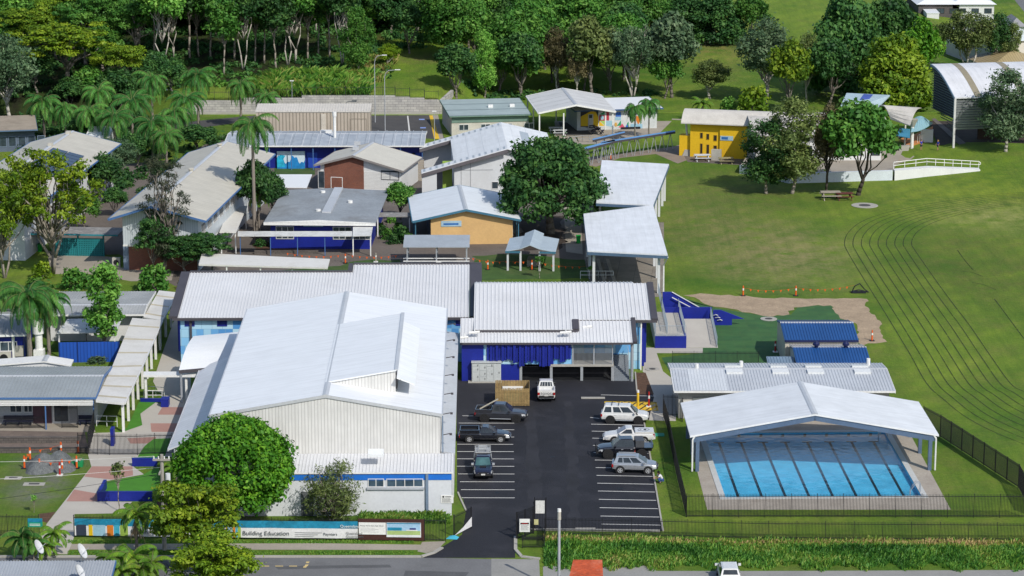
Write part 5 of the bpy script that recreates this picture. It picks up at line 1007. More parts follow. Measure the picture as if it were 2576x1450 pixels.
 for i in range(7): win(r, (a.x + 2 + i * 2.6, y0, 2.0), (1, 0, 0), 1.4, 1.5, FRAMED, GLASS, 2)
 P2 = S('s2')
 def free(nm, pts, t, mt): m = MB(); m.slab([d(p[0], p[1], p[2]) - c for p in pts], t); return m.build(nm, mt, r)
 free('blue_skillion', [(*P2(130, 590), 6.0), (*P2(590, 520), 6.0), (*P2(740, 372), 7.6), (*P2(245, 348), 7.8)], .2, M('pale_blue_roof', (.36, .47, .53), .5, .08))
 q_ = [(*P2(390, 430), 7.18), (*P2(490, 434), 7.12), (*P2(545, 366), 7.72), (*P2(440, 360), 7.75)]; free('blue_panel', q_, .05, M('violet_blue_panel', (.06, .10, .36), .5))
 m = MB(); n = 8; A0, A1, B0, B1 = [d(*P2(*p), z) - c for p, z in (((745, 640), 5.0), ((965, 715), 4.6), ((610, 492), 6.6), ((1095, 515), 6.4))]
 for i in range(n):
  f0, f1 = i / n, (i + 1) / n; bz = lambda f: Vector((0, 0, .9 * math.sin(math.pi * f))); m.slab([A0.lerp(B0, f0) + bz(f0), A1.lerp(B1, f0) + bz(f0), A1.lerp(B1, f1) + bz(f1), A0.lerp(B0, f1) + bz(f1)], .15)
 m.build('bowed_roof', M('dusty_white_roof'), r)
 m = MB(); A0, A1, B0, B1 = [d(*P2(*p), z) - c for p, z in (((975, 790), 3.3), ((1225, 690), 3.6), ((1020, 630), 4.6), ((1150, 640), 4.6))]
 for i in range(n):
  f0, f1 = i / n, (i + 1) / n; bz = lambda f: Vector((0, 0, .35 * math.sin(math.pi * f))); m.slab([A0.lerp(A1, f0) - bz(f0), A0.lerp(A1, f1) - bz(f1), B0.lerp(B1, f1) + bz(f1), B0.lerp(B1, f0) + bz(f0)], .1)
 m.build('teal_awning', M('pale_teal_roof', (.24, .42, .50), .5, .08), r)
 free('teal_awning', [(*P2(815, 830), 3.0), (*P2(965, 860), 2.9), (*P2(970, 760), 3.4), (*P2(850, 745), 3.4)], .12, M('teal_canopy', (.06, .26, .40), .5))
 for (a, b, h, t) in ((985, 1000, 4.4, .28), (905, 965, 3.6, .14)):
  p = d(*P2(a, b)) - c; MB().tube((p.x, p.y, 0), (p.x, p.y, h), t, n=10).build('column', WPAINT(), r)
 p = d(*P2(985, 1000)) - c; MB().tube((p.x, p.y, 3.7), (p.x, p.y, 5.0), .25, .9, n=10).build('column_head', M('beige_box'), r)
 p = d(*P2(895, 1020)) - c; MB().add([(p.x - .8, p.y - .5, 0), (p.x + .6, p.y - .5, 0), (p.x + .6, p.y + .6, 0), (p.x - .8, p.y + .6, 0), (p.x - .7, p.y - .4, .95), (p.x + .9, p.y - .4, 1.1), (p.x + .9, p.y + .5, 1.1), (p.x - .7, p.y + .5, .95)], [(0, 3, 2, 1), (4, 5, 6, 7), (0, 1, 5, 4), (1, 2, 6, 5), (2, 3, 7, 6), (3, 0, 4, 7)]).build('column_base', CONC(), r)
 Tt = [d(*P2(*p)) for p in ((940, 990), (1110, 930), (1225, 870), (1225, 760), (1000, 860), (860, 900))]; m = MB(); m.slab([(p.x - c.x, p.y - c.y, .5) for p in Tt], .5); m.build('orange_terrace', M('orange_paving', (.55, .22, .07), .8, .1), r)
 wseg(P2(1085, 925), P2(1225, 930), 2.3, 'balcony_wall', .3, WWALL); m = MB(); a, b = d(*P2(1050, 950)) - c, d(*P2(1225, 880)) - c
 for i in range(8): p = a.lerp(b, i / 7); m.tube((p.x, p.y, .5), (p.x, p.y, 1.7), .03)
 m.tube(a + Vector((0, 0, 1.7)), b + Vector((0, 0, 1.7)), .04); m.build('balustrade', WPAINT(), r)
 pts = [P2(790, 1345), P2(1170, 1300), P2(1765, 1240)]; hs = [1.5, 1.35, .25]; rr = thing('access_ramp', 'white concrete ramp wall with tubular handrail running onto the oval', 'ramp', d(*pts[0])); o = d(*pts[0])
 P_ = [d(*p) - o for p in pts]; m = MB()
 for i in range(2):
  a, b = P_[i], P_[i + 1]; sd = Vector((0, 1.6, 0)); m.hexa([a, b, b + sd, a + sd, a + Vector((0, 0, hs[i])), b + Vector((0, 0, hs[i + 1])), b + sd + Vector((0, 0, hs[i + 1])), a + sd + Vector((0, 0, hs[i]))])
 m.build('ramp_wall', WWALL, rr); m = MB(); top = [P_[0] + Vector((0, 1.5, hs[0] + 1)), P_[1] + Vector((0, 1.5, hs[1] + 1.15)), P_[2] + Vector((0, 1.5, hs[2] + 1.0))]
 top.insert(1, top[0].lerp(top[1], .5)); m.path([top[0], top[2], top[3]], .06); m.path([v - Vector((0, 0, .5)) for v in (top[0], top[2], top[3])], .05); m.path([top[3], top[3] + Vector((.25, 0, -.2)), top[3] + Vector((.25, 0, -.45)), top[3] - Vector((0, 0, .5))], .06)
 for a, b, k in ((top[0], top[2], 4), (top[2], top[3], 7)):
  for i in range(k): p = a.lerp(b, i / (k - 1)); m.tube(p, p - Vector((0, 0, 1.0)), .045)
 m.build('handrail', WPAINT(), rr)
rear_group()
def arch_shed():
 P2 = S('s2'); F = Fr((2402, 246), (2640, 239), (2347.6, 167), 8.6, 12.0); L_ = F.L; W_ = F.W; h = 8.6
 r = F.root('arch_shed', 'huge barrel roofed sports shed with slatted dark walls at the right edge', 'sports shed'); n = 14; Lf = L_ * 1.1; m = MB(); pr = []
 for i in range(n + 1):
  f = i / n; pr.append((Lf * f, h + 3.6 * math.sin(math.pi / 2 * f)))
 skew = F.off / L_ if F.off else 0
 X = lambda y: skew * min(y, L_) * .0
 for (ya, za), (yb, zb) in zip(pr, pr[1:]): m.slab([(0, ya, za), (W_, ya, za), (W_, yb, zb), (0, yb, zb)], .2)
 ro = m.build('roof', stripe_mat('arch_roof_sheets', (.62, .63, .66), (.52, .53, .56), 1.2, rough=.45, axis='x', duty=.03), r)
 for x0 in (3.4, 10.9, 18.4):
  m = MB()
  for (ya, za), (yb, zb) in zip(pr, pr[1:]): m.add([(x0, ya, za + .02), (x0 + 1.1, ya, za + .02), (x0 + 1.1, yb, zb + .02), (x0, yb, zb + .02)], [(0, 1, 2, 3)])
  m.build('roof_light', M('olive_roof_light', (.27, .24, .17), .6), ro)
 m = MB()
 for a, b in zip(pr, pr[1:]): m.bar((-.05, a[0], a[1] + .03), (-.05, b[0], b[1] + .03), .12, .35)
 m.build('roof_edge', M('slate_blue_roof'), r)
 sl = M('slat_grey', (.36, .38, .41), .45, .1, metal=.2); m = MB(); z0 = 3.4; k = 13
 for i in range(k): z = z0 + i * .4; m.add([(.3, .42, z), (W_, .42, z), (W_, .3, z + .3), (.3, .3, z + .3)], [(0, 1, 2, 3)]); m.box(.3, .42, z + .3, W_, .55, z + .33)
 m.build('front_slats', sl, r); lbox(r, 'front_wall', M('slat_backing', (.04, .045, .06), .8), .35, .6, z0, W_, .7, h - .25)
 m = MB(); sb = M('dark_slate_slats', (.10, .14, .20), .5, .1)
 for i in range(21):
  z = z0 + i * .4; ys = [p for p in pr if p[1] > z + .5]
  if not ys: break
  ya, yb = max(.5, ys[0][0] - .6), min(Lf - .2, Lf * (.35 if z < 4.2 else .6 if z < 5 else 1)); m.add([(.36, ya, z), (.36, yb, z), (.2, yb, z + .26), (.2, ya, z + .26)], [(0, 1, 2, 3)])
 m.build('end_slats', sb, r)
 MB().extr([(.7, 5.1)] + [(a, max(5.1, b - .3)) for a, b in pr[1:-1]] + [(Lf - .5, h + 3.3), (Lf - .5, 5.1)], 'x', .42, .5).build('end_wall', M('slat_backing'), r)
 for x, y in ((.1, .1), (13.5, .1), (14.2, .1), (21, .1)): post(r, x, y, 0, h - .2, .16, M('pale_column', (.6, .6, .6), .6), 'column')
 for x in (7, 14): lbox(r, 'inner_wall', M('dark_soil'), x, 8, 0, x + 5, 8.3, 3.3)
arch_shed()
# --- houses far right, small structures
def houses():
 P5 = S('s5')
 def hip(name, label, nl, nr, far, z, rise, roof, wall, zf=None):
  F = Fr(nl, nr, far, z, zf); W_, L_ = F.W, F.L; r = F.root(name, label, 'house'); e = min(W_, L_) * .5; m = MB(); o = .5
  a, b, c_, d_ = (0, 0, z), (W_, 0, z), (W_, L_, z), (0, L_, z)
  if W_ > L_: p, q_ = (e, L_ / 2, z + rise), (W_ - e, L_ / 2, z + rise); m.add([a, b, c_, d_, p, q_], [(0, 1, 5, 4), (1, 2, 5), (2, 3, 4, 5), (3, 0, 4), (3, 2, 1, 0)])
  else: p, q_ = (W_ / 2, e, z + rise), (W_ / 2, L_ - e, z + rise); m.add([a, b, c_, d_, p, q_], [(0, 1, 4), (1, 2, 5, 4), (2, 3, 5), (3, 0, 4, 5), (3, 2, 1, 0)])
  m.build('roof', roof, r); lbox(r, 'wall', wall, o, o, 0, W_ - o, L_ - o, z - .01)
  for i in range(3): win(r, (W_ * (.18 + .28 * i), o, z * .45), (1, 0, 0), 1.6, 1.1, FRAMED, GLASS, 2)
  return r, F
 hip('house', 'white roofed house behind the gum trees at the top edge', (2306, 12), (2420, 12), (2310, -14), 3.6, 2.0, WHITE(), M('dark_house_wall', (.09, .08, .08), .8))  # house wall in one dark grey-brown
 hip('house', 'broad white roofed house right of the timber fence at the top edge', (2392, 12), (2508, 12), (2400, -16), 3.6, 2.2, WHITE(), WWALL)
 r, F = hip('house', 'two storey cream house with pale blue roof at the right edge', (2520, 106), (2640, 100), (2512, 60), 6.4, 2.2, M('pale_blue_white_roof', (.62, .68, .70), .5), M('cream_house_wall', (.62, .59, .53), .8))
 hip('house', 'small grey hip roofed house beyond the cream two storey house', (2538, 68), (2584, 68), (2545, 52), 3.6, 1.6, M('grey_tile_roof', (.27, .27, .29), .7), WWALL)
 r, F = hip('house', 'tan hip roofed house below the cream two storey house', (2488, 172), (2660, 168), (2500, 142), 3.2, 2.3, stripe_mat('tan_roof', (.38, .30, .16), (.27, .21, .11), .5, axis='x', duty=.2), M('cream_house_wall'))
 F = Fr((2331, 33), (2364, 33), (2333, 21), 2.4); gable(F, 'garden_shed', 'little white garden shed beside the yellow shrub', 'shed', 2.4, .3, 'x', ridge=1, oh=(.1,) * 4, roof=WHITE(), wall=WWALL)
 F = Fr((-20, 330), (94, 326), (80, 291), 3.6, 4.2); r = gable(F, 'dusty_roof_building', 'low building with dusty brown roof left of the palm grove', 'school building', 3.6, .7, 'x', ridge=1, oh=(.4, .4, 1.2, .3), roof=M('dusty_brown_roof', (.32, .27, .21), .8, .15, dirt=(.2, .16, .12), dirt_amt=.6), wall=M('slate_wall', (.10, .13, .18), .7), trim=M('blue_grey_fascia'))
 for i in range(5): win(r, (1 + i * 1.5, 1.2, .8), (1, 0, 0), 1.2, 1.6, M('grey_blue_pipe'), GLASS, 1)
 F = Fr((215, 345), (275, 345), (220, 318), 3.2); gable(F, 'hidden_white_building', 'pale building glimpsed between the palm trunks', 'school building', 3.2, .8, 'x', oh=(.4,) * 4, roof=WHITE(), wall=WWALL, trim=WPAINT())
 p, e = d(*Q('10', 400, 480)), d(*Q('10', 785, 487)); w_ = (e - p).length; r = thing('teal_screen_block', 'teal breeze block screen wall under a thin teal roof', 'screen wall', p, math.atan2(e.y - p.y, e.x - p.x)); tl = M('teal_paint', (.015, .20, .22), .6, .1)
 for k in range(2):
  x0, x1 = k * w_ / 2 + .08, (k + 1) * w_ / 2 - .05; m = MB(); nn, rows = 14, 9; hh = 2.3
  for i in range(nn + 1): x = x0 + (x1 - x0) * i / nn; m.box(x - .07, -.06, 0, x + .07, .12, hh)
  for j in range(rows + 1): z = hh * j / rows; m.box(x0, -.055, max(0, z - .06), x1, .115, z + .06)
  m.build('breeze_blocks', tl, r)
 for k in range(3): lbox(r, 'column', tl, k * w_ / 2 - .08, -.15, 0, k * w_ / 2 + .08, .2, 2.8)
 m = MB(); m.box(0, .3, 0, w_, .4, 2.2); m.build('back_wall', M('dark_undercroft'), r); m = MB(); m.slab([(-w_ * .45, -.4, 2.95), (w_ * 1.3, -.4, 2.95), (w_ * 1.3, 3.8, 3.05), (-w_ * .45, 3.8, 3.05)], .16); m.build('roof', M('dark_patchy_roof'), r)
 m = MB(); m.box(-w_ * .45, -.5, 2.8, w_ * 1.3, -.41, 3.0); m.build('fascia', M('teal_trim_bright', (.02, .22, .28), .5), r)
 P1 = [(1014, 605), (1181, 605)]; F = Fr((1014, 620), (1181, 620), (1016, 606), 2.7, 2.9); r = F.root('seating_shelter', 'two thin grey roofs over tiered bench seats by the orange building', 'shelter'); W_, L_ = F.W, F.L
 gz = M('slate_grey_sheet', (.34, .38, .42), .5, .08); MB().slab([(0, 0, 2.6), (W_, 0, 2.6), (W_, L_ * .9, 3.0), (0, L_ * .9, 3.0)], .08).build('lower_roof', gz, r); MB().slab([(0, L_ * 1.05, 2.9), (W_, L_ * 1.05, 2.9), (W_, L_ * 1.9, 3.2), (0, L_ * 1.9, 3.2)], .08).build('upper_roof', gz, r)
 for x in (.5, W_ / 2, W_ - .4):
  post(r, x, .3, 0, 2.55, .07, STEEL()); post(r, x, L_ * 1.7, 0, 3.0, .07, STEEL())
 for i in range(4): m = MB(); y = -1.6 + i * .75; m.box(0, y, .3 + i * .2, W_, y + .35, .36 + i * .2); [m.box(x, y + .1, 0, x + .08, y + .25, .3 + i * .2) for x in (.4, W_ / 2, W_ - .5)]; m.build('tiered_bench', WPAINT(), r)
 lbox(r, 'notice', WPAINT(), W_ * .5, -1.75, .5, W_ * .58, -1.7, 1.1)
 F = Fr((1271, 628), (1398, 630), (1273, 590), 2.8); r = F.root('courtyard_shelter', 'small pale blue stepped gable shelter in the courtyard', 'shelter'); W_, L_ = F.W, F.L; pb = M('pale_blue_sheet', (.42, .50, .57), .5, .08); a, b = W_ * .3, W_ * .68; md = W_ * .49
 MB().slab([(0, 0, 2.6), (a, 0, 2.95), (a, L_ * .85, 2.95), (0, L_ * .85, 2.6)], .1).build('side_roof', pb, r); MB().slab([(b, 0, 2.95), (W_, 0, 2.6), (W_, L_ * .85, 2.6), (b, L_ * .85, 2.95)], .1).build('side_roof', pb, r)
 MB().slab([(a, -.2, 3.0), (md, -.2, 3.5), (md, L_, 3.5), (a, L_, 3.0)], .1).slab([(md, -.2, 3.5), (b, -.2, 3.0), (b, L_, 3.0), (md, L_, 3.5)], .1).build('centre_roof', pb, r)
 m = MB(); m.box(0, -.06, 2.35, a, -.005, 2.6).box(b, -.06, 2.35, W_, -.005, 2.6); m.build('fascia', M('teal_trim'), r)
 for x in (.3, a, b, W_ - .3): post(r, x, .3, 0, 2.55, .12, LGREY)
 p = F.loc(*Q('12', 150, 420), .0); lbox(r, 'table', TAN, W_ * .4, L_ * .3, .0, W_ * .6, L_ * .6, .8)
 P6 = S('s6')
 def blue_path(name, label, A, B, z, w_, posts):
  a, b = d(*P6(*A), z), d(*P6(*B), z); c = a.copy(); c.z = 0; r = thing(name, label, 'canopy', c); sd = Vector((0, w_, 0)); m = MB(); m.slab([a - c, b - c, b - c + sd, a - c + sd], .12); m.build('roof', M('sky_blue_roof', (.14, .33, .62), .5, .1), r)
  m = MB(); m.bar(a - c + Vector((0, -.06, .02)), b - c + Vector((0, -.06, .02)), .08, .3); m.build('fascia', DARKT(), r)
  for i in range(posts): p = a.lerp(b, (i + .4) / posts) - c; m = MB(); m.tube((p.x - .55, p.y + .1, 0), (p.x, p.y + .2, z - .1), .06).tube((p.x + .5, p.y + w_ - .2, 0), (p.x, p.y + w_ - .3, z - .1), .06); m.build('post', STEEL(), r)
 blue_path('covered_path', 'short pale blue path roof at the end of the long one', (1030, 950), (1475, 830), 2.9, 1.8, 4); blue_path('covered_path', 'long thin blue path roof on raking posts leading to the yellow hall', (1270, 860), (2360, 690), 2.9, 1.3, 9); blue_path('covered_path', 'upper blue path roof reaching the gable shelter', (1145, 815), (1620, 705), 2.9, 1.3, 4)
houses()
def ramp_block():
 F = Fr((1648, 876.5), (1727, 876.5), (1650, 805), 0); r = F.root('ramp_block', 'concrete ramps with dark blue walls and steel balustrades beside the admin block', 'ramp'); W_, L_ = F.W, F.L; Z = lambda a, b, y: F.onface(*Q('12', a, b), y)
 zt = Z(1200, 1092, 0).z; sb = M('steel_mesh_rail', (.30, .36, .42), .45, .1)
 x0, x1 = Z(1080, 1180, 0).x, Z(1316, 1180, 0).x; ye = F.loc(*Q('12', 1090, 905), zt).y
 lbox(r, 'front_wall', BLUE(), x0, -.0, 0, x1, .25, zt); lbox(r, 'side_wall', BLUE(), x1 - .25, .255, 0, x1, ye, zt - .01); lbox(r, 'deck', PALEC, x0, .26, 0, x1 - .255, ye, zt - .02)
 a, b = F.loc(*Q('12', 1425, 1178), 0), F.loc(*Q('12', 1368, 965), .9); y1 = b.y; m = MB(); m.hexa([(x1, .2, 0), (x1 + 3.6, .2, 0), (x1 + 3.6, y1, 0), (x1, y1, 0), (x1, .2, .03), (x1 + 3.6, .2, .03), (x1 + 3.6, y1, 1.0), (x1, y1, 1.0)]); m.build('ramp', PALEC, r)
 def rail(p, q_, h=1.15, hd=True):
  p, q_ = Vector(p), Vector(q_); m = MB(); m.tube(p + Vector((0, 0, h)), q_ + Vector((0, 0, h)), .035).tube(p + Vector((0, 0, .12)), q_ + Vector((0, 0, .12)), .03); n = max(2, int((q_ - p).length / .16))
  for i in range(n + 1): v = p.lerp(q_, i / n); m.tube(v, v + Vector((0, 0, h)), .03 if i % 8 == 0 else .014, n=4)
  return m.build('balustrade', sb, r)
 rail((x0, .1, zt), (x1, .1, zt), 1.2); xm = (x0 + x1) * .5
 rail((xm - .3, 1.5, zt), (xm - .3, L_ * 1.6, zt)); rail((x1 - .1, 1.2, zt), (x1 - .1, L_ * 1.1, zt)); rail((x1 + 3.5, .3, .05), (x1 + 3.5, y1 + 1, 1.0)); rail((x0 + .1, 1, zt), (x0 + .1, L_ * 1.5, zt))
 A = F.loc(*Q('12', 1150, 960), 0); yb = y1 + 1.5; tz = Z(1290, 835, yb)
 lbox(r, 'rear_wall', BLUE(), xm - .2, yb, 0, x1 + 3.7, yb + .25, 2.0)
 m = MB(); m.extr([(xm - .2, 0), (x1 + 3, 0), (x1 + 3, 1.0), (xm + .8, 3.3), (xm - .2, 3.3)], 'y', yb + 2.2, yb + 2.45); m.build('stair_wall', BLUE(), r); m = MB(); m.bar((xm + .9, yb + 2.1, 3.4), (x1 + 3, yb + 2.1, 1.2), .08, .08); m.bar((xm + .9, yb + 1.9, 2.8), (x1 + 3, yb + 1.9, .7), .08, .08); m.build('handrail', WPAINT(), r)
 m = MB(); xs = x1 + 3.8; e = F.loc(*Q('12', 1652, 982), 0); m.extr([(xs, 0), (e.x, 0), (e.x, .75), (xs + 3.6, .75), (xs + .9, 1.8), (xs, 1.8)], 'y', yb - .6, yb - .35); m.build('wing_wall', BLUE(), r)
 for k in range(3): m = MB(); m.path([(xs + .3 + k * .25 - .3, yb - .66, 1.2 - k * .3), (xs + .3 + k * .25, yb - .9, 1.35 - k * .3), (xs + .55 + k * .25, yb - .66, 1.2 - k * .3)], .05); m.build('rail_end', WPAINT(), r)
ramp_block()
# ------------------------------------------------------------------ fences, gates, banners
def picket(m, a, b, h, sp=.125, r=.016, z0=.06, top=None):
 n = max(2, int((b - a).length / sp)); dv = (b - a); s_ = dv.normalized() * r; t_ = Vector((-s_.y, s_.x, 0))
 for i in range(1, n):
  p = a.lerp(b, i / n); zz = p.z; m.hexa([p - s_ - t_ + Vector((0, 0, z0)), p + s_ - t_ + Vector((0, 0, z0)), p + s_ + t_ + Vector((0, 0, z0)), p - s_ + t_ + Vector((0, 0, z0)), p - s_ - t_ + Vector((0, 0, h)), p + s_ - t_ + Vector((0, 0, h)), p + s_ + t_ + Vector((0, 0, h)), p - s_ + t_ + Vector((0, 0, h))])
 for z in (.15, h - .22): m.bar(a + Vector((0, 0, z + .04)), b + Vector((0, 0, z + .04)), .04, .045)
def fence(name, label, pts, h=2.1, span=2.4, sp=.125, mat_=None, pr=.03, r=.016, cat='fence'):
 P = [p if isinstance(p, Vector) else d(*p) for p in pts]; c = P[0].copy(); root = thing(name, label, cat, c); mat_ = mat_ or BLACK()
 for a, b in zip(P, P[1:]):
  n = max(1, round((b - a).length / span))
  for i in range(n):
   p, q_ = a.lerp(b, i / n) - c, a.lerp(b, (i + 1) / n) - c
   m = MB(); picket(m, p, q_, h, sp, r); m.build('picket_panel', mat_, root)
   MB().box(p.x - pr, p.y - pr, p.z, p.x + pr, p.y + pr, p.z + h + .06).build('post', mat_, root)
 p = P[-1] - c; MB().box(p.x - pr, p.y - pr, p.z, p.x + pr, p.y + pr, p.z + h + .06).build('post', mat_, root)
 return root
fence('picket_fence', 'black picket fence at the left edge carrying a small green sign', [(-60, 1350), (99, 1351)], 2.05)
BF = fence('picket_fence', 'black picket fence behind the long school banner on the street', [(187, 1351), (620, 1357), (1067, 1361)], 2.0)
fence('picket_fence', 'short black picket fence between brown sign boards and open gate', [(1069, 1361), (1121, 1363)], 2.1)
fence('picket_fence', 'long black picket fence between car park and the tall grass verge', [(1372, 1346), (1660, 1351), (1932, 1357), (2580, 1361), (2760, 1362)], 1.65, 2.6)
fence('picket_fence', 'black picket fence across the front of the swimming pool', [(1727, 1301.5), (2580, 1302.5)], 2.2, 2.4)
fence('picket_fence', 'black picket fence between the car park lawn and the pool', [(1726, 1301), (1700, 1190), (1680, 1085), (1669, 1051)], 1.9, 2.4)
fence('picket_fence', 'black picket fence angling from the pool roof along the oval', [(2322, 1077), (2365, 1100), (2562, 1228), (2600, 1300)], 2.3, 2.4)
fence('picket_fence', 'black gate enclosure at the corner of the pool roof', [(1668, 1046), (1716, 1047), (1717, 1062)], 2.2, 1.2)
fence('picket_fence', 'low black fence behind the grey roof of the pool amenities', [(1691, 922), (1908, 922)], 1.7)
fence('picket_fence', 'black school gates across the pink and white entry path', [(197, 1142), (222, 1144), (246, 1144), (276, 1145), (346, 1145), (390, 1143), (434, 1143)], 2.1, 2.6, .12)
fence('picket_fence', 'black picket fence running from the gates to the veranda corner', [(238, 1082), (222, 1143)], 2.1)
fence('picket_fence', 'low black fence along the front of the veranda', [(-60, 1079), (113, 1078)], 1.3, 2.4, .11)
fence('picket_fence', 'dark gate panel on the veranda in front of the grey door', [(156, 1077), (196, 1077)], 2.3, 2.0, .1)
def rear_wall():
 y0 = WALL_Y; xs = [-56, -46, -36, -28.5, -20, -17.5, -15.0, -12.6]; hs = [2.3, 2.75, 3.15, 3.15, 2.95, 2.75, 2.45]
 c = Vector((xs[0], y0, 0)); r = thing('block_retaining_wall', 'pale concrete block retaining wall stepping down below the wooded hill', 'retaining wall', c)
 blk = brick_mat('pale_split_blocks', (.52, .50, .46), (.40, .385, .36), (.27, .26, .25), 1.0, .42, .035, rough=.95); m = MB()
 for i in range(len(hs)): m.box(xs[i] - c.x + (.002 if i else 0), -.1, 0, xs[i + 1] - c.x, .55, hs[i])
 e = xs[-1] - c.x; m.hexa([(e, -.1, 0), (e + .5, -.1, 0), (e + 2.4, 8, 0), (e + 1.9, 8, 0), (e, -.1, 2.3), (e + .5, -.1, 2.3), (e + 2.4, 8, 2.9), (e + 1.9, 8, 2.9)])
 m.build('wall', blk, r); lbox(r, 'kerb', CONC(), 0, -.5, 0, e, -.11, .35)
 pts = []
 for i in range(len(hs)): pts += [Vector((xs[i], y0 + .25, hs[i])), Vector((xs[i + 1] - .05, y0 + .25, hs[i]))]
 f = thing('mesh_fence', 'thin dark mesh fence on top of the pale block wall', 'fence', pts[0]); mt = M('dark_mesh', (.03, .035, .03), .6)
 for a, b in zip(pts[::2], pts[1::2]):
  n = max(1, round((b - a).length / 2.4))
  for i in range(n + 1): p = a.lerp(b, i / n) - pts[0]; MB().box(p.x - .035, p.y - .035, p.z, p.x + .035, p.y + .035, p.z + 1.7).build('post', mt, f)
  m = MB(); picket(m, a - pts[0], b - pts[0], 1.6, .35, .008); m.build('mesh_panel', mt, f)
rear_wall()
def text(par, s, p, size, mat_, rz=0, name='lettering', ext=.004, align='LEFT', rot=None):
 cu = bpy.data.curves.new(name, 'FONT'); cu.body = s; cu.size = size; cu.extrude = ext; cu.align_x = align; o = bpy.data.objects.new(name, cu); col.objects.link(o); cu.materials.append(mat_)
 me = bpy.data.meshes.new_from_object(o); bpy.data.objects.remove(o); o = bpy.data.objects.new(name, me); col.objects.link(o)
 o.location = p; o.rotation_euler = rot or (R(90), 0, rz); o.parent = par; return o
TXT = M('text_grey', (.10, .11, .12), .6); TEALB = M('banner_teal', (.015, .23, .38), .5, .25, 1.2, 4, .1)
def banner(name, label, A, B, texts, sx=1.0):
 a, b = d(*A), d(*B); ln = (b - a).length; r = thing(name, label, 'banner', a, math.atan2(b.y - a.y, b.x - a.x)); h0, h1, h2 = .22, 1.12, 1.78; y = -.26
 n = 40; wv = lambda i: .03 * math.sin(i * 1.7) + .02 * math.sin(i * .6)
 def cloth(nm, z0, z1, mt, x0=0, x1=ln, dy=0):
  m = MB(); k = max(2, int(n * (x1 - x0) / ln))
  for i in range(k):
   xa, xb = x0 + (x1 - x0) * i / k, x0 + (x1 - x0) * (i + 1) / k; m.hexa([(xa, y - dy + wv(xa), z0), (xb, y - dy + wv(xb), z0), (xb, y - dy + wv(xb) + .01, z0), (xa, y - dy + wv(xa) + .01, z0), (xa, y - dy + wv(xa + .3), z1), (xb, y - dy + wv(xb + .3), z1), (xb, y - dy + wv(xb + .3) + .01, z1), (xa, y - dy + wv(xa + .3) + .01, z1)])
  return m.build(nm, mt, r)
 cloth('white_panel', h0, h1, M('banner_white', (.70, .70, .71), .6, .05)); cloth('teal_panel', h1 + .003, h2, TEALB)
 for x, w_, k in ((.15 * ln / 15, .9, 'dark_blue_grey'), (1.25, .35, 'mural_y'), (1.65, 1.1, 'mural_lb'), (2.9, .55, 'mural_o'), (3.5, .5, 'banner_teal2'), (4.05, .7, 'lime_green_wall')):
  cloth('stripe', h0 + .003, h1 + .1, _mats.get(k) or M(k, (.03, .04, .07) if k.startswith('dark') else (.05, .36, .50), .6), x * sx, (x + w_) * sx, .014)
 for s, x, z, sz in texts: text(r, s, (x, y - .08, z), sz, TXT)
 return r, ln
r_, ln_ = banner('fence_banner', 'left half of the teal and white school banner behind palm trunk and yellow green tree', (190, 1351), (555, 1356), [('Building Education', 5.0, .48, .56)])
r_, ln_ = banner('fence_banner', 'right half of the teal and white school banner ending at the brown boards', (556, 1356), (901, 1358.5), [('Building Education', 1.95, .48, .56), ('Paynters', 9.1, .5, .36), ('Queensland\nGovernment', 11.1, .62, .3)], .38)
for i in range(3): lbox(r_, 'text_line', M('text_pale_grey', (.42, .42, .43), .6), 6.6, -.35, .75 - i * .17, 9.0 - .35 * i, -.34, .79 - i * .17)
text(r_, 'Queensland', (10.6, -.36, 1.25), .36, LINEW)
a, b = d(902, 1360), d(1067, 1362); r = thing('site_sign_board', 'dark brown hoarding with a white notice and a blue school poster', 'sign', a, math.atan2(b.y - a.y, b.x - a.x)); ln = (b - a).length
lbox(r, 'board', M('brown_board', (.055, .018, .014), .7, .2), 0, -.12, .1, ln, -.06, 2.05)
for x in (.02, ln * .37, ln * .8, ln - .08): lbox(r, 'post', M('brown_board'), x, -.05, 0, x + .06, .0, 2.05)
n1 = lbox(r, 'white_notice', WPAINT(), .05, -.17, .62, ln * .42, -.13, 1.72); text(n1, 'Mackay North State High School', (.18, -.18, 1.38), .155, TXT)
for i in range(4): lbox(n1, 'text_line', M('text_pale_grey'), .2, -.18, 1.2 - i * .12, 1.5 + .3 * (i % 2), -.171, 1.23 - i * .12)
n2 = lbox(r, 'school_poster', M('poster_white', (.68, .70, .72), .5), ln * .43, -.17, .4, ln * .955, -.13, 1.74)
x0, x1 = ln * .43, ln * .955; lbox(n2, 'sky', M('poster_sky', (.33, .52, .70), .5, .1), x0 + .06, -.176, 1.0, x1 - .06, -.171, 1.62); lbox(n2, 'header', TEALB, x0 + .03, -.176, 1.63, x1 - .03, -.171, 1.72); lbox(n2, 'lawn', M('poster_lawn', (.36, .48, .18), .5), x0 + .06, -.176, .62, x1 - .06, -.171, .99)
lbox(n2, 'caption', TEALB, x0 + .1, -.182, 1.02, x0 + 1.35, -.177, 1.3); lbox(n2, 'building', M('poster_navy', (.02, .03, .18), .5), x1 - 1.0, -.182, 1.1, x1 - .45, -.177, 1.26); lbox(n2, 'building', M('poster_white'), x1 - 1.3, -.182, 1.0, x1 - .3, -.177, 1.1)
G = lambda x, y: (1119.5 + x * .1323, 1257.8 + y * .1323)
gate = fence('sliding_gate', 'open black gate leaf with a crumpled white banner left of the driveway', [G(170, 700), G(500, 540)], 2.0, 6, .16, pr=.05, cat='gate')
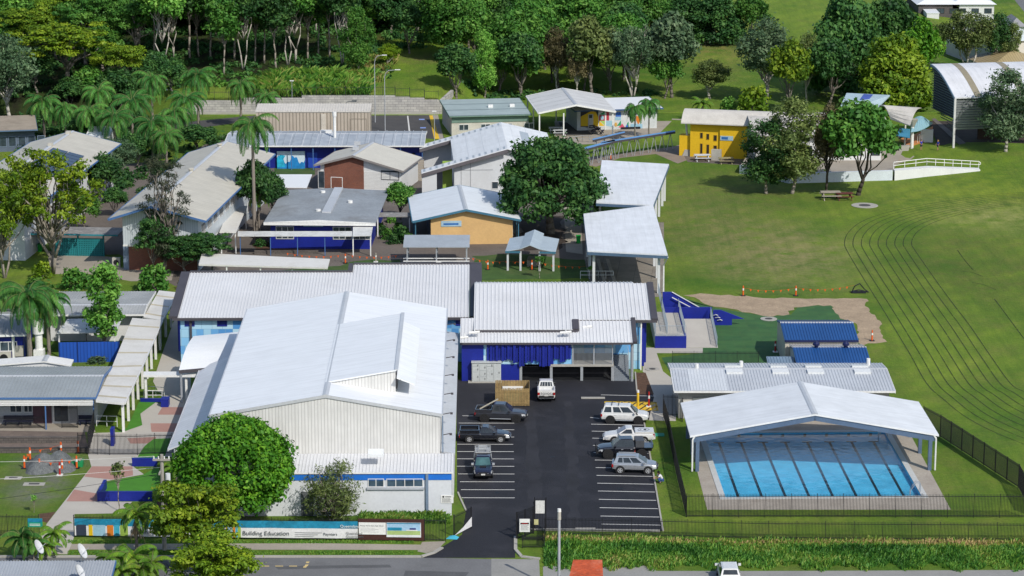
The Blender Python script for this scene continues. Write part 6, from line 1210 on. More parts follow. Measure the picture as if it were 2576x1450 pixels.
a, b = d(*G(170, 700)), d(*G(500, 540)); m = MB(); v = b - a; o = Vector((.05, -.08, 0)); m.slab([o + Vector((0, 0, .35)), o + v + Vector((0, 0, .3)), o + v + Vector((0, 0, 1.7)), o + v * .45 + Vector((0, 0, .8))], .02)
cl = bpy.data.objects.new('x', None); bpy.data.objects.remove(cl); m = MB(); P = [o + Vector((0, 0, .12)), o + v + Vector((0, 0, .2)), o + v + Vector((0, 0, 1.1)), o + v * .5 + Vector((0, 0, .5))]; k = Vector((0, -.02, 0)); m.hexa([P[0], P[1], P[1] - k, P[0] - k, P[3], P[2], P[2] - k, P[3] - k]); m.build('banner_cloth', M('banner_white'), gate)
p = d(*G(120, 740)) - a; m = MB(); m.add([(p.x - .5, p.y - .1, .02), (p.x + .5, p.y - .3, .02), (p.x + .3, p.y + .1, .3), (p.x - .1, p.y + .3, .2), (p.x + .7, p.y + .2, .08)], [(0, 1, 2), (0, 2, 3), (1, 4, 2), (0, 3, 4), (3, 2, 4), (0, 4, 1)]); m.build('fallen_cloth', [M('banner_teal2')], gate)
g2 = fence('sliding_gate', 'black gate posts holding a white notice right of the driveway', [G(1362, 760), G(1680, 640), G(1690, 560)], 2.55, 1.2, .13, pr=.06, cat='gate')
a = d(*G(1362, 760)); s1 = d(*G(1415, 765)) - a; s2 = d(*G(1612, 765)) - a; rz = 0; nb = lbox(g2, 'notice', WPAINT(), s1.x, s1.y - .3, .85, s2.x, s1.y - .26, 2.05)
lbox(nb, 'black_band', BLACK(), s1.x + .08, s1.y - .31, 1.55, s2.x - .08, s1.y - .301, 1.7); lbox(nb, 'red_band', M('sign_red', (.5, .02, .02), .5), s1.x + .2, s1.y - .32, 1.6, s2.x - .2, s1.y - .311, 1.65)
for i in range(5): lbox(nb, 'text_line', TXT, s1.x + .12, s1.y - .31, 1.42 - i * .1, s2.x - .1 - .1 * (i % 2), s1.y - .301, 1.45 - i * .1)
g3 = fence('pedestrian_gate', 'black pedestrian gate with white slats beside the gate notice', [G(1700, 570), G(1915, 570)], 3.0, 3, .14, pr=.05, cat='gate')
a = d(*G(1700, 570)); w0 = d(*G(1915, 570)) - a; m = MB()
for i in range(7): x = .1 + i * (w0.x - .2) / 7; m.box(x, -.07, 1.55, x + .1, -.045, 2.75)
m.build('white_slats', WPAINT(), g3); lbox(g3, 'yellow_sign', M('pale_yellow_sign', (.6, .58, .3), .5), -.05, -.09, .5, .35, -.06, 1.0)
fence('picket_fence', 'low black pen fence in front of the pedestrian gate', [G(1470, 920), G(1890, 915), G(1900, 600)], 1.15, 3, .1)
fence('picket_fence', 'short inner fence of the gate pen', [G(1480, 775), G(1860, 778)], 1.15, 3, .1)
r = thing('bin_enclosure', 'open topped timber batten bin enclosure behind the parked black utes', 'enclosure', d(1246, 1023)); wq = (d(1332, 1023) - d(1246, 1023)).length; dp = 3.2; tb = M('treated_pine', (.34, .235, .10), .8, .25, 2.0, 9, .12)
m = MB(); rr = random.Random(3)
for i in range(22): x = i * wq / 22; m.box(x, 0, .05 + rr.uniform(0, .05), x + wq / 22 - .025, .05, 1.95 + rr.uniform(-.04, .04))
m.build('front_battens', tb, r); m = MB()
for y in (dp,): [m.box(i * wq / 22, y, .05, (i + 1) * wq / 22 - .03, y + .05, 1.95) for i in range(22)]
m.build('rear_battens', tb, r)
for x in (0, wq - .05): m = MB(); [m.box(x, .06 + j * dp / 18, .05, x + .05, .06 + (j + 1) * dp / 18 - .03, 1.95) for j in range(18)]; m.build('side_battens', tb, r)
lbox(r, 'front_rail', tb, .0, -.04, 1.5, wq, -.005, 1.6); lbox(r, 'front_rail', tb, .0, -.04, .3, wq, -.005, .4)
bn = thing('steel_bin', 'white lidded steel bin inside the timber enclosure', 'bin', d(1290, 1006)); lbox(bn, 'body', M('bin_green', (.03, .12, .06), .6), -1.0, -.5, 0, 1.0, .6, 1.2); lbox(bn, 'lid', WPAINT(), -1.08, -.6, 1.2, 1.08, .65, 1.32)
# ------------------------------------------------------------------ planters, steps, retaining edges
def lowwall(label, A, B, h, mt=None, t=.3, name='planter_wall', side=None, cat='planter wall'):
 a, b = d(*A), d(*B); r = thing(name, label, cat, a, math.atan2(b.y - a.y, b.x - a.x)); lbox(r, 'wall', mt or BLUE(), 0, 0, 0, (b - a).length, t, h); lbox(r, 'cap', mt or BLUE(), -.02, -.02, h, (b - a).length + .02, t + .02, h + .05)
 if side: lbox(r, 'return_wall', mt or BLUE(), 0, t + .002, 0, t, side, h)
 return r
lowwall('front royal blue planter wall beside the pink path', Q('20', 735, 885), Q('20', 1150, 885), .85, side=4.0); lowwall('rear royal blue planter wall under the tree shade', Q('20', 998, 622), Q('20', 1187, 622), .75)
lowwall('royal blue garden wall below the white handrails', Q('20', 1060, 135), Q('20', 1215, 137), .3); lowwall('royal blue block at the end of the garden wall', Q('20', 1215, 176), Q('20', 1272, 176), .8, t=1.2)
lowwall('slim blue post wall at the gates', Q('20', 835, 470), Q('20', 860, 470), 1.7, t=1.0)
DK = brick_mat('dark_step_blocks', (.14, .12, .105), (.10, .088, .08), (.05, .045, .04), .5, .25, .02)
lowwall('upper dark block edge of the clay paving', (-80, 1116), (199, 1115), .55, DK, .4, 'retaining_edge', cat='retaining wall'); lowwall('lower dark block edge of the clay paving', (-80, 1141), (224, 1140), .45, DK, .4, 'retaining_edge', cat='retaining wall')
lowwall('grey stone edge of the classroom garden', (640, 640), (800, 640), .4, DK, .4, 'retaining_edge', cat='retaining wall')
def railset(name, label, pts, h=1.0, mt=None):
 P = [d(*p) for p in pts]; c = P[0].copy(); r = thing(name, label, 'handrail', c); mt = mt or WPAINT(); m = MB()
 for a, b in zip(P, P[1:]):
  a, b = a - c, b - c; m.tube(a + Vector((0, 0, h)), b + Vector((0, 0, h)), .04).tube(a + Vector((0, 0, h * .5)), b + Vector((0, 0, h * .5)), .035); n = max(1, round((b - a).length / 1.2))
  for i in range(n + 1): p = a.lerp(b, i / n); m.tube(p, p + Vector((0, 0, h)), .035)
 m.build('rail', mt, r); return r
railset('handrail', 'nearer white stair handrail beside the link roof', [Q('20', 1085, 118), Q('20', 1225, 118)]); railset('handrail', 'farther white stair handrail beside the link roof', [Q('20', 1115, 85), Q('20', 1240, 95)])
railset('handrail', 'white barrier rail under the end of the covered walkway', [Q('20', 730, 318), Q('20', 885, 322)], 1.1); railset('handrail', 'grey curved handrail in front of the gable shelter', [(1430, 362), (1465, 357), (1520, 361)], 1.0, STEEL())
railset('handrail', 'white fence rail beside the oval shelter front', [(1460, 702), (1505, 702), (1543, 702)], 1.0)
for k, (x, y) in enumerate(((1150, 820), (905, 400))):
 c = q('23', x, y); r = thing('pool_ladder', ('near' if k == 0 else 'far') + ' right hand steel hoops of the pool ladder', 'pool ladder', c); m = MB()
 for s in (0, .5): m.path([(0, s, 0), (0, s, .9), (-.4, s, 1.0), (-.9, s, .2), (-.9, s, -.5)], .035)
 m.build('hoop', STEEL(), r)
# ------------------------------------------------------------------ poles and wires
def lamp(label, bx, by, h, arm, rr=.09, name='street_lamp', dirx=1):
 c = g(bx, by); r = thing(name, label, 'street lamp', c); mt = M('lamp_pole_grey', (.38, .40, .43), .5); MB().path([(0, 0, 0), (0, 0, h * .5), (0, 0, h * .88)], rr, 8, r1=rr * .6).build('pole', mt, r)
 if arm:
  m = MB(); m.path([(0, 0, h * .88), (arm * .08 * dirx, 0, h * .94), (arm * .3 * dirx, 0, h * .985), (arm * dirx, 0, h)], rr * .55, 6); m.build('arm', mt, r); lbox(r, 'lamp_head', WPAINT(), arm * dirx - .25, -.12, h - .06, arm * dirx + .6 * dirx, .12, h + .06)
 else: m = MB(); m.tube((0, 0, h * .88), (0, 0, h), rr * .5); m.build('neck', mt, r); lbox(r, 'lamp_head', WPAINT(), -.35, -.15, h, .35, .15, h + .12)
 return r
lamp('tall curved street lamp beside the beige shed', *Q('01', 900, 925), 11.4, 1.5); lamp('curved street lamp nearest the end of the beige shed', *Q('01', 975, 990), 10.2, 2.0)
lamp('short straight lamp post beside the yellow kerb line', *Q('01', 1348, 1075), 5.0, 0, .07); lamp('lamp post standing at the foot of the block wall behind the shed', *Q('01', 275, 850), 5.6, 0, .07); lamp('lamp post among the palms in front of the block wall', *Q('00', 1300, 800), 3.8, .4, .07, dirx=-1)
c = d(1406, 1486); r = thing('street_lamp', 'thick pale grey lamp pole rising from the bottom edge by the tall grass', 'street lamp', c); m = MB(); m.path([(0, 0, 0), (0, 0, 6.2)], .13, 12, r1=.11); m.build('pole', M('lamp_pole_grey'), r); MB().tube((0, 0, 6.2), (0, 0, 6.9), .16, .15, 12).build('collar', M('beige_box'), r); MB().tube((0, 0, 6.9), (0, 0, 7.15), .17, .15, 12).build('cap', WPAINT(), r)
c = d(414, 1384); r = thing('power_pole', 'grey timber power pole with crossarm above the yellow green tree', 'power pole', c); tm = M('grey_timber', (.32, .30, .27), .9, .2, 3); hp = 8.7
MB().path([(0, 0, 0), (0, 0, hp)], .2, 8, r1=.15).build('pole', tm, r); lbox(r, 'crossarm', tm, -.75, -.3, hp - .5, .75, -.16, hp - .32); lbox(r, 'crossarm', tm, -.2, -.9, hp - 1.6, -.06, .9, hp - 1.45)
for x in (-.65, -.25, .25, .65): MB().tube((x, -.23, hp - .32), (x, -.23, hp - .1), .06, n=6).build('insulator', WPAINT(), r)
MB().tube((.5, -.1, hp - 2.6), (.5, -.1, hp - 1.7), .22, n=10).build('transformer', LGREY, r)
for k, (s, e) in enumerate((((-.65, -.2, hp - .1), (-60, 12, 7.6)), ((-.1, .8, hp - 1.4), (-60, 5, 6.4)), ((-.1, -.8, hp - 1.5), (-62, -8, 4.2)))):
 m = MB(); s, e = Vector(s), Vector(e); P = [s.lerp(e, i / 14) - Vector((0, 0, 1.6 * 4 * (i / 14) * (1 - i / 14))) for i in range(15)]; m.path(P, .018, 4); o = m.build('wire', [LINEW, LINEW, BLACK()][k], r)
# ------------------------------------------------------------------ safety posts, bunting, piles, bins, tables
ORANGE = M('safety_orange', (.75, .12, .015), .5, .08); REDP = M('safety_red', (.45, .02, .02), .5)
def safety_post(label, p, h=1.25, mt=None, group=None):
 r = thing('safety_post', label, 'safety post', p, 0, group); mt = mt or ORANGE; MB().tube((0, 0, .08), (0, 0, h), .1, .08, 8).build('post', mt, r); MB().tube((0, 0, h * .55), (0, 0, h * .75), .105, .098, 8).build('white_band', WPAINT(), r); MB().box(-.28, -.28, 0, .28, .28, .08).build('base', BLACK() if mt is ORANGE else WPAINT(), r); return r
def bunting(label, pts, z=1.0):
 c = pts[0].copy(); r = thing('bunting', label, 'bunting', c); m = MB(); f = MB(); k = 0
 for a, b in zip(pts, pts[1:]):
  a, b = a - c, b - c; n = max(2, int((b - a).length / .9)); P = [a.lerp(b, i / n) + Vector((0, 0, z - .35 * 4 * (i / n) * (1 - i / n) * min(1, (b - a).length / 6))) for i in range(n + 1)]; m.path(P, .012, 3)
  for p in P[:-1]: m.add([p + Vector((-.13, 0, 0)), p + Vector((.13, 0, 0)), p + Vector((0, 0, -.3)), p + Vector((-.13, .015, 0)), p + Vector((.13, .015, 0)), p + Vector((0, .015, -.3))], [(0, 1, 2), (5, 4, 3), (0, 3, 4, 1), (1, 4, 5, 2), (2, 5, 3, 0)])
 m.build('cord', ORANGE, r)
L = [q('20', *p) for p in ((185, 636), (228, 572), (462, 530), (590, 521), (580, 636), (470, 662), (300, 658))]
for i, nm in enumerate(('leftmost orange safety post by the gravel piles', 'orange safety post behind the left gravel pile', 'orange safety post at the edge of the paving behind the gravel', 'orange safety post by the gate fence', 'orange safety post leaning over the green crate', 'orange safety post in front of the right gravel pile', 'orange safety post in front of the left gravel pile')): safety_post(nm, L[i])
safety_post('dark red safety post on white base in front of the gravel', q('20', 452, 688), 1.3, REDP); bunting('orange bunting around the gravel piles', [L[0], L[1], L[2]]); bunting('orange bunting along the front of the gravel piles', [L[6], L[5], L[4]])
def pile(label, p, rx, ry, h, seed):
 rr = random.Random(seed); m = MB(); n, k = 22, 8; vs = []
 for j in range(k + 1):
  f = j / k
  for i in range(n): a = 2 * math.pi * i / n; e = 1 + .18 * math.sin(a * 3 + seed) + rr.uniform(-.06, .06); vs.append((rx * e * (1 - f) * math.cos(a), ry * e * (1 - f) * math.sin(a), h * (1 - (1 - f) ** 1.35) * (1 + rr.uniform(-.04, .04))))
 m.add(vs, [(j * n + i, j * n + (i + 1) % n, (j + 1) * n + (i + 1) % n, (j + 1) * n + i) for j in range(k) for i in range(n)]); o = m.build('gravel_pile', M('blue_grey_gravel', (.20, .215, .22), .95, .25, 2.5, 10, .2, bump=1.0), smooth=True); o.location = p; tag(o, label, 'gravel pile')
pile('left grey gravel pile ringed by orange bunting', q('20', 330, 632), 2.1, 2.2, 1.5, 1); pile('right grey gravel pile next to the green crate', q('20', 450, 622), 1.8, 2.2, 1.6, 4)
p = q('20', 570, 615); r = thing('green_crate', 'bright green crate with planks beside the gravel piles', 'crate', p, .05); lbox(r, 'body', M('crate_green', (.01, .25, .08), .6), -.75, -.6, 0, .75, .6, .5); m = MB(); m.bar((-.6, -.3, .55), (.6, .4, .6), .12, .06); m.bar((-.3, .4, .57), (.5, -.4, .62), .12, .06); m.build('plank', TAN, r)
for i, (c_, x, y, lb) in enumerate((('12', 1745, 785, 'orange safety post at the left end of the dirt track'), ('13', 210, 785, 'orange safety post in the middle of the oval bunting'), ('13', 785, 1125, 'orange safety post on the dirt track near the blue shed'), ('11', 675, 540, 'orange safety post on the middle paving'), ('12', 150, 588, 'orange safety post under the courtyard shelter bunting'), ('11', 1750, 588, 'orange safety post on the courtyard lawn'), ('02', 745, 1205, 'orange safety post on the path below the blue path roof'))): safety_post(lb, q(c_, x, y))
safety_post('red safety post left of the blue roofed shed', q('13', 55, 1210), 1.3, REDP); safety_post('pale timber stake on the lawn strip', q('11', 905, 530), 1.2, TAN)
safety_post('red bollard on the yellow hatching', q('22', 1033, 170), 1.6, REDP); r = thing('bollard', 'fat yellow bollard on the yellow hatching', 'bollard', q('22', 950, 182)); MB().tube((0, 0, 0), (0, 0, 1.7), .13, .13, 10).build('post', YELL, r); MB().tube((0, 0, 1.7), (0, 0, 1.95), .14, .12, 10).build('cap', WPAINT(), r)
bunting('orange bunting strung across the oval', [q('12', 1745, 785), q('13', 210, 785), q('13', 650, 765)]); bunting('orange bunting across the middle paving', [q('11', 240, 520), q('11', 675, 530), q('11', 1110, 530)]); bunting('orange bunting round the courtyard lawn', [q('11', 1640, 560), q('11', 1890, 580), q('12', 150, 575), q('12', 560, 620)])
r = thing('fallen_hurdle', 'black hooped hurdle lying at the end of the oval bunting', 'hurdle', q('13', 690, 765)); m = MB(); m.path([(-1.0, 0, 0), (-.6, 0, .9), (0, 0, 1.2), (.6, .2, .5), (1.2, .3, .05)], .07); m.path([(-1, .6, .05), (0, .5, .3), (1.2, .3, .05)], .08); m.build('hoop', BLACK(), r); lbox(r, 'base', BLACK(), -1.0, -.2, 0, .8, .5, .15)
def wheelie(label, p, mt, lid, rz=0):
 r = thing('wheelie_bin', label, 'bin', p, rz); MB().add([(-.24, -.25, .08), (.24, -.25, .08), (.24, .28, .08), (-.24, .28, .08), (-.3, -.34, .98), (.3, -.34, .98), (.3, .36, .98), (-.3, .36, .98)], [(0, 3, 2, 1), (4, 5, 6, 7), (0, 1, 5, 4), (1, 2, 6, 5), (2, 3, 7, 6), (3, 0, 4, 7)]).build('body', mt, r); MB().slab([(-.32, -.38, 1.04), (.32, -.38, 1.04), (.32, .4, 1.1), (-.32, .4, 1.1)], .06).build('lid', lid, r)
 for s in (-.27, .27): MB().tube((s - .03, .26, .12), (s + .03, .26, .12), .12, n=10).build('wheel', BLACK(), r)
GB = M('bin_bright_green', (.01, .30, .04), .5); wheelie('bright green wheelie bin left of the oval shelter', d(1455, 613), GB, GB); wheelie('dark green wheelie bin in the shade under the big fig', d(1452, 562), M('bin_green'), M('bin_green')); wheelie('dark wheelie bin with yellow lid by the cream roof block', q('10', 690, 160), M('bin_green'), M('lid_yellow', (.6, .42, .02), .5)); wheelie('green wheelie bin beside the teal screen block', q('10', 305, 452), GB, GB)
def picnic(label, p, rz, mt, s=1.0):
 r = thing('picnic_table', label, 'picnic table', p, rz); r.scale = (s, s, s); lbox(r, 'table_top', mt, -.95, -.38, .7, .95, .38, .76)
 for y in (-.75, .75): lbox(r, 'bench', mt, -.95, y - .14, .42, .95, y + .14, .47)
 for x in (-.7, .7):
  m = MB(); m.bar((x, -.85, .0), (x, -.2, .72), .08, .08).bar((x, .85, 0), (x, .2, .72), .08, .08).bar((x, -.8, .45), (x, .8, .45), .08, .08); m.build('leg_frame', mt, r)
NV = M('navy_timber', (.015, .017, .04), .6); P6 = S('s6'); picnic('rear dark picnic table under the gable shelter', d(*P6(1150, 660)), R(75), NV, 1.15); picnic('front dark picnic table under the gable shelter', d(*P6(1215, 720)), R(80), NV, 1.15)
picnic('pale topped picnic table under the trees on the oval', q('13', 470, 55), R(3), TAN, 1.5); picnic('dark red picnic table under the trees on the oval', q('13', 575, 58), R(5), M('dark_red_timber', (.12, .03, .02), .7), 1.3)
picnic('picnic table in front of the yellow hall wall', q('02', 1435, 1215), R(4), LGREY, 1.3); picnic('rear picnic table by the yellow hall column', q('02', 1400, 1175), R(4), LGREY, 1.1); picnic('tubular picnic table at the right of the yellow hall', q('02', 1615, 1235), R(3), M('khaki_table', (.33, .29, .16), .6), 1.2)
for i, (x, y) in enumerate(((600, 665), (660, 700))): picnic(('upper' if i == 0 else 'lower') + ' pale picnic table at the left post of the gable shelter', d(*P6(x, y + 40)), R(2), LGREY, 1.2)
p = q('10', 1035, 575); r = thing('bench', 'dark bench against the brick base of the cream roof block', 'bench', p, 0); lbox(r, 'seat', NV, -.9, -.2, .42, .9, .2, .48); lbox(r, 'backrest', NV, -.9, .2, .5, .9, .25, .9); [lbox(r, 'leg', NV, x, -.18, 0, x + .07, .2, .42) for x in (-.8, .73)]
p = q('10', 880, 560); r = thing('air_conditioner', 'beige air conditioner box at the corner of the brick base', 'air conditioner', p); lbox(r, 'body', M('beige_box'), -.5, -.3, 0, .5, .3, 1.1); MB().tube((0, -.3, .55), (0, -.34, .55), .35, n=12).build('fan', BLACK(), r)
for i, (c_, x, y, sx, lb) in enumerate((('20', 258, 758, 1.0, 'square concrete pit lid on the left lawn'), ('20', 100, 712, .8, 'tan pit lid on the left lawn'), ('22', 612, 108, 1.25, 'pale concrete wheel stop in the car park'), ('13', 730, 105, 1.9, 'round concrete pit cover on the oval'), ('12', 1060, 1342, .8, 'round drain cover on the building path'), ('13', 5, 962, 1.0, 'drain cover beside the dirt track'))):
 p = q(c_, x, y); m = MB()
 if 'round' in lb or 'drain' in lb: m.tube((0, 0, 0), (0, 0, .06), sx, n=18); m.tube((0, 0, .06), (0, 0, .075), sx * .45, n=14, mi=1)
 else: m.box(-sx, -.45 if i != 2 else -.22, 0, sx, .45 if i != 2 else .22, .1 if i == 2 else .05); m.box(-sx * .5, -.2, .05, sx * .5, .2, .07 if i != 2 else .06, 1)
 o = m.build('pit_lid' if i != 2 else 'wheel_stop', [CONC(), REARASPH]); o.location = p + Vector((0, 0, .012)); tag(o, lb, 'pit lid' if i != 2 else 'wheel stop')
p = q('22', 555, 1098); o = MB().box(-.9, -.15, 0, .9, .15, .12).build('wheel_stop', CONC()); o.location = p + Vector((0, 0, .01)); tag(o, 'pale concrete wheel stop behind the front fence', 'wheel stop')
o = MB().box(-.62, -.5, 0, .62, .5, .07).build('cable_pit', M('pit_green', (.02, .28, .17), .6)); o.location = q('22', 1102, 385); tag(o, 'bright green cable pit lid on the car park lawn', 'pit lid')
r = thing('fence_sign', 'green and teal sign on the left picket fence', 'sign', d(72, 1351)); lbox(r, 'sign_board', M('sign_green', (.01, .28, .20), .5), -.0, -.12, .95, 1.3, -.08, 1.75); lbox(r, 'teal_header', TEALB, .01, -.126, 1.4, 1.29, -.121, 1.74)
for i in range(2): lbox(r, 'text_line', LINEW, .15, -.13, 1.2 - i * .13, 1.1, -.121, 1.25 - i * .13)
# ------------------------------------------------------------------ bottom edge: dish roof, orange roof
F = Fr((-90, 1520), (262, 1518), (238, 1411), 4.0, 5.0); r = gable(F, 'dish_roof_building', 'grey ribbed roof with satellite dishes at the bottom left corner', 'building', 4.0, 1.0, 'x', ridge=1, oh=(.4, .5, .5, .2), roof=M('blue_grey_ribbed', (.36, .39, .43), .45, .08, .2, 4, .04), wall=BRICK, ribs=46, rib=(.1, .07), trim=BLUET())
zt = r_zt[r.name]
for i, (x, y, sz, lb) in enumerate(((290, 1330, .62, 'left satellite dish at the roof edge'), (615, 1360, .66, 'large satellite dish at the right end of the grey roof'), (600, 1470, .6, 'lowest satellite dish cut by the bottom edge'))):
 p = F.loc(*Q('20', x, y), 4.8); wz = zt(p.x, min(max(p.y, 0), F.L)); wp = F.w(p.x, p.y, wz); s = thing('satellite_dish', lb, 'satellite dish', wp, R(-25)); m = MB(); n, k = 20, 5; ax = Vector((.85, .25, .5)).normalized(); u = ax.orthogonal().normalized(); v = ax.cross(u); ctr = Vector((0, 0, .9)); vs = [ctr]
 for j in range(1, k + 1): rr_ = sz * j / k; vs += [ctr + (u * math.cos(2 * math.pi * a / n) + v * math.sin(2 * math.pi * a / n)) * rr_ + ax * (.35 * rr_ * rr_) for a in range(n)]
 fs = [(0, 1 + a, 1 + (a + 1) % n) for a in range(n)] + [(1 + (j - 1) * n + a, 1 + j * n + a, 1 + j * n + (a + 1) % n, 1 + (j - 1) * n + (a + 1) % n) for j in range(1, k) for a in range(n)]
 m.add(vs, fs); m.add([x - ax * .03 for x in vs], [tuple(reversed(f)) for f in fs]); m.build('dish', M('dish_grey', (.62, .63, .65), .4, .04), s, smooth=True); MB().tube((0, 0, 0), ctr, .05).build('mast', STEEL(), s); MB().tube(ctr + ax * .05 - u * .3, ctr + ax * .75, .025).build('feed_arm', STEEL(), s)
c = d(1472, 1500); r = thing('orange_roof_shelter', 'faded orange sheet roof at the bottom edge beside the lamp pole', 'shelter', c); P = [d(1420, 1500, 2.3) - c, d(1520, 1500, 2.3) - c, d(1515, 1408.5, 3.0) - c, d(1442, 1408.5, 3.0) - c]
MB().slab(P, .12).build('roof', M('faded_orange_sheet', (.55, .095, .03), .7, .25, .8, 4, .12, dirt=(.55, .22, .14), dirt_amt=.7, dirt_scale=.9), r)
for p in P: MB().box(p.x * .92 - .05, p.y * .95 - .05, 0, p.x * .92 + .05, p.y * .95 + .05, p.z - .1).build('post', STEEL(), r)
# ------------------------------------------------------------------ vehicles
TYRE = M('tyre_rubber', (.015, .015, .016), .85, .1); CARGLASS = glass_mat('car_glass', (.012, .016, .02)); PLATE = M('plate_white', (.6, .6, .58), .5); HEADL = M('headlight_clear', (.6, .62, .65), .15, .05, spec=.8); TAILL = M('tail_light_red', (.35, .012, .012), .25, .05); BPL = M('black_plastic', (.018, .018, .02), .6, .1)
def vehicle(name, label, cat, p, rz, L, W_, H, paint, sp, rim=None, wr=.36):
 r = thing(name, label, cat, p, rz); hw = W_ / 2; m = MB(); ring = []; st = sp['st']
 for (x, z0, zt, wk) in st:
  w_ = hw * wk; zb = z0; h = zt - zb
  half = [(w_ * .80, zb), (w_ * .97, zb + h * .18), (w_, zb + h * .48), (w_ * .985, zb + h * .78), (w_ * .93, zb + h * .95), (w_ * .80, zt), (w_ * .3, zt + .015)]
  ring.append([(x, y, z) for y, z in half] + [(x, -y, z) for y, z in reversed(half)])
 n = len(ring[0]); vs = [v for rg in ring for v in rg]; fs = [(i * n + j, i * n + (j + 1) % n, (i + 1) * n + (j + 1) % n, (i + 1) * n + j) for i in range(len(ring) - 1) for j in range(n)] + [tuple(range(n)), tuple(range(len(ring) * n - 1, (len(ring) - 1) * n - 1, -1))]
 m.add(vs, fs); m.build('body', paint, r, smooth=False)
 b0, b1, t0, t1, zb, zr = sp['cab']; wb, wt = hw * .94, hw * sp.get('wt', .74)
 B = lambda x, s: Vector((x, s * wb, zb)); T = lambda x, s: Vector((x, s * wt, zr))
 m = MB(); c = .05; tm = (t0 + t1) / 2
 vs = [B(b0, -1), B(b1, -1), B(b1, 1), B(b0, 1), T(t0, -1), T(t1, -1), T(t1, 1), T(t0, 1), Vector((t0 + .12, -wt * .8, zr + c)), Vector((t1 - .18, -wt * .8, zr + c)), Vector((t1 - .18, wt * .8, zr + c)), Vector((t0 + .12, wt * .8, zr + c))]
 m.add(vs, [(0, 3, 2, 1), (0, 1, 5, 4), (1, 2, 6, 5), (2, 3, 7, 6), (3, 0, 4, 7), (4, 5, 9, 8), (5, 6, 10, 9), (6, 7, 11, 10), (7, 4, 8, 11), (8, 9, 10, 11)]); m.build('cabin', paint, r)
 def pane(nm, a, b, c_, e, u0, u1, v0, v1, mt=None):
  nn = (b - a).cross(e - a).normalized(); f = lambda u, v: a.lerp(b, u).lerp(e.lerp(c_, u), v); q4 = [f(u0, v0), f(u1, v0), f(u1, v1), f(u0, v1)]; MB().add([x + nn * .004 for x in q4] + [x + nn * .016 for x in q4], [(4, 5, 6, 7), (0, 1, 5, 4), (1, 2, 6, 5), (2, 3, 7, 6), (3, 0, 4, 7)]).build(nm, mt or CARGLASS, r)
 pane('windscreen', B(b1, -1), B(b1, 1), T(t1, 1), T(t1, -1), .06, .94, .08, .95, sp.get('wsm')); pane('rear_window', B(b0, 1), B(b0, -1), T(t0, -1), T(t0, 1), .1, .9, .3, .92)
 for s in (-1, 1):
  for (u0, u1) in sp['win']:
   if s < 0: pane('side_window', B(b0, -1), B(b1, -1), T(t1, -1), T(t0, -1), u0, u1, .15, .9)
   else: pane('side_window', B(b1, 1), B(b0, 1), T(t0, 1), T(t1, 1), 1 - u1, 1 - u0, .15, .9)
 for x in (sp['ax'][0], sp['ax'][1]):
  for s in (-1, 1):
   y = s * (hw - .10); MB().tube((x, s * (hw - .02), wr + .02), (x, s * (hw + .004), wr + .02), wr + .09, n=18).build('wheel_arch', BPL, r); wm = MB(); wm.tube((x, y - .12, wr), (x, y + .125, wr), wr, n=18); w_ = wm.build('wheel', TYRE, r)
   rm = MB(); yo = y + s * .128; rm.tube((x, yo - s * .02, wr), (x, yo, wr), wr * .18, n=8)
   for k in range(5): a = k * 1.2566; rm.bar((x, yo - .005, wr), (x + wr * .62 * math.cos(a), yo - .005, wr + wr * .62 * math.sin(a)), .09, .05) if False else rm.hexa([(x + wr * .1 * math.cos(a + 1.2), yo - .012, wr + wr * .1 * math.sin(a + 1.2)), (x + wr * .1 * math.cos(a - 1.2), yo - .012, wr + wr * .1 * math.sin(a - 1.2)), (x + wr * .66 * math.cos(a - .2), yo - .012, wr + wr * .66 * math.sin(a - .2)), (x + wr * .66 * math.cos(a + .2), yo - .012, wr + wr * .66 * math.sin(a + .2)), (x + wr * .1 * math.cos(a + 1.2), yo + .012, wr + wr * .1 * math.sin(a + 1.2)), (x + wr * .1 * math.cos(a - 1.2), yo + .012, wr + wr * .1 * math.sin(a - 1.2)), (x + wr * .66 * math.cos(a - .2), yo + .012, wr + wr * .66 * math.sin(a - .2)), (x + wr * .66 * math.cos(a + .2), yo + .012, wr + wr * .66 * math.sin(a + .2))])
   nn = 18
   for k in range(nn): a0, a1 = 2 * math.pi * k / nn, 2 * math.pi * (k + 1) / nn; rm.hexa([(x + wr * ra * math.cos(a_), yo + dy, wr + wr * ra * math.sin(a_)) for dy in (-.012, .012) for ra, a_ in ((.6, a0), (.6, a1), (.7, a1), (.7, a0))])
   rm.build('rim', rim or STEEL(), w_)
 xf, xr = st[-1][0], st[0][0]; zf = st[-1][2]
 for s in (-1, 1):
  MB().hexa([(xf - .28, s * hw * .52, zf - .22), (xf + .01, s * hw * .50, zf - .24), (xf - .06, s * hw * .86, zf - .2), (xf - .42, s * hw * .95, zf - .17), (xf - .28, s * hw * .52, zf - .02), (xf + .0, s * hw * .50, zf - .07), (xf - .09, s * hw * .87, zf - .02), (xf - .45, s * hw * .96, zf + .03)]).build('headlight', HEADL, r)
  zt = sp.get('ztl', zb - .25); MB().box(xr - .015, min(s * hw * .74, s * hw * .97), zt - .12, xr + .14, max(s * hw * .74, s * hw * .97), zt + .16).build('tail_light', TAILL, r)
  MB().box(b1 - .42, min(s * hw * .98, s * (hw + .2)), zb + .02, b1 - .24, max(s * hw * .98, s * (hw + .2)), zb + .19).build('mirror', sp.get('mir', paint), r)
  for u0, u1 in sp['win'][-2:]: x = b0 + (b1 - b0) * u0 + .08; MB().box(x, min(s * (hw - .0), s * (hw + .025)), zb - .2, x + .2, max(s * (hw - .0), s * (hw + .025)), zb - .15).build('door_handle', sp.get('hnd', paint), r)
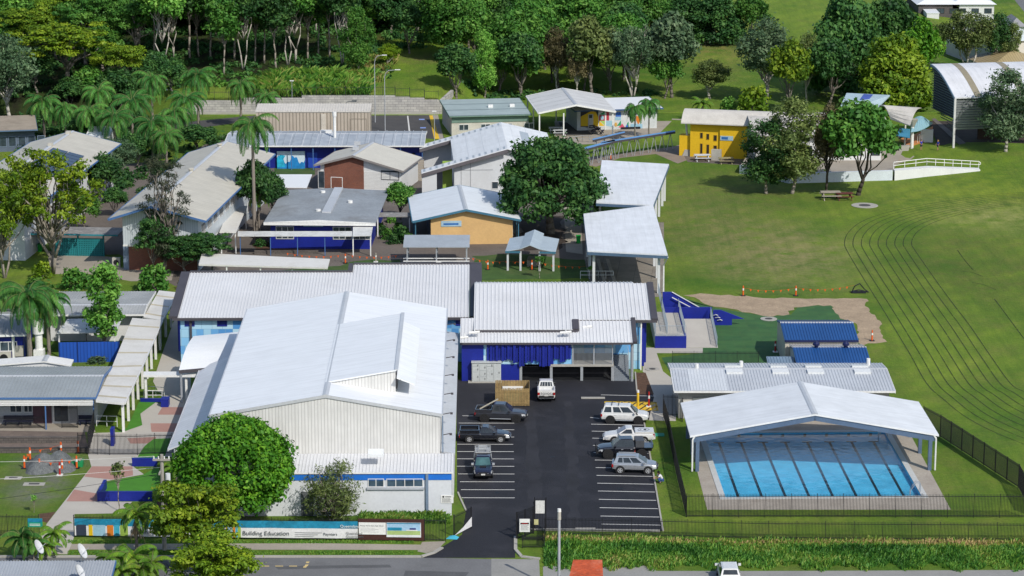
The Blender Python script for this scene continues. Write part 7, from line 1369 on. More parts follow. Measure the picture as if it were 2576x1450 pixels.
 lbox(r, 'grille', BPL, xf - .03, -hw * .46, zf - .3, xf + .035, hw * .46, zf - .06); lbox(r, 'front_bumper', sp.get('bump', BPL), xf - .12, -hw * .8, st[-1][1] + .02, xf + .08, hw * .8, st[-1][1] + .22); lbox(r, 'number_plate', PLATE, xf + .081, -.19, st[-1][1] + .1, xf + .095, .19, st[-1][1] + .24)
 lbox(r, 'rear_bumper', sp.get('bump', BPL), xr - .1, -hw * .85, st[0][1], xr + .05, hw * .85, st[0][1] + .22); lbox(r, 'number_plate', PLATE, xr - .115, -.19, st[0][1] + .2, xr - .101, .19, st[0][1] + .33)
 if sp.get('step'): [lbox(r, 'side_step', sp['step'], sp['ax'][0] + .55, min(s * hw * .98, s * (hw + .1)), .38, sp['ax'][1] - .55, max(s * hw * .98, s * (hw + .1)), .44) for s in (-1, 1)]
 if 'rails' in sp:
  for s in (-1, 1): MB().bar((t0 + .15, s * wt * .86, zr + .13), (t1 - .25, s * wt * .86, zr + .13), .05, .06).build('roof_rail', STEEL(), r)
 return r
def place(a, b, W_, flip=False):
 """centre and heading from the two near-side wheel contacts, rear then front"""
 a, b = d(*a), d(*b); v = (b - a).normalized(); away = Vector((-v.y, v.x, 0)); away = away if away.y > 0 else -away; c = (a + b) / 2 + away * (W_ / 2 - .1); return c, math.atan2(v.y, v.x), (b - a).length
U = lambda x, y: (1157.2 + x * .15613, 993.7 + y * .15613); V_ = lambda x, y: (1484.2 + x * .16483, 993.7 + y * .16483)
PB = M('black_car_paint', (.008, .009, .014), .25, .1, coat=1); PN = M('navy_car_paint', (.012, .016, .04), .25, .1, coat=1); PW = M('white_car_paint', (.70, .70, .69), .3, .04, coat=.8); PS = M('silver_car_paint', (.40, .42, .45), .3, .05, metal=.5, coat=1); DG = M('dark_grey_paint', (.03, .032, .04), .3, .1, coat=1)
WIN4 = [(.06, .30), (.34, .60), (.64, .90)]
def ute_st(z=1.05, bed=1.08, lift=0.0): return [(-2.62, .55 + lift, bed, .95), (-2.55, .42 + lift, bed + .02, .985), (-1.0, .40 + lift, bed + .02, 1), (-.85, .38 + lift, z, 1), (.95, .36 + lift, z, 1), (1.15, .36 + lift, z + .04, .99), (2.0, .38 + lift, z - .03, .96), (2.45, .42 + lift, z - .1, .90), (2.62, .48 + lift, z - .2, .80)]
def bed(r, x0, x1, hw, z, mt, fl):
 lbox(r, 'tray_liner', fl, x0 + .08, -hw * .80, z - .0, x1 - .05, hw * .80, z + .012)
 for s in (-1, 1): lbox(r, 'tray_side', mt, x0, min(s * hw * .82, s * hw * .97), z - .1, x1, max(s * hw * .82, s * hw * .97), z + .28)
 lbox(r, 'tailgate', mt, x0, -hw * .82, z - .1, x0 + .08, hw * .82, z + .28); lbox(r, 'headboard', mt, x1 - .08, -hw * .82, z, x1, hw * .82, z + .28)
c, rz, wb = place(U(395, 435), U(905, 450), 1.86)
r = vehicle('dual_cab_ute', 'black dual cab ute with a timber beam sticking up from its tray', 'ute', c, rz, 5.35, 1.86, 1.8, DG, dict(st=ute_st(1.1, 1.0), cab=(-.9, 1.25, -.7, .45, 1.08, 1.78), win=[(.08, .42), (.46, .86)], ax=(-wb / 2, wb / 2), step=STEEL(), hnd=BPL), BPL, .40); bed(r, -2.6, -.92, .93, 1.02, DG, BPL)
m = MB(); m.bar((-2.2, -.3, 1.25), (-.35, .1, 2.25), .14, .1); m.build('timber_beam', M('pale_timber', (.45, .42, .34), .7), r); m = MB(); m.path([(-1.3, -.8, 1.25), (-.95, -.8, 1.75), (-.95, .8, 1.75), (-1.3, .8, 1.25)], .04); m.build('sports_bar', BPL, r)
c, rz, wb = place(U(150, 768), U(655, 768), 1.85)
r = vehicle('single_cab_ute', 'low black single cab ute with bright silver wheels', 'ute', c, rz, 5.1, 1.85, 1.5, PB, dict(st=[(-2.55, .45, .98, .95), (-2.5, .3, 1.0, .985), (-.6, .26, 1.0, 1), (-.4, .24, .92, 1), (.9, .24, .92, 1), (1.2, .24, .93, .99), (1.9, .26, .86, .95), (2.35, .3, .76, .88), (2.5, .36, .66, .76)], cab=(-.55, 1.25, -.35, .35, .92, 1.46), win=[(.12, .30), (.36, .84)], ax=(-wb / 2, wb / 2), bump=PB), M('bright_alloy', (.62, .63, .65), .3, .04, metal=.4), .34); bed(r, -2.5, -.58, .92, 1.0, PB, BPL)
def upright(ax, ay, W_, Lc, face): p = d(ax, ay); return p + Vector((0, Lc / 2, 0)), face
p, rz = upright(*U(365, 1378), 1.82, 4.9, R(-90));
r = vehicle('four_wheel_drive', 'navy four wheel drive facing the street with grey canopy and ladder rack', 'four wheel drive', p, rz + R(1), 5.0, 1.82, 1.8, PN, dict(st=ute_st(1.08, 1.08), cab=(-.8, 1.3, -.7, .55, 1.06, 1.74), win=[(.08, .42), (.46, .86)], ax=(-1.5, 1.5), mir=M('bright_alloy'), wsm=glass_mat('green_glass', (.03, .07, .075))), STEEL(), .37)
cg = M('canopy_grey', (.40, .42, .44), .5, .06); m = MB(); m.add([(-2.55, -.86, 1.1), (-.85, -.86, 1.1), (-.85, .86, 1.1), (-2.55, .86, 1.1), (-2.4, -.68, 1.82), (-.88, -.68, 1.82), (-.88, .68, 1.82), (-2.4, .68, 1.82)], [(0, 3, 2, 1), (4, 5, 6, 7), (0, 1, 5, 4), (1, 2, 6, 5), (2, 3, 7, 6), (3, 0, 4, 7)]); m.build('canopy', cg, r)
for x in (-2.2, -1.5, -.85, .3): m = MB(); m.tube((x, -.78, 2.0), (x, .78, 2.0), .04); [m.tube((x, s, 1.8), (x, s, 2.0), .03) for s in (-.7, .7)]; m.build('rack_bar', cg if x < 0 else BPL, r)
m = MB(); [m.tube((-2.3, s, 2.06), (-.7, s, 2.06), .035) for s in (-.4, .4)]; [m.tube((-2.2 + i * .36, -.4, 2.06), (-2.2 + i * .36, .4, 2.06), .03) for i in range(5)]; m.build('ladder', cg, r); lbox(r, 'bonnet_scoop', BPL, 1.5, -.3, 1.1, 1.8, .3, 1.17)
p, rz = upright(1374.5, 1014, 1.86, 5.3, R(90))
r = vehicle('dual_cab_ute', 'white dual cab ute with its tailgate towards the street', 'ute', p, rz, 5.3, 1.86, 1.8, PW, dict(st=ute_st(1.1, 1.05), cab=(-.8, 1.3, -.62, .5, 1.08, 1.78), win=[(.08, .42), (.46, .86)], ax=(-1.5, 1.5), mir=BPL, ztl=.95), BPL, .38); bed(r, -2.6, -.85, .93, 1.05, PW, M('tray_cover', (.06, .06, .065), .6))
text(r, 'TOYOTA', (-2.725, .62, .90), .34, BPL, rot=(R(90), 0, R(-90)))
for s in (-.45, -.15, .15, .45): m = MB(); m.tube((-.86, s, 1.3), (-.80, s * .9, 1.74), .025); m.build('rack_bar', PW, r)
c, rz, wb = place(V_(310, 440), V_(735, 450), 1.86)
r = vehicle('large_suv', 'white seven seat four wheel drive wagon beside the yellow hatching', 'suv', c, rz, 4.85, 1.86, 1.83, PW, dict(st=[(-2.38, .5, 1.1, .9), (-2.3, .38, 1.12, .97), (-1.6, .36, 1.12, 1), (1.1, .34, 1.1, 1), (1.3, .34, 1.12, .99), (1.95, .36, 1.05, .96), (2.3, .4, .95, .88), (2.45, .46, .85, .76)], cab=(-2.3, 1.4, -2.05, .55, 1.1, 1.8), win=[(.05, .27), (.33, .56), (.60, .90)], ax=(-wb / 2, wb / 2), step=STEEL(), mir=PW), BPL, .40)
for x in (-1.3, -.6): m = MB(); m.tube((x, -.68, 1.92), (x, .68, 1.92), .035); m.build('roof_bar', BPL, r)
m = MB(); m.path([(1.35, -.9, 1.0), (1.1, -.86, 1.35), (.75, -.74, 1.8), (.72, -.72, 1.95)], .06); m.build('snorkel', BPL, r)
c, rz, wb = place(V_(860, 745), V_(335, 745), 1.85); wb = 2.95
r = vehicle('single_cab_ute', 'white low ute with a round emblem on its tray cover', 'ute', c, rz, 5.05, 1.85, 1.5, PW, dict(st=[(-2.5, .45, 1.0, .95), (-2.45, .3, 1.05, .985), (-.6, .26, 1.05, 1), (-.4, .24, .95, 1), (.9, .24, .95, 1), (1.2, .24, .96, .99), (1.9, .26, .88, .95), (2.35, .3, .78, .88), (2.5, .36, .68, .76)], cab=(-.6, 1.25, -.3, .3, .95, 1.48), win=[(.14, .86)], ax=(-wb / 2, wb / 2), bump=PW, wsm=glass_mat('violet_glass', (.06, .06, .09)), ztl=.85), M('bright_alloy'), .34)
lbox(r, 'tray_cover', PW, -2.45, -.82, 1.06, -.6, .82, 1.2); m = MB(); ct = Vector((-1.45, 0, 1.204)); nn = 20
for k in range(nn):
 if k % 10 in (8, 9): continue
 a0, a1 = 2 * math.pi * k / nn, 2 * math.pi * (k + 1) / nn; m.add([ct + Vector((.62 * s_ * math.cos(a_), .5 * s_ * math.sin(a_), 0)) for s_, a_ in ((.82, a0), (.82, a1), (1, a1), (1, a0))], [(0, 1, 2, 3)])
m.add([ct + Vector(v) for v in ((-.3, -.2, 0), (-.1, -.25, 0), (.05, .1, 0), (-.2, .22, 0))], [(0, 1, 2, 3)]); m.add([ct + Vector(v) for v in ((.2, -.3, 0), (.35, -.1, 0), (.25, .1, 0))], [(0, 1, 2)]); m.build('emblem', BPL, r)
c, rz, wb = place(V_(785, 965), V_(275, 972), 1.88)
r = vehicle('tray_ute', 'black dual cab tray ute with bull bar and toolboxes facing the car park', 'ute', c, rz, 5.4, 1.88, 1.85, PB, dict(st=[(-1.0, .5, 1.12, .97), (-.85, .42, 1.12, 1), (.95, .40, 1.12, 1), (1.15, .40, 1.16, .99), (2.0, .42, 1.1, .96), (2.45, .46, 1.0, .90), (2.6, .52, .9, .80)], cab=(-.95, 1.3, -.8, .5, 1.1, 1.84), win=[(.06, .42), (.46, .86)], ax=(-wb / 2, wb / 2), hnd=STEEL(), wsm=glass_mat('green_glass'), ztl=.7), BPL, .43)
lbox(r, 'tray', PB, -2.75, -.95, .98, -1.02, .95, 1.08); lbox(r, 'tray_edge', STEEL(), -2.75, -.97, 1.081, -1.02, -.93, 1.12); lbox(r, 'chassis', BPL, -2.7, -.5, .6, -1.0, .5, .97); lbox(r, 'toolbox', M('toolbox_grey', (.07, .075, .085), .5), -1.9, -.85, 1.085, -1.05, .85, 1.75); lbox(r, 'tailboard', PB, -2.78, -.95, 1.085, -2.72, .95, 1.4)
m = MB(); m.path([(2.7, -.75, .55), (2.75, -.75, 1.0), (2.75, -.4, 1.2), (2.75, .4, 1.2), (2.75, .75, 1.0), (2.7, .75, .55)], .05); m.box(2.62, -.85, .5, 2.78, .85, .75); m.build('bull_bar', BPL, r)
c, rz, wb = place(V_(460, 1200), V_(885, 1210), 1.81)
r = vehicle('compact_suv', 'silver compact suv parked beside the black tray ute', 'suv', c, rz, 4.36, 1.81, 1.64, PS, dict(st=[(-2.12, .5, .98, .88), (-2.05, .36, 1.0, .96), (-1.4, .33, 1.02, 1), (.9, .32, 1.0, 1), (1.15, .32, 1.0, .99), (1.75, .35, .94, .95), (2.05, .4, .86, .86), (2.18, .46, .76, .74)], cab=(-2.0, 1.25, -1.7, .35, 1.0, 1.6), win=[(.12, .28), (.31, .56), (.60, .88)], ax=(-wb / 2, wb / 2), rails=1), M('bright_alloy'), .35)
p, rz = upright(1838, 1482, 1.8, 4.5, R(90))
vehicle('hatchback', 'white car cut off by the bottom edge of the picture', 'car', p, rz, 4.4, 1.8, 1.55, PW, dict(st=[(-2.1, .5, .95, .88), (-2.0, .36, .97, .96), (-1.4, .33, 1.0, 1), (.9, .32, .96, 1), (1.75, .35, .9, .95), (2.05, .4, .82, .86), (2.18, .46, .72, .74)], cab=(-2.0, 1.25, -1.6, .35, .96, 1.5), win=WIN4, ax=(-1.32, 1.32)), STEEL(), .32)
# ------------------------------------------------------------------ people
SKIN = M('skin', (.45, .24, .16), .6, .05)
def skinned(name, pts, edges, mt, par=None, lvl=1):
 me = bpy.data.meshes.new(name); me.from_pydata([p[:3] for p in pts], edges, []); o = bpy.data.objects.new(name, me); col.objects.link(o); me.materials.append(mt)
 s = o.modifiers.new('skin', 'SKIN'); s.use_smooth_shade = True
 for v, p in zip(me.skin_vertices[0].data, pts): v.radius = (p[3], p[3] * (p[4] if len(p) > 4 else 1))
 me.skin_vertices[0].data[0].use_root = True; sb = o.modifiers.new('sub', 'SUBSURF'); sb.levels = lvl; sb.render_levels = lvl
 if par: o.parent = par
 return o
def hand(pts, edges, i, dirv, side):
 """five fingers on wrist vertex i"""
 p = Vector(pts[i][:3]); dv = Vector(dirv).normalized(); sd = Vector(side).normalized(); pts.append((*(p + dv * .06), .028)); k = len(pts) - 1; edges.append((i, k)); pc = p + dv * .06
 for f, (o, ln) in enumerate(((-.03, .065), (-.01, .08), (.012, .075), (.032, .055))):
  b = pc + sd * o + dv * .03; e = b + dv * ln + Vector((0, 0, -.012)); pts.append((*b, .010)); pts.append((*e, .008)); edges += [(k, len(pts) - 2), (len(pts) - 2, len(pts) - 1)]
 b = p + dv * .02 - sd * .045; pts.append((*b, .011)); edges.append((k, len(pts) - 1)); pts.append((*(b + dv * .045 - sd * .012), .009)); edges.append((len(pts) - 2, len(pts) - 1))
def person(label, p, rz, J, shirt, lower, hair, scale=1.0, long_legs=False, shoe=None):
 """J: joints (x right, y back, z up), the figure looks towards -y"""
 V = {k: Vector(v) for k, v in J.items()}; pts = []; idx = {}; E_ = []
 def add(k, r_, ry=1): idx[k] = len(pts); pts.append((*V[k], r_, ry))
 add('pelvis', .12, .8); add('waist', .115, .75); add('chest', .14, .72); add('neck', .055); add('chin', .07, 1.1); add('head', .092, 1.12); add('crown', .06)
 E_ += [(0, 1), (1, 2), (2, 3), (3, 4), (4, 5), (5, 6)]
 for s in 'lr':
  add('hip' + s, .085); add('knee' + s, .06); add('ankle' + s, .042); add('toe' + s, .035); add('sho' + s, .06); add('elb' + s, .042); add('wri' + s, .028)
  E_ += [(idx['pelvis'], idx['hip' + s]), (idx['hip' + s], idx['knee' + s]), (idx['knee' + s], idx['ankle' + s]), (idx['ankle' + s], idx['toe' + s]), (idx['chest'], idx['sho' + s]), (idx['sho' + s], idx['elb' + s]), (idx['elb' + s], idx['wri' + s])]
 f = (V['head'] - V['neck']).normalized(); look = Vector(J.get('look', (0, -1, 0))).normalized(); nz = V['chin'] + look * .085 + f * .045; pts.append((*nz, .014)); E_.append((idx['chin'], len(pts) - 1))
 for s in 'lr': hand(pts, E_, idx['wri' + s], V['wri' + s] - V['elb' + s], (1, 0, 0) if s == 'r' else (-1, 0, 0))
 o = skinned('person', pts, E_, SKIN); o.location = p; o.rotation_euler = (0, 0, rz); o.scale = (scale,) * 3; tag(o, label, 'person')
 sh = [(*V['waist'] - Vector((0, 0, .06)), .135, .8) if False else (*(V['waist'] + (V['pelvis'] - V['waist']) * .6), .14, .82), (*V['waist'], .135, .82), (*V['chest'], .16, .78), (*(V['neck'] * .75 + V['chest'] * .25), .075)]; se = [(0, 1), (1, 2), (2, 3)]
 for s in 'lr': sh += [(*V['sho' + s], .078), (*V['sho' + s].lerp(V['elb' + s], .8), .066)]; k = len(sh); se += [(2, k - 2), (k - 2, k - 1)]
 skinned('shirt', sh, se, shirt, o)
 lo = [(*V['pelvis'], .14, .85)]; le = []
 for s in 'lr':
  t_ = V['ankle' + s] if long_legs else V['hip' + s].lerp(V['knee' + s], .85); lo += [(*V['hip' + s], .1), (*(V['knee' + s] if long_legs else V['hip' + s].lerp(V['knee' + s], .4)), .082), (*(V['knee' + s].lerp(V['ankle' + s], .85) if long_legs else t_), .07)]; k = len(lo); le += [(0, k - 3), (k - 3, k - 2), (k - 2, k - 1)]
 skinned('trousers' if long_legs else 'shorts', lo, le, lower, o)
 for s in 'lr': skinned('shoe', [(*(V['ankle' + s] + Vector((0, .02, -.02))), .05), (*V['toe' + s], .045)], [(0, 1)], shoe or BPL, o)
 hb = V['head'] + f * .03 - look * .02; skinned('hair', [(*hb, .105), (*(hb + f * .07), .075), (*(hb - look * .05 - f * .06), .085)], [(0, 1), (0, 2)], hair, o)
 for s in (-1, 1): e = V['chin'] + f * .075 + look * .086 + Vector((s * .033, 0, 0)); q_ = MB().box(-.012, -.006, -.008, .012, .006, .008).build('eye', BPL, o); q_.location = e
 m_ = MB().box(-.025, -.006, -.006, .025, .006, .006).build('mouth', M('lip', (.3, .08, .07), .6), o); m_.location = V['chin'] + look * .078 - f * .01
 return o
walk = dict(pelvis=(0, 0, .88), waist=(0, 0, 1.02), chest=(0, -.01, 1.26), neck=(0, 0, 1.44), chin=(0, -.02, 1.50), head=(0, -.01, 1.58), crown=(0, 0, 1.66), hipl=(.09, 0, .84), kneel=(.1, -.12, .47), anklel=(.1, -.08, .08), toel=(.1, -.24, .04), hipr=(-.09, 0, .84), kneer=(-.1, .06, .46), ankler=(-.1, .26, .12), toer=(-.1, .14, .04), shol=(.19, 0, 1.38), elbl=(.25, .1, 1.12), wril=(.24, -.02, .92), shor=(-.19, 0, 1.38), elbr=(-.25, -.04, 1.12), wrir=(-.22, -.2, .98))
stand = dict(walk, kneel=(.1, -.03, .46), anklel=(.1, .02, .08), toel=(.1, -.13, .04), kneer=(-.1, -.02, .46), ankler=(-.1, .02, .08), toer=(-.1, -.13, .04), elbl=(.23, .03, 1.1), wril=(.16, -.14, .98), elbr=(-.23, .03, 1.1), wrir=(-.16, -.14, .98))
SB = M('royal_blue_shirt', (.02, .05, .42), .8, .1); NAV = M('navy_shorts', (.015, .02, .07), .8, .1); BR = M('brown_hair', (.05, .025, .012), .7, .2); BL = M('blond_hair', (.42, .26, .10), .7, .2); WS = M('white_shirt', (.70, .68, .72), .8, .05); JN = M('denim', (.04, .09, .26), .85, .1); PU = M('purple_shirt', (.10, .06, .32), .8, .1)
P2 = S('s2')
p = g(*P2(1092, 998)); person('student in royal blue shirt and dark shorts standing nearest the white column', p, R(20), stand, SB, NAV, BR, .98)
p = g(*P2(1280, 1003)); person('blond student in royal blue shirt walking across the grass bank', p, R(-60), walk, SB, NAV, BL, .98)
p = d(*P2(925, 950)); p.z = .5; person('student in purple blue shirt on the orange terrace under the awning', p, R(70), stand, PU, NAV, BR, .95)
p = d(*P2(845, 945)); p.z = .5; person('student in dark clothes at the left of the orange terrace', p, R(-30), stand, NAV, NAV, BR, .95)
crouch = dict(pelvis=(0, .1, .26), waist=(0, .06, .40), chest=(0, -.10, .60), neck=(0, -.18, .76), chin=(0, -.24, .80), head=(0, -.24, .88), crown=(0, -.23, .96), hipl=(.1, .08, .28), kneel=(.16, -.32, .46), anklel=(.14, -.06, .08), toel=(.15, -.22, .04), hipr=(-.1, .08, .28), kneer=(-.16, -.32, .44), ankler=(-.14, -.06, .08), toer=(-.15, -.22, .04), shol=(.19, -.15, .72), elbl=(.26, -.32, .52), wril=(.15, -.52, .48), shor=(-.19, -.15, .72), elbr=(-.26, -.32, .52), wrir=(-.15, -.52, .46), look=(0, -1, -.25))
p = d(*V_(1085, 1345)); person('person in white shirt and jeans crouching on the lawn by the car park kerb', p, R(-80), crouch, WS, JN, M('black_hair', (.012, .01, .01), .6), 1.15, True)
# ------------------------------------------------------------------ vegetation
def leaf_mat(name, stops, trans=.28, rough=.55):
 if name in _mats: return _mats[name]
 m, t, b = new_mat(name); at = t.nodes.new('ShaderNodeAttribute'); at.attribute_name = 'tint'; oi = t.nodes.new('ShaderNodeObjectInfo')
 r = t.nodes.new('ShaderNodeValToRGB')
 while len(r.color_ramp.elements) < len(stops): r.color_ramp.elements.new(.5)
 for e, (p, c) in zip(r.color_ramp.elements, stops): e.position = p; e.color = c4(c)
 t.links.new(at.outputs['Fac'], r.inputs[0])
 hs = t.nodes.new('ShaderNodeHueSaturation'); mr = t.nodes.new('ShaderNodeMapRange'); mr.inputs[3].default_value = .8; mr.inputs[4].default_value = 1.22; t.links.new(oi.outputs['Random'], mr.inputs[0]); t.links.new(mr.outputs[0], hs.inputs['Value']); t.links.new(r.outputs[0], hs.inputs['Color'])
 t.links.new(hs.outputs[0], b.inputs['Base Color']); b.inputs['Roughness'].default_value = rough; b.inputs['Specular IOR Level'].default_value = .25
 tr = t.nodes.new('ShaderNodeBsdfTranslucent'); t.links.new(hs.outputs[0], tr.inputs[0]); mx = t.nodes.new('ShaderNodeMixShader'); mx.inputs[0].default_value = trans
 t.links.new(b.outputs[0], mx.inputs[1]); t.links.new(tr.outputs[0], mx.inputs[2]); t.links.new(mx.outputs[0], t.nodes['Material Output'].inputs[0]); _mats[name] = m; return m
LM = {'dark': leaf_mat('leaf_dark_green', [(0, (.016, .062, .018)), (.5, (.042, .125, .032)), (1, (.11, .23, .05))]),
      'mid': leaf_mat('leaf_mid_green', [(0, (.025, .105, .016)), (.5, (.07, .20, .03)), (1, (.17, .33, .055))]),
      'bright': leaf_mat('leaf_bright_green', [(0, (.022, .095, .008)), (.5, (.065, .21, .012)), (1, (.20, .40, .03))]),
      'light': leaf_mat('leaf_light_green', [(0, (0.052, 0.175, 0.026)), (.5, (0.149, 0.367, 0.052)), (1, (0.315, 0.550, 0.105))]),
      'yellow': leaf_mat('leaf_yellow_green', [(0, (.045, .115, .008)), (.45, (.15, .265, .013)), (1, (.36, .455, .03))]),
      'golden': leaf_mat('leaf_golden_green', [(0, (.04, .11, .01)), (.5, (.13, .225, .014)), (1, (.29, .38, .03))]),
      'olive': leaf_mat('leaf_olive', [(0, (0.052, 0.088, 0.026)), (.5, (0.131, 0.184, 0.052)), (1, (0.263, 0.315, 0.096))]),
      'grey': leaf_mat('leaf_grey_green', [(0, (0.044, 0.096, 0.049)), (.5, (0.105, 0.184, 0.088)), (1, (0.236, 0.324, 0.175))]),
      'brown': leaf_mat('leaf_brown_olive', [(0, (0.070, 0.070, 0.032)), (.5, (0.175, 0.154, 0.070)), (1, (0.333, 0.271, 0.140))]),
      'sheoak': leaf_mat('leaf_blackish_green', [(0, (0.018, 0.032, 0.018)), (.6, (0.045, 0.067, 0.032)), (1, (0.123, 0.123, 0.070))]),
      'palm': leaf_mat('palm_green', [(0, (.022, .095, .02)), (.5, (.06, .20, .035)), (1, (.18, .36, .06))]),
      'palmy': leaf_mat('palm_yellow_green', [(0, (0.052, 0.149, 0.018)), (.5, (0.140, 0.280, 0.026)), (1, (0.350, 0.438, 0.052))]),
      'deadfrond': leaf_mat('dead_frond', [(0, (0.210, 0.149, 0.088)), (1, (0.525, 0.403, 0.263))])}
BARK = {'pale': M('pale_bark', (.30, .265, .22), .9, .25, 1.5, 6, .15), 'grey': M('grey_bark', (.20, .175, .15), .9, .25, 1.5, 6, .15), 'dark': M('dark_bark', (.055, .045, .036), .95, .25, 1.5), 'white': M('white_bark', (.44, .41, .36), .85, .2, 1.2, 5, .12), 'palm': M('palm_trunk', (.27, .235, .20), .9, .2, 2.5, 8, .15)}
NP = np.random.default_rng
def quads_mesh(name, V, tint, mt):
 n = len(V) // 4; me = bpy.data.meshes.new(name); me.vertices.add(4 * n); me.vertices.foreach_set('co', V.astype(np.float32).ravel()); me.loops.add(4 * n); me.loops.foreach_set('vertex_index', np.arange(4 * n, dtype=np.int32)); me.polygons.add(n); me.polygons.foreach_set('loop_start', np.arange(0, 4 * n, 4, dtype=np.int32))
 a = me.attributes.new('tint', 'FLOAT', 'FACE'); a.data.foreach_set('value', tint.astype(np.float32)); me.materials.append(mt); me.update(calc_edges=True); me.validate(); return me
def nrm(a): return a / np.maximum(np.linalg.norm(a, axis=1, keepdims=True), 1e-6)
def leaves(rg, C, Rr, per, size, flat=1.0, shell=.5, up=.35, asp=.62, droop=0.0):
 """leaf sprays round cluster centres C of radii Rr"""
 P, N, T = [], [], []
 for c, r in zip(C, Rr):
  k = max(4, int(per * 1.65 * r * r)); u = nrm(rg.normal(size=(k, 3))); rad = r * (shell + (1 - shell) * rg.random((k, 1))) * (1 + .18 * rg.normal(size=(k, 1))); q_ = u * rad; q_[:, 2] *= flat; q_[:, 2] -= droop * rg.random(k) * r
  P.append(c + q_); N.append(nrm(u * .9 + rg.normal(size=(k, 3)) * .55 + np.array([0, 0, up]))); T.append(np.clip(rg.random() * .55 + rg.random(k) * .45 + rg.normal(size=k) * .05, 0, 1))
 P = np.vstack(P); N = np.vstack(N); T = np.concatenate(T); k = len(P); a = nrm(np.cross(N, rg.normal(size=(k, 3)))); b = np.cross(N, a); s = size * 1.08 * (.55 + .8 * rg.random((k, 1)))
 a = a * s * .5; b = b * s * .5 * asp; bend = N * s * .12
 V = np.stack([P - a - bend, P - b * .9 , P + a - bend, P + b], axis=1).reshape(-1, 3); return V, T
def limb(m, p, q_, r0, r1, rr, wob=.12, k=4):
 p, q_ = Vector(p), Vector(q_); L_ = (q_ - p).length; P = [p.lerp(q_, i / k) + (Vector((rr.uniform(-1, 1), rr.uniform(-1, 1), rr.uniform(-.3, .3))) * wob * L_ * .5 if 0 < i < k else Vector()) for i in range(k + 1)]; m.path(P, r0, 6, r1=r1)
def crown_pts(rg, n, rx, rz, zc, mode):
 if mode == 'round': u = nrm(rg.normal(size=(n, 3))); u[:, 2] = np.where(u[:, 2] < -.35, -u[:, 2], u[:, 2]); rad = (.45 + .5 * rg.random((n, 1))); p = u * rad
 elif mode == 'dome': a = rg.random(n) * 6.283; z = rg.random(n) ** .8; r = np.sqrt(np.clip(1 - z * z, 0, 1)) * (.70 + .30 * rg.random(n)) ; z = z * (.8 + .2 * rg.random(n)); p = np.stack([r * np.cos(a), r * np.sin(a), z], 1)
 elif mode == 'ball': u = nrm(rg.normal(size=(n, 3))); z = np.where(u[:, 2] < -.62, -u[:, 2], u[:, 2]); u[:, 2] = z; p = nrm(u) * (.84 + .14 * rg.random((n, 1)))
 elif mode == 'layer': a = rg.random(n) * 6.283; r = np.sqrt(rg.random(n)); z = rg.choice([.75, .35, .0, -.35], n) + rg.normal(size=n) * .08; r = r * (1 - .35 * np.clip(z, 0, 1)); p = np.stack([r * np.cos(a), r * np.sin(a), z], 1)
 elif mode == 'tall': a = rg.random(n) * 6.283; z = rg.random(n) * 2 - 1; r = (.25 + .65 * np.sqrt(np.clip(1 - z * z, 0, 1))) * np.sqrt(rg.random(n)); p = np.stack([r * np.cos(a), r * np.sin(a), z], 1)
 elif mode == 'open': u = nrm(rg.normal(size=(n, 3))); p = u * (.35 + .65 * rg.random((n, 1))) ; p[:, 2] = np.where(p[:, 2] < -.6, -p[:, 2], p[:, 2])
 return p * np.array([rx, rx, rz]) + np.array([0, 0, zc])
def tree_meshes(name, seed, W_, H, bole, mode, ncl, rcl, leaf, per, flat=.8, trunk_r=.25, bark='grey', lm='mid', nl=9, shell=.45, up=.35, forks=0, droop=0.0, asp=.62):
 """a prototype: crown and trunk meshes W_ wide and H high, first branches at the share bole of the height"""
 rg = NP(seed); rr = random.Random(seed); z0 = H * bole; rz = (H - z0) / 2; zc = z0 + rz
 if mode == 'dome': rz = H - z0 - rcl * .3; zc = z0
 C = crown_pts(rg, ncl, W_ / 2 - rcl * .75, rz - rcl * .55 if mode != 'dome' else rz - rcl * .6, zc, mode); Rr = rcl * (.5 + .8 * rg.random(ncl))
 V, T = leaves(rg, C, Rr, per, leaf, flat, shell, up, asp, droop); me = quads_mesh(name + '_crown', V, T, LM[lm]); m = MB()
 top = Vector((rr.uniform(-.05, .05) * W_, rr.uniform(-.05, .05) * W_, max(z0 * 1.0, H * .18)))
 if forks:
  for i in range(forks):
   a = 6.283 * i / forks + rr.random(); e = Vector((math.cos(a) * W_ * .16, math.sin(a) * W_ * .16, z0 + rz * .8)); limb(m, (math.cos(a) * trunk_r * .5, math.sin(a) * trunk_r * .5, -.1), e, trunk_r * .7, trunk_r * .3, rr, .1)
   for j in range(4): c = C[rr.randrange(len(C))]; limb(m, Vector((0, 0, z0 * .6)).lerp(e, rr.uniform(.5, 1)), c, trunk_r * .28, .03, rr)
 else: limb(m, (0, 0, -.15), top, trunk_r * 1.15, trunk_r * .75, rr, .03)
 idx = list(range(len(C))); rr.shuffle(idx)
 for i in idx[:nl]: c = Vector(C[i]); limb(m, top * rr.uniform(.75, 1), top.lerp(c, .92), trunk_r * .42, .035, rr, .14)
 tm = bpy.data.meshes.new(name + '_trunk'); tm.from_pydata(m.v, [], m.f); tm.materials.append(BARK[bark]); tm.polygons.foreach_set('use_smooth', [True] * len(tm.polygons)); tm.update()
 return me, tm, W_, H
PR = {}
def proto(key, *a, **k): PR[key] = tree_meshes(key, *a, **k)
proto('fig_bright', 11, 11.4, 9.0, .03, 'ball', 320, .82, .34, 120, flat=.9, trunk_r=.35, lm='bright', shell=.72, up=.5, asp=.7)
proto('fig_dark', 12, 17.5, 13.2, .22, 'dome', 200, 1.4, .55, 42, flat=.75, trunk_r=.6, bark='grey', lm='dark', nl=24, shell=.5)
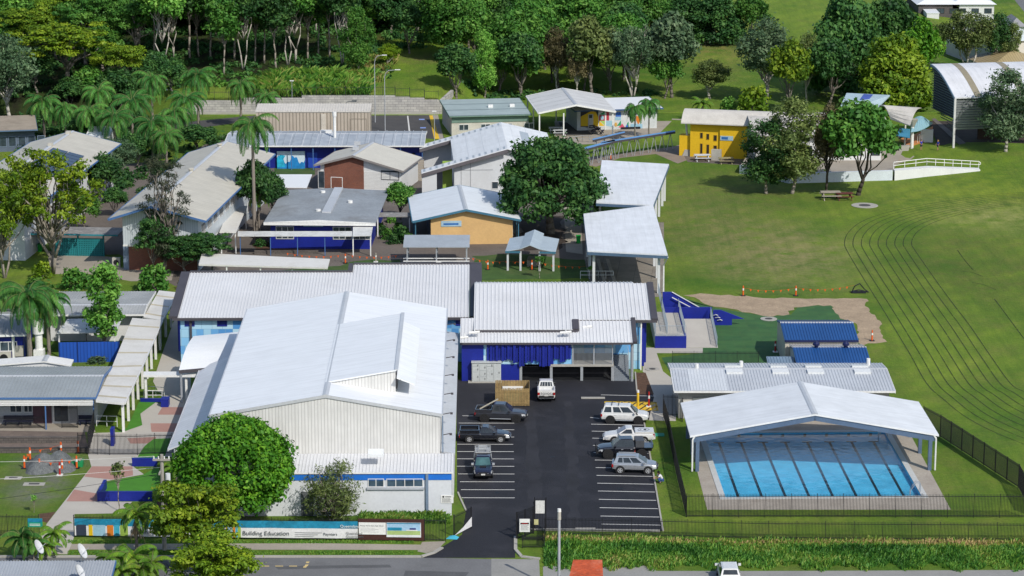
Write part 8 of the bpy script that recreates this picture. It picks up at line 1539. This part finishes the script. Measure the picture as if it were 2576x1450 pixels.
proto('broad_a', 21, 9, 12, .20, 'round', 70, 1.35, .58, 42, lm='mid'); proto('broad_b', 22, 10, 11, .15, 'round', 85, 1.25, .60, 40, lm='dark'); proto('broad_c', 23, 11, 14, .2, 'tall', 95, 1.4, .62, 40, lm='dark'); proto('dense', 24, 13, 13, .08, 'dome', 150, 1.4, .62, 40, lm='golden', shell=.6, nl=14)
proto('gum_a', 31, 10, 14, .25, 'open', 84, 1.35, .52, 38, lm='grey', bark='white', nl=22, droop=.5, asp=.42, trunk_r=.28); proto('gum_b', 32, 10, 14, .16, 'tall', 105, 1.3, .50, 38, lm='olive', bark='pale', nl=20, droop=.5, asp=.42); proto('gum_c', 33, 12, 13, .3, 'open', 84, 1.35, .5, 36, lm='olive', bark='white', nl=26, forks=4, droop=.4, asp=.45)
proto('forest_a', 41, 10, 16.5, .46, 'open', 62, 1.5, .62, 34, lm='dark', bark='pale', nl=16, trunk_r=.19); proto('forest_b', 42, 10.5, 17, .42, 'round', 66, 1.55, .65, 32, lm='mid', bark='white', nl=14, forks=2, trunk_r=.2); proto('forest_c', 43, 8, 15.5, .42, 'tall', 56, 1.4, .62, 34, lm='dark', bark='pale', nl=12, trunk_r=.16)
proto('layer_a', 51, 15, 13, .38, 'layer', 85, 1.45, .46, 40, flat=.32, lm='yellow', bark='pale', nl=16, shell=.2, up=1.0, trunk_r=.35); proto('layer_b', 52, 12, 10, .22, 'layer', 120, 1.3, .42, 44, flat=.38, lm='golden', bark='grey', nl=16, shell=.2, up=.9)
proto('sparse', 61, 14, 16, .26, 'open', 100, 1.05, .42, 46, flat=.6, lm='yellow', bark='pale', nl=40, forks=3, trunk_r=.3); proto('she_oak', 62, 7.5, 14.5, .12, 'tall', 95, .8, .50, 60, flat=.45, lm='sheoak', bark='grey', nl=40, asp=.16, droop=.3, trunk_r=.24)
proto('shrub', 71, 3.2, 2.4, .0, 'dome', 34, .55, .34, 60, lm='mid', nl=5, trunk_r=.08, shell=.6); proto('feather_bush', 72, 6.4, 5.4, .0, 'tall', 75, .8, .40, 52, lm='olive', bark='grey', nl=40, asp=.2, trunk_r=.12, forks=3)
proto('column', 73, 5.2, 11, .22, 'tall', 52, .9, .46, 55, lm='light', bark='grey', nl=14, trunk_r=.17); proto('sapling', 74, 1.9, 4.6, .5, 'round', 16, .42, .3, 60, lm='golden', bark='pale', nl=10, trunk_r=.05)
def override(o, lm):
 if lm and o.data.materials[0] is not LM[lm]: o.material_slots[0].link = 'OBJECT'; o.material_slots[0].material = LM[lm]
def tree(key, label, bx, by, wpx, topy, lm=None, group=None, rz=None, name='tree', cat='tree', lean=(0, 0), wh=None, pos=None, bark=None):
 me, tm, W_, H = PR[key]; p = pos if pos is not None else g(bx, by); r_ = ray(bx, by); dist = math.hypot(p.x, p.y); k = FPX / (p - Vector((0, 0, CAMH))).dot(Vector((0, math.cos(PITCH), -math.sin(PITCH))))
 if wh: w_, h = wh
 else: w_ = wpx / k; h = max(.8, (by - topy) / (k * .965))
 r = thing(name, label, cat, p, rng.uniform(0, 6.28) if rz is None else rz, group); sx, sz = w_ / W_, h / H; r.scale = (sx, sx, sz); r.rotation_euler = (lean[0], lean[1], r.rotation_euler[2])
 for nm, mesh in (('crown', me), ('trunk', tm)):
  o = bpy.data.objects.new(nm, mesh); col.objects.link(o); o.parent = r
  if nm == 'crown': override(o, lm)
  elif bark: o.material_slots[0].link = 'OBJECT'; o.material_slots[0].material = BARK[bark]
 return r
def frond_mesh(name, seed, nf, L_, dr, lw, lm, dead=0, up=1.0):
 rg = NP(seed); Q4 = []; T = []; m = MB()
 for f in range(nf + dead):
  a = 2.399 * f + rg.random() * .4; el = (up * (1.35 - 1.55 * (f / max(1, nf - 1)))) if f < nf else -1.0 - .25 * rg.random(); l = L_ * (.8 + .3 * rg.random()) * (.75 if f >= nf else 1); ca, sa = math.cos(a), math.sin(a); P = [np.zeros(3)]; n = 12; e = el; tw = rg.random() * .4
  for i in range(n): e -= dr / n * (1.0 + i / n) * (1 if el > -.6 else .3); e = max(e, -1.5); P.append(P[-1] + np.array([ca * math.cos(e), sa * math.cos(e), math.sin(e)]) * l / n)
  m.path([Vector(x) for x in P], .045, 4, r1=.012); tb = rg.random() * .5 + (0 if f < nf else 0)
  for i in range(1, n):
   for sub in (0, .33, .66):
    b = P[i] * (1 - sub) + P[i + 1] * sub; ax = nrm((P[i + 1] - P[i])[None])[0]; sd = np.array([-sa, ca, 0]); ll = lw * (math.sin(math.pi * min(.97, (i + sub + 1.2) / (n + 1.2))) * .85 + .15)
    for s in (-1, 1):
     dv = nrm((sd * s * (.95 + .1 * rg.random()) + ax * .45 + np.array([0, 0, -.45 - .25 * rg.random()]))[None])[0]; w_ = ax * .06; tip = b + dv * ll + np.array([0, 0, -.12 * ll]); mid = b + dv * ll * .5 + np.array([0, 0, .05 * ll])
     Q4.append([b, mid - w_, tip, mid + w_]); T.append(min(1, tb + .45 * rg.random()))
 me = quads_mesh(name, np.array(Q4).reshape(-1, 3), np.array(T), LM[lm]); rm = bpy.data.meshes.new(name + '_ribs'); rm.from_pydata(m.v, [], m.f); rm.materials.append(M('frond_rib', (.16, .19, .06), .6)); rm.update(); return me, rm
FR_ = {'royal': frond_mesh('royal_fronds', 5, 28, 3.9, 1.6, .82, 'palm'), 'royal2': frond_mesh('royal_fronds_b', 8, 25, 3.8, 1.9, .78, 'palm'), 'queen': frond_mesh('queen_fronds', 6, 24, 3.4, 2.1, .85, 'palm'), 'young': frond_mesh('young_fronds', 7, 14, 2.3, 1.4, .55, 'palmy'), 'dead': frond_mesh('skirt_fronds', 9, 0, 3.0, .5, .35, 'deadfrond', dead=9)}
TM = None
def palm(kind, label, bx, by, cy, s=1.0, lm=None, group=None, skirt=False, name='palm_tree', shaft=True, tr=.17, lean=(0, 0), pos=None):
 """palm standing at (bx, by) with the heart of its crown at the height seen at row cy"""
 global TM
 p = pos if pos is not None else g(bx, by); k = FPX / (p - Vector((0, 0, CAMH))).dot(Vector((0, math.cos(PITCH), -math.sin(PITCH)))); h = max(.4, (by - cy) / (k * .965)); r = thing(name, label, 'palm tree', p, rng.uniform(0, 6.28), group); r.rotation_euler[0], r.rotation_euler[1] = lean
 if TM is None:
  m = MB(); m.path([(0, 0, -.01), (.03, 0, .12), (0, .02, .5), (0, 0, 1)], 1.25, 9, r1=.8); TM = bpy.data.meshes.new('palm_trunk'); TM.from_pydata(m.v, [], m.f); TM.materials.append(BARK['palm']); TM.polygons.foreach_set('use_smooth', [True] * len(TM.polygons)); TM.update()
 t_ = bpy.data.objects.new('trunk', TM); col.objects.link(t_); t_.parent = r; t_.scale = (tr, tr, h)
 fm, rm = FR_[kind]; c = bpy.data.objects.new('crown', fm); col.objects.link(c); c.parent = r; c.location = (0, 0, h); c.scale = (s, s, s); override(c, lm); b = bpy.data.objects.new('frond_ribs', rm); col.objects.link(b); b.parent = c
 if shaft and h > 2: MB().tube((0, 0, h - .9 * s), (0, 0, h + .25 * s), tr * 1.0, tr * .55, 8).build('crown_shaft', M('crown_shaft_green', (.10, .16, .05), .5), r)
 if skirt: fm, rm = FR_['dead']; c2 = bpy.data.objects.new('dead_fronds', fm); col.objects.link(c2); c2.parent = r; c2.location = (0, 0, h - .3 * s); c2.scale = (s * .8, s * .8, s)
 return r
# --- named trees near the front
tree('fig_bright', 'dense round bright green tree in front of the hall', 594, 1312, 318, 1052)
tree('layer_b', 'yellow green tree spilling over the street banner at the front', 498, 1440, 235, 1243, 'yellow', wh=(9.4, 8.4))
tree('layer_b', 'lower yellow green tree crown cut by the bottom edge', 545, 1530, 215, 1370, 'yellow', wh=(8.5, 6.6))
tree('feather_bush', 'grey olive feathery bush tree before the hall windows', 838, 1316, 200, 1158, 'olive', name='bush_tree')
palm('young', 'slim palm with drooping dead fronds in front of the banner', 345, 1398, 1292, 1.05, skirt=True, shaft=False, tr=.13)
for i, (x, y, cy, s) in enumerate(((288, 1462, 1405, .95), (335, 1475, 1400, 1.1), (385, 1480, 1415, .9), (310, 1490, 1430, .8), (360, 1492, 1432, .9))): palm('young', ('left frond clump', 'tallest frond clump', 'right frond clump', 'low left frond clump', 'low right frond clump')[i] + ' of the leafy palms at the bottom edge', x, y, cy, s, shaft=False, tr=.07, group='clumping palms at the bottom edge')
for i, (x, y, cy, s, lb) in enumerate(((58, 1408, 1352, 1.0, 'bushy small palm at the kerb left of the entry path'), (85, 1408, 1365, .8, 'low small palm between dish roof and kerb'), (140, 1392, 1340, .85, 'thin leaning small palm on the entry path edge'), (118, 1405, 1375, .7, 'smallest palm at the kerb by the entry path'))): palm('young', lb, x, y, cy, s, shaft=False, tr=.06, lm='palm' if i < 2 else None)
tree('sapling', 'staked young sapling above the front blue planter wall', 300, 1287, 50, 1156, 'olive', name='sapling'); tree('sapling', 'thin young sapling on the left lawn', 86, 1291, 24, 1243, 'light', name='sapling'); tree('sapling', 'little leafy sapling under the courtyard shelter', *Q('12', 207, 655), 33, 642, 'mid', name='sapling'); tree('sapling', 'potted shrub at the front post of the oval shelter', *Q('12', 600, 655), 32, 674, 'light', name='sapling', wh=(1.5, 1.7))
palm('young', 'spiky pandanus beside the power pole', 432, 1212, 1172, .75, shaft=False, tr=.12, name='spiky_plant'); palm('young', 'second spiky pandanus under the round tree', 445, 1225, 1180, .7, shaft=False, tr=.12, name='spiky_plant')
palm('royal', 'tall left palm of the pair above the white flue', 76, 918, 748, 1.12, skirt=True, tr=.26, lm='palm'); palm('royal2', 'right palm of the pair with a skirt of dead fronds', 124, 906, 757, 1.1, skirt=True, tr=.2, lm='palm'); palm('royal2', 'palm crown at the left edge above the grey roof', 5, 860, 735, .95, tr=.2)
tree('column', 'light green upright tree beside the blue sheet fence', 265, 905, 122, 663, 'light'); tree('shrub', 'low leafy ring at the foot of the light green tree', 262, 842, 55, 812, 'light', wh=(2.8, 2.2), name='shrub')
tree('column', 'thin dark conifer behind the patchy canopy', 218, 862, 24, 766, 'dark', name='conifer', wh=(1.3, 4.2))
tree('shrub', 'big round green shrub at the head of the walkway', 388, 734, 106, 655, 'mid', name='shrub'); tree('shrub', 'green shrub by the tan court', 188, 728, 90, 664, 'mid', name='shrub'); tree('shrub', 'yellow flowering shrub behind the left palms', 108, 700, 60, 650, 'yellow', name='shrub'); tree('shrub', 'flat grey green bush at the foot of the blue fence', 246, 912, 66, 892, 'grey', name='shrub'); tree('shrub', 'rusty leaved bush by the tan court', 222, 722, 40, 690, 'brown', name='shrub'); tree('shrub', 'dark red low shrub right of the round shrub', 458, 728, 34, 700, 'brown', name='shrub')
tree('sparse', 'tall sparse yellow green tree with forked pale trunk', 132, 690, 300, 362, 'yellow', rz=.6); tree('sparse', 'sparse yellow green tree at the left edge', 12, 700, 200, 420, 'golden', rz=2.2)
tree('she_oak', 'dark wispy she oak in front of the cream roof gable', 412, 690, 160, 380, 'sheoak', lean=(0, .05)); tree('layer_b', 'dark feathery tree with bare branches right of the brick base', 470, 692, 150, 545, 'dark', wh=(8.0, 5.6), bark='pale'); tree('layer_a', 'dark spreading tree over the ramp canopy end', 535, 697, 130, 560, 'dark', wh=(6.8, 6.0))
tree('layer_b', 'leafy tree in front of the ribbed gable wall', 392, 692, 110, 520, 'dark', wh=(6.0, 8.2))
tree('broad_b', 'dark leafy tree beside the cream roof block', 645, 590, 125, 400, 'dark'); tree('broad_a', 'second dark tree behind the grey roof classroom corner', 690, 560, 80, 430, 'dark')
palm('royal2', 'tall palm rising over the dark tree by the cream roof block', 641, 600, 322, 1.25, tr=.24); palm('young', 'small yellow palm under the tall palm', 652, 588, 490, 1.1, tr=.13)
tree('broad_a', 'green tree between grey roof classroom and orange building', 1008, 552, 92, 458, 'mid'); tree('shrub', 'dark shrub left of the orange gable wall', 1012, 612, 55, 560, 'dark', name='shrub'); tree('shrub', 'leafy shrub under the narrow link roof', 985, 560, 34, 535, 'light', name='shrub'); tree('shrub', 'yellowish bush against the orange gable wall', 1135, 606, 76, 572, 'golden', name='shrub')
for i in range(9): x = (655, 690, 715, 738, 790, 812, 835, 858, 878)[i]; tree('shrub', 'dark shrub in the bed below the covered path', x, 620, 36, 596, 'dark', 'shrubs in the classroom bed', name='shrub')
for i in range(6): tree('shrub', 'dark leafy shrub in the garden left of the orange building', 960 + i * 14, 590 + (i % 3) * 12, 36, 555 + (i % 3) * 14, ('dark', 'mid')[i % 2], 'shrubs in the garden by the orange building', name='shrub')
tree('fig_dark', 'huge spreading dark green fig behind the oval shelter', 1385, 588, 322, 335, 'dark', rz=1.0)
tree('gum_b', 'left slender grey green tree on the oval bank', 1928, 488, 175, 305, 'dark', rz=.4); tree('gum_b', 'tall bushy grey green tree on the oval bank', 1992, 488, 195, 248, 'olive', rz=2.6); tree('gum_a', 'thin dark trunked tree before the white oval wall', 2078, 487, 120, 256, 'brown', rz=1.1, bark='dark'); tree('broad_b', 'leafy round green tree before the white oval wall', 2158, 492, 225, 253, 'mid', rz=.2, bark='dark')
tree('gum_b', 'white trunked grey green tree in front of the arch shed', 2530, 382, 172, 178, 'grey', rz=.9, bark='white')
# --- middle rows behind the school
for key, lb, x, y, w_, ty, lm in (('gum_b', 'pale trunked light green tree behind the slate roof building', 1219, 248, 95, 80, 'light'), ('broad_b', 'dark dense tree right of the pale trunked light green tree', 1310, 246, 140, 82, 'dark'), ('broad_b', 'dark low tree left of the pale trunked light green tree', 1148, 250, 130, 110, 'dark'), ('gum_a', 'brownish tree behind the left of the gable shelter', 1402, 236, 90, 66, 'brown'),
  ('broad_a', 'olive brown tree above the middle of the gable shelter', 1490, 244, 150, 40, 'olive'), ('gum_a', 'reddish brown tree between the olive tree and the gable shelter', 1450, 246, 80, 110, 'brown'), ('gum_c', 'grey green gum leaning over the mural building', 1592, 248, 165, 52, 'grey'), ('broad_a', 'blue grey conical tree right of the leaning gum', 1690, 246, 150, 28, 'grey'), ('broad_b', 'dark tree in front of the blue grey conical tree', 1672, 248, 110, 130, 'mid'),
  ('gum_a', 'low olive tree on the lawn left of the yellow hall', 1785, 250, 125, 148, 'olive'), ('gum_a', 'tall grey green tree above the yellow hall roof', 1925, 262, 190, 42, 'grey'), ('broad_a', 'olive yellow tree right of the yellow hall', 1985, 285, 130, 98, 'golden'), ('gum_a', 'brown tipped olive tree behind the olive yellow tree', 2030, 262, 90, 80, 'olive'), ('shrub', 'yellowish shrub at the corner of the yellow hall roof', 1895, 292, 110, 205, 'golden'), ('shrub', 'pale green shrub left of the yellowish shrub', 1835, 285, 60, 238, 'light'),
  ('dense', 'huge dark green tree at the top right', 2128, 240, 230, -20, 'dark'), ('broad_b', 'dark tree in front of the huge dark tree', 2085, 268, 150, 95, 'dark'), ('broad_b', 'dark tree behind the golden green tree', 2235, 190, 170, -10, 'dark'), ('dense', 'big golden green tree left of the arch shed', 2248, 280, 215, 76, 'golden'), ('broad_a', 'bright green tree behind the golden green tree', 2310, 255, 130, 48, 'bright'),
  ('gum_c', 'spreading gum with white limbs behind the arch shed', 2432, 190, 200, 18, 'olive'), ('gum_a', 'dark gum right of the spreading white limbed gum', 2505, 190, 100, 30, 'dark'), ('gum_b', 'thin gum standing by the cream house', 2545, 195, 70, 60, 'olive'), ('shrub', 'yellow shrub beside the little garden shed', 2349, 24, 20, 8, 'yellow'), ('shrub', 'reddish brown shrub under the golden green tree', 2392, 290, 36, 245, 'brown'),
  ('broad_b', 'left tree of the dark row on the upper lawn', 1640, 118, 120, -10, 'mid'), ('dense', 'second tree of the dark row on the upper lawn', 1715, 105, 170, -25, 'dark'), ('dense', 'third tree of the dark row on the upper lawn', 1805, 108, 160, -22, 'dark'), ('broad_b', 'right tree of the dark row on the upper lawn', 1885, 108, 120, -15, 'mid')):
 tree(key, lb, x, y, w_, ty, lm, name='shrub' if key == 'shrub' else 'tree')
# --- left woodland edge
for key, lb, x, y, w_, ty, lm in (('gum_a', 'large grey green tree at the left edge above the dusty roof', 28, 312, 175, 82, 'grey'), ('layer_a', 'wide yellow green layered tree above the palm grove', 172, 232, 290, 52, 'yellow'), ('layer_a', 'second yellow green layered tree right of the wide one', 298, 238, 150, 108, 'golden'), ('layer_a', 'yellow green layered tree at the top left', 70, 170, 190, 15, 'golden'), ('layer_a', 'green layered tree at the top edge left of the bare trunks', 215, 165, 190, -20, 'mid'), ('layer_a', 'pale layered tree over the bare forked trunks', 345, 170, 170, -10, 'mid'),
  ('broad_b', 'dark shrubby tree between the cream roof blocks', 268, 500, 125, 384, 'grey'), ('broad_b', 'dark bush under the palms left of the cream roof', 345, 420, 90, 335, 'dark'), ('broad_a', 'dark rounded tree right of the palm grove', 500, 385, 110, 312, 'dark'), ('broad_a', 'dark tree under the middle palms', 410, 400, 120, 320, 'dark'), ('broad_b', 'dark tree behind the solar roof ridge', 215, 375, 110, 285, 'dark'), ('shrub', 'glossy shrub at the foot of the cream roof gable', 300, 470, 60, 420, 'dark'), ('broad_b', 'dark round bush left of the chimney post', 290, 545, 80, 470, 'dark'),
  ('gum_a', 'bright yellow green bush tree on the hill path edge', 978, 172, 70, 108, 'yellow'), ('feather_bush', 'twiggy bush in front of the slate roof building', 1188, 330, 84, 278, 'olive'), ('gum_b', 'leafy dark green tree left of the grassy hill path', 900, 190, 110, 20, 'mid'), ('broad_b', 'dark tree at the top of the grassy hill path', 1030, 135, 120, 0, 'dark')):
 tree(key, lb, x, y, w_, ty, lm, name='shrub' if key == 'shrub' else 'tree')
for kind, lb, x, y, cy, s in (('royal', 'palm standing at the right end of the dusty roof building', 112, 352, 262, 1.15), ('royal2', 'palm in the grove above the solar roof ridge', 228, 385, 285, 1.15), ('royal', 'tallest palm of the grove left of the cream roof', 335, 375, 262, 1.3), ('royal2', 'high palm at the back of the grove', 385, 335, 205, 1.2), ('royal', 'palm with long drooping fronds near the cream roof ridge', 386, 412, 318, 1.25), ('royal2', 'palm in the grove right of the drooping one', 440, 378, 290, 1.2), ('royal', 'lone tall palm before the block wall', 500, 322, 196, 1.15), ('royal2', 'palm with twin trunk before the block wall', 607, 322, 218, 1.05), ('royal2', 'pale palm in front of the beige shed', 672, 330, 248, 1.0), ('young', 'small palm between the two cream roof blocks', 203, 500, 398, 1.5), ('young', 'low yellow palm against the beige shed wall', 774, 330, 322, .7), ('young', 'palm behind the slate roof building front', 1302, 330, 297, .9), ('queen', 'left queen palm in front of the mural', 1597, 358, 275, .85), ('queen', 'right queen palm in front of the mural', 1632, 348, 262, .9), ('young', 'small palm on the lawn left of the yellow hall', 1765, 305, 262, 1.1), ('young', 'small palm behind the yellow hall roof', 1868, 292, 266, .9), ('royal2', 'palm at the left of the grove behind the dusty roof', 165, 350, 275, 1.0), ('royal', 'palm half hidden in the middle of the grove', 290, 395, 300, 1.1)):
 palm(kind, lb, x, y, cy, s, tr=.2 if s > 1 else .12, shaft=kind.startswith('royal'))
for k, lb, x, y, w_, ty, lm in (('broad_b', 'tall dark tree left of the cream roof eave', 255, 520, 130, 388, 'dark'), ('gum_a', 'grey green tree behind the dark one by the cream roof', 300, 455, 110, 345, 'grey'), ('broad_a', 'leafy tree behind the teal screen block', 215, 585, 90, 480, 'mid'), ('broad_b', 'dark garden tree at the corner of the solar roof block', 235, 455, 90, 370, 'mid'), ('sparse', 'sparse pale tree in front of the solar roof block', 60, 640, 170, 395, 'golden'), ('shrub', 'big dark shrub left of the tan court', 95, 745, 90, 690, 'mid'), ('broad_b', 'dark tree behind the tall palm by the cream roof', 615, 470, 90, 372, 'dark')):
 tree(k, lb, x, y, w_, ty, lm, name='shrub' if k == 'shrub' else 'tree')
palm('royal2', 'palm at the back left of the grove by the hill thicket', 250, 330, 235, 1.25, tr=.2); palm('royal', 'palm rising over the right of the grove', 470, 345, 255, 1.2, tr=.2); palm('royal2', 'low palm left of the cream roof ridge', 420, 425, 345, 1.1, tr=.2)
for i, (x, y, w_, ty, k, lm) in enumerate(((30, 235, 120, 120, 'broad_a', 'mid'), (95, 250, 110, 140, 'broad_b', 'dark'), (235, 268, 120, 150, 'broad_a', 'mid'), (300, 285, 130, 170, 'broad_b', 'dark'), (370, 262, 110, 150, 'broad_a', 'dark'), (435, 250, 90, 170, 'broad_b', 'dark'), (20, 170, 130, 50, 'layer_a', 'mid'), (140, 150, 150, -10, 'layer_a', 'golden'), (260, 180, 130, 60, 'broad_a', 'mid'), (330, 215, 110, 110, 'layer_a', 'yellow'), (180, 285, 100, 190, 'broad_b', 'dark'), (395, 225, 90, 130, 'broad_b', 'dark'))):
 tree(k, {'broad_a': 'leafy mid tree in the thicket above the palm grove', 'broad_b': 'dark leafy tree in the thicket above the palm grove', 'layer_a': 'flat layered tree in the thicket above the palm grove'}[k], x, y, w_, ty, lm, 'thicket above the palm grove')
# --- pale trunked forest on the hill: the ones seen at its edge, then those behind
rf = random.Random(5); G1 = 'forest trees on the hill'
edge = [(352, 150), (388, 160), (412, 192), (437, 150), (478, 148), (500, 142), (563, 188), (612, 176), (642, 160), (665, 160), (695, 176), (724, 164), (744, 160), (774, 152), (800, 140), (830, 150), (862, 165), (590, 150), (530, 150)]
FL = {'forest_a': 'tall pale trunked tree with dark crown in the hillside forest', 'forest_b': 'tall white trunked tree with mid green crown in the hillside forest', 'forest_c': 'slender pale trunked tree with narrow dark crown in the hillside forest'}
for i, (x, y) in enumerate(edge): k = ('forest_a', 'forest_b', 'forest_c')[(i * 2 + i // 3) % 3]; p = g(x, y); s = rf.uniform(.85, 1.1); me = PR[k]; tree(k, FL[k], x, y, 0, 0, ('mid', 'dark', 'light')[i % 3], G1, wh=(me[2] * s, me[3] * s * rf.uniform(.9, 1.05)), pos=p)
BK = {'broad_b': 'dark rounded tree filling the hillside forest behind the pale trunks', 'broad_c': 'tall dark tree filling the hillside forest behind the pale trunks'}
for row in range(6):
 Y = 486 + row * 10
 for j in range(26):
  X = -122 + j * 5.4 + rf.uniform(-1.8, 1.8) + (row % 2) * 2.7; y_ = Y + rf.uniform(-3, 3)
  if X > -17 + row * 2.5 or (X > -86 and row < 1 and X < -20): continue
  k = rf.choice(['broad_b', 'broad_c', 'broad_c', 'forest_a', 'forest_b', 'broad_c']); s = rf.uniform(.9, 1.25); me = PR[k]; p = Vector((X, y_, terrain(X, y_))); tree(k, FL.get(k) or BK[k], 0, 0, 0, 0, rf.choice(['dark', 'mid', 'mid', 'light']), G1, wh=(me[2] * s * 1.05, me[3] * s * .95), pos=p)
for i in range(62):
 X = -11 + (i % 9) * 4.6 + rf.uniform(-1.6, 1.6); Y = 476 + (i // 9) * 11 + rf.uniform(-4, 4)
 if X > 22 + (i // 9) * 1.5: continue
 k = rf.choice(['broad_a', 'broad_b', 'broad_c', 'broad_a']); me = PR[k]; s = rf.uniform(.8, 1.1); p = Vector((X, Y, terrain(X, Y)))
 tree(k, {'broad_a': 'rounded mid green tree in the wood along the top edge', 'broad_b': 'rounded leafy tree in the wood along the top edge', 'broad_c': 'tall dark green tree in the wood along the top edge'}[k], 0, 0, 0, 0, {'broad_a': 'mid', 'broad_b': rf.choice(['mid', 'dark']), 'broad_c': 'mid'}[k], 'trees in the wood along the top edge', wh=(me[2] * s, me[3] * s), pos=p)
# --- things nobody could count: long grass, undergrowth
def blades(name, region, n, h0, h1, w_, lm, label, seed, edge_h=None, cat='grass', tint=None):
 """region(u, v) -> ground point, tint share"""
 rg = random.Random(seed); V = []; T = []
 for i in range(n):
  p, t0 = region(rg.random(), rg.random()); h = rg.uniform(h0, h1) * (.35 + 1.3 * (mnoise.noise(p * .33 + Vector((3, 9, 1))) * .5 + .5)); a = rg.random() * 6.283; l = rg.uniform(.2, 1.1) * h; dv = Vector((math.cos(a), math.sin(a), 0)); sd = Vector((-dv.y, dv.x, 0)) * w_ * rg.uniform(.6, 1.3)
  V += [p - sd, p + sd, p + dv * l * .45 + Vector((0, 0, h * .75)) + sd * .8, p + dv * l + Vector((0, 0, h))]; T.append(min(1, max(0, t0 + rg.uniform(-.22, .22))))
 me = quads_mesh(name, np.array([tuple(v) for v in V]), np.array(T), lm); o = bpy.data.objects.new(name, me); col.objects.link(o); o['kind'] = 'stuff'; o['label'] = label; o['category'] = cat; return o
VG = leaf_mat('verge_grass', [(0, (.025, .10, .014)), (.35, (.075, .22, .03)), (.6, (.19, .35, .045)), (.78, (.34, .34, .09)), (1, (.54, .37, .19))], .35)
def verge(u, v):
 x = 1368 + (u * 1380); top = 1350 + min(1, (x - 1368) / 500) * 12 - 3 * rng.random(); e = mnoise.noise(Vector((x * .018, 3.3, 0))) * 9 + mnoise.noise(Vector((x * .07, 8.1, 0))) * 5; y = top + (1431 + e - top) * v; p = d(x, y + (5 * math.sin(x * .05) + 4 * math.sin(x * .13 + 2)) * (v > .8) * (v - .8) * 5); nz = mnoise.noise(p * .35) * .5 + .5; nz2 = mnoise.noise(p * .09 + Vector((7, 3, 0))) * .5 + .5
 t = -.05 + .75 * nz * (.4 + nz2); dry = max(0, 1 - abs(v - .1) / .17) * (.75 + .5 * nz2) + max(0, (nz2 - .46) * 3) * (1 if x < 1560 else .35) * .8; t = t + (.95 - t) * min(1, dry * .9); p.z = 0; return p, t
blades('long_grass', verge, 30000, .1, .42, .06, VG, 'rank green grass verge with dry straw tops along the bottom right', 3)
def hillgrass(u, v):
 x = 640 + u * 290; p0 = d(x, 285); X = p0.x; Y = WALL_Y + 1.0 + v * 13 * (1 if x > 700 else .7); p = Vector((X * (1 + v * .02), Y, terrain(X, Y))); nz = mnoise.noise(p * .4) * .5 + .5; return p, .25 + .55 * nz
blades('tall_grass', hillgrass, 9000, .7, 2.0, .09, VG, 'tall yellow green grass bank above the block wall', 4)
def strawbank(u, v):
 x = 905 + u * 85; X = (x - 1288) / 13.2; Y = 462 + v * 16; X = X + v * 2; p = Vector((X, Y, terrain(X, Y))); return p, .72 + .3 * (mnoise.noise(p * .5))
blades('dry_grass', strawbank, 2600, .4, 1.1, .08, VG, 'straw coloured dry grass beside the grassy hill path', 5)
def kerbgrass(u, v): x = 170 + u * 870; y = (1363 if v < .5 else 1391) + rng.uniform(-3.5, 5); p = d(x, y); return p, .3 + .3 * (mnoise.noise(p * .6) * .5 + .5)
blades('verge_lawn', kerbgrass, 9000, .04, .13, .035, VG, 'short green grass strips either side of the street footpath', 6)
def gardenweeds(u, v): x = 905 + u * 225; y = 1296 + v * 20 + 8 * abs(u - .5); p = d(x, y); return p, .3 + .4 * (mnoise.noise(p * .5) * .5 + .5)
blades('garden_weeds', gardenweeds, 3500, .15, .6, .06, VG, 'leafy weeds on the mound at the front corner of the hall', 7)
def under(name, label, rect, n, seed, lm, r0=.5, r1=1.1):
 rg = NP(seed); rr = random.Random(seed); C = []; R_ = []
 for i in range(n): X = rr.uniform(rect[0], rect[1]); Y = rr.uniform(rect[2], rect[3]); C.append((X, Y, terrain(X, Y) + .25)); R_.append(rr.uniform(r0, r1))
 V, T = leaves(rg, np.array(C), np.array(R_), 26, .62, .7, .4, .5); me = quads_mesh(name, V, T, LM[lm]); o = bpy.data.objects.new(name, me); col.objects.link(o); o['kind'] = 'stuff'; o['label'] = label; o['category'] = 'undergrowth'
under('undergrowth', 'dark bushy undergrowth below the hillside forest', (-115, -22, 464, 485), 330, 8, 'dark', .6, 1.3); under('undergrowth', 'leafy scrub along the foot of the hillside forest', (-60, -24, 459, 468), 150, 9, 'mid'); under('undergrowth', 'scrub between the palm grove and the hill', (-112, -58, 430, 462), 260, 10, 'dark', .6, 1.4); under('undergrowth', 'dark understorey filling the hillside forest', (-118, -16, 484, 548), 620, 13, 'dark', 1.0, 2.2); under('undergrowth', 'dark garden scrub under the palm grove', (-78, -46, 378, 430), 190, 14, 'dark', .7, 1.6); under('undergrowth', 'low scrub behind the slate roof building', (-12, 26, 466, 474), 90, 12, 'dark', .5, 1.0)
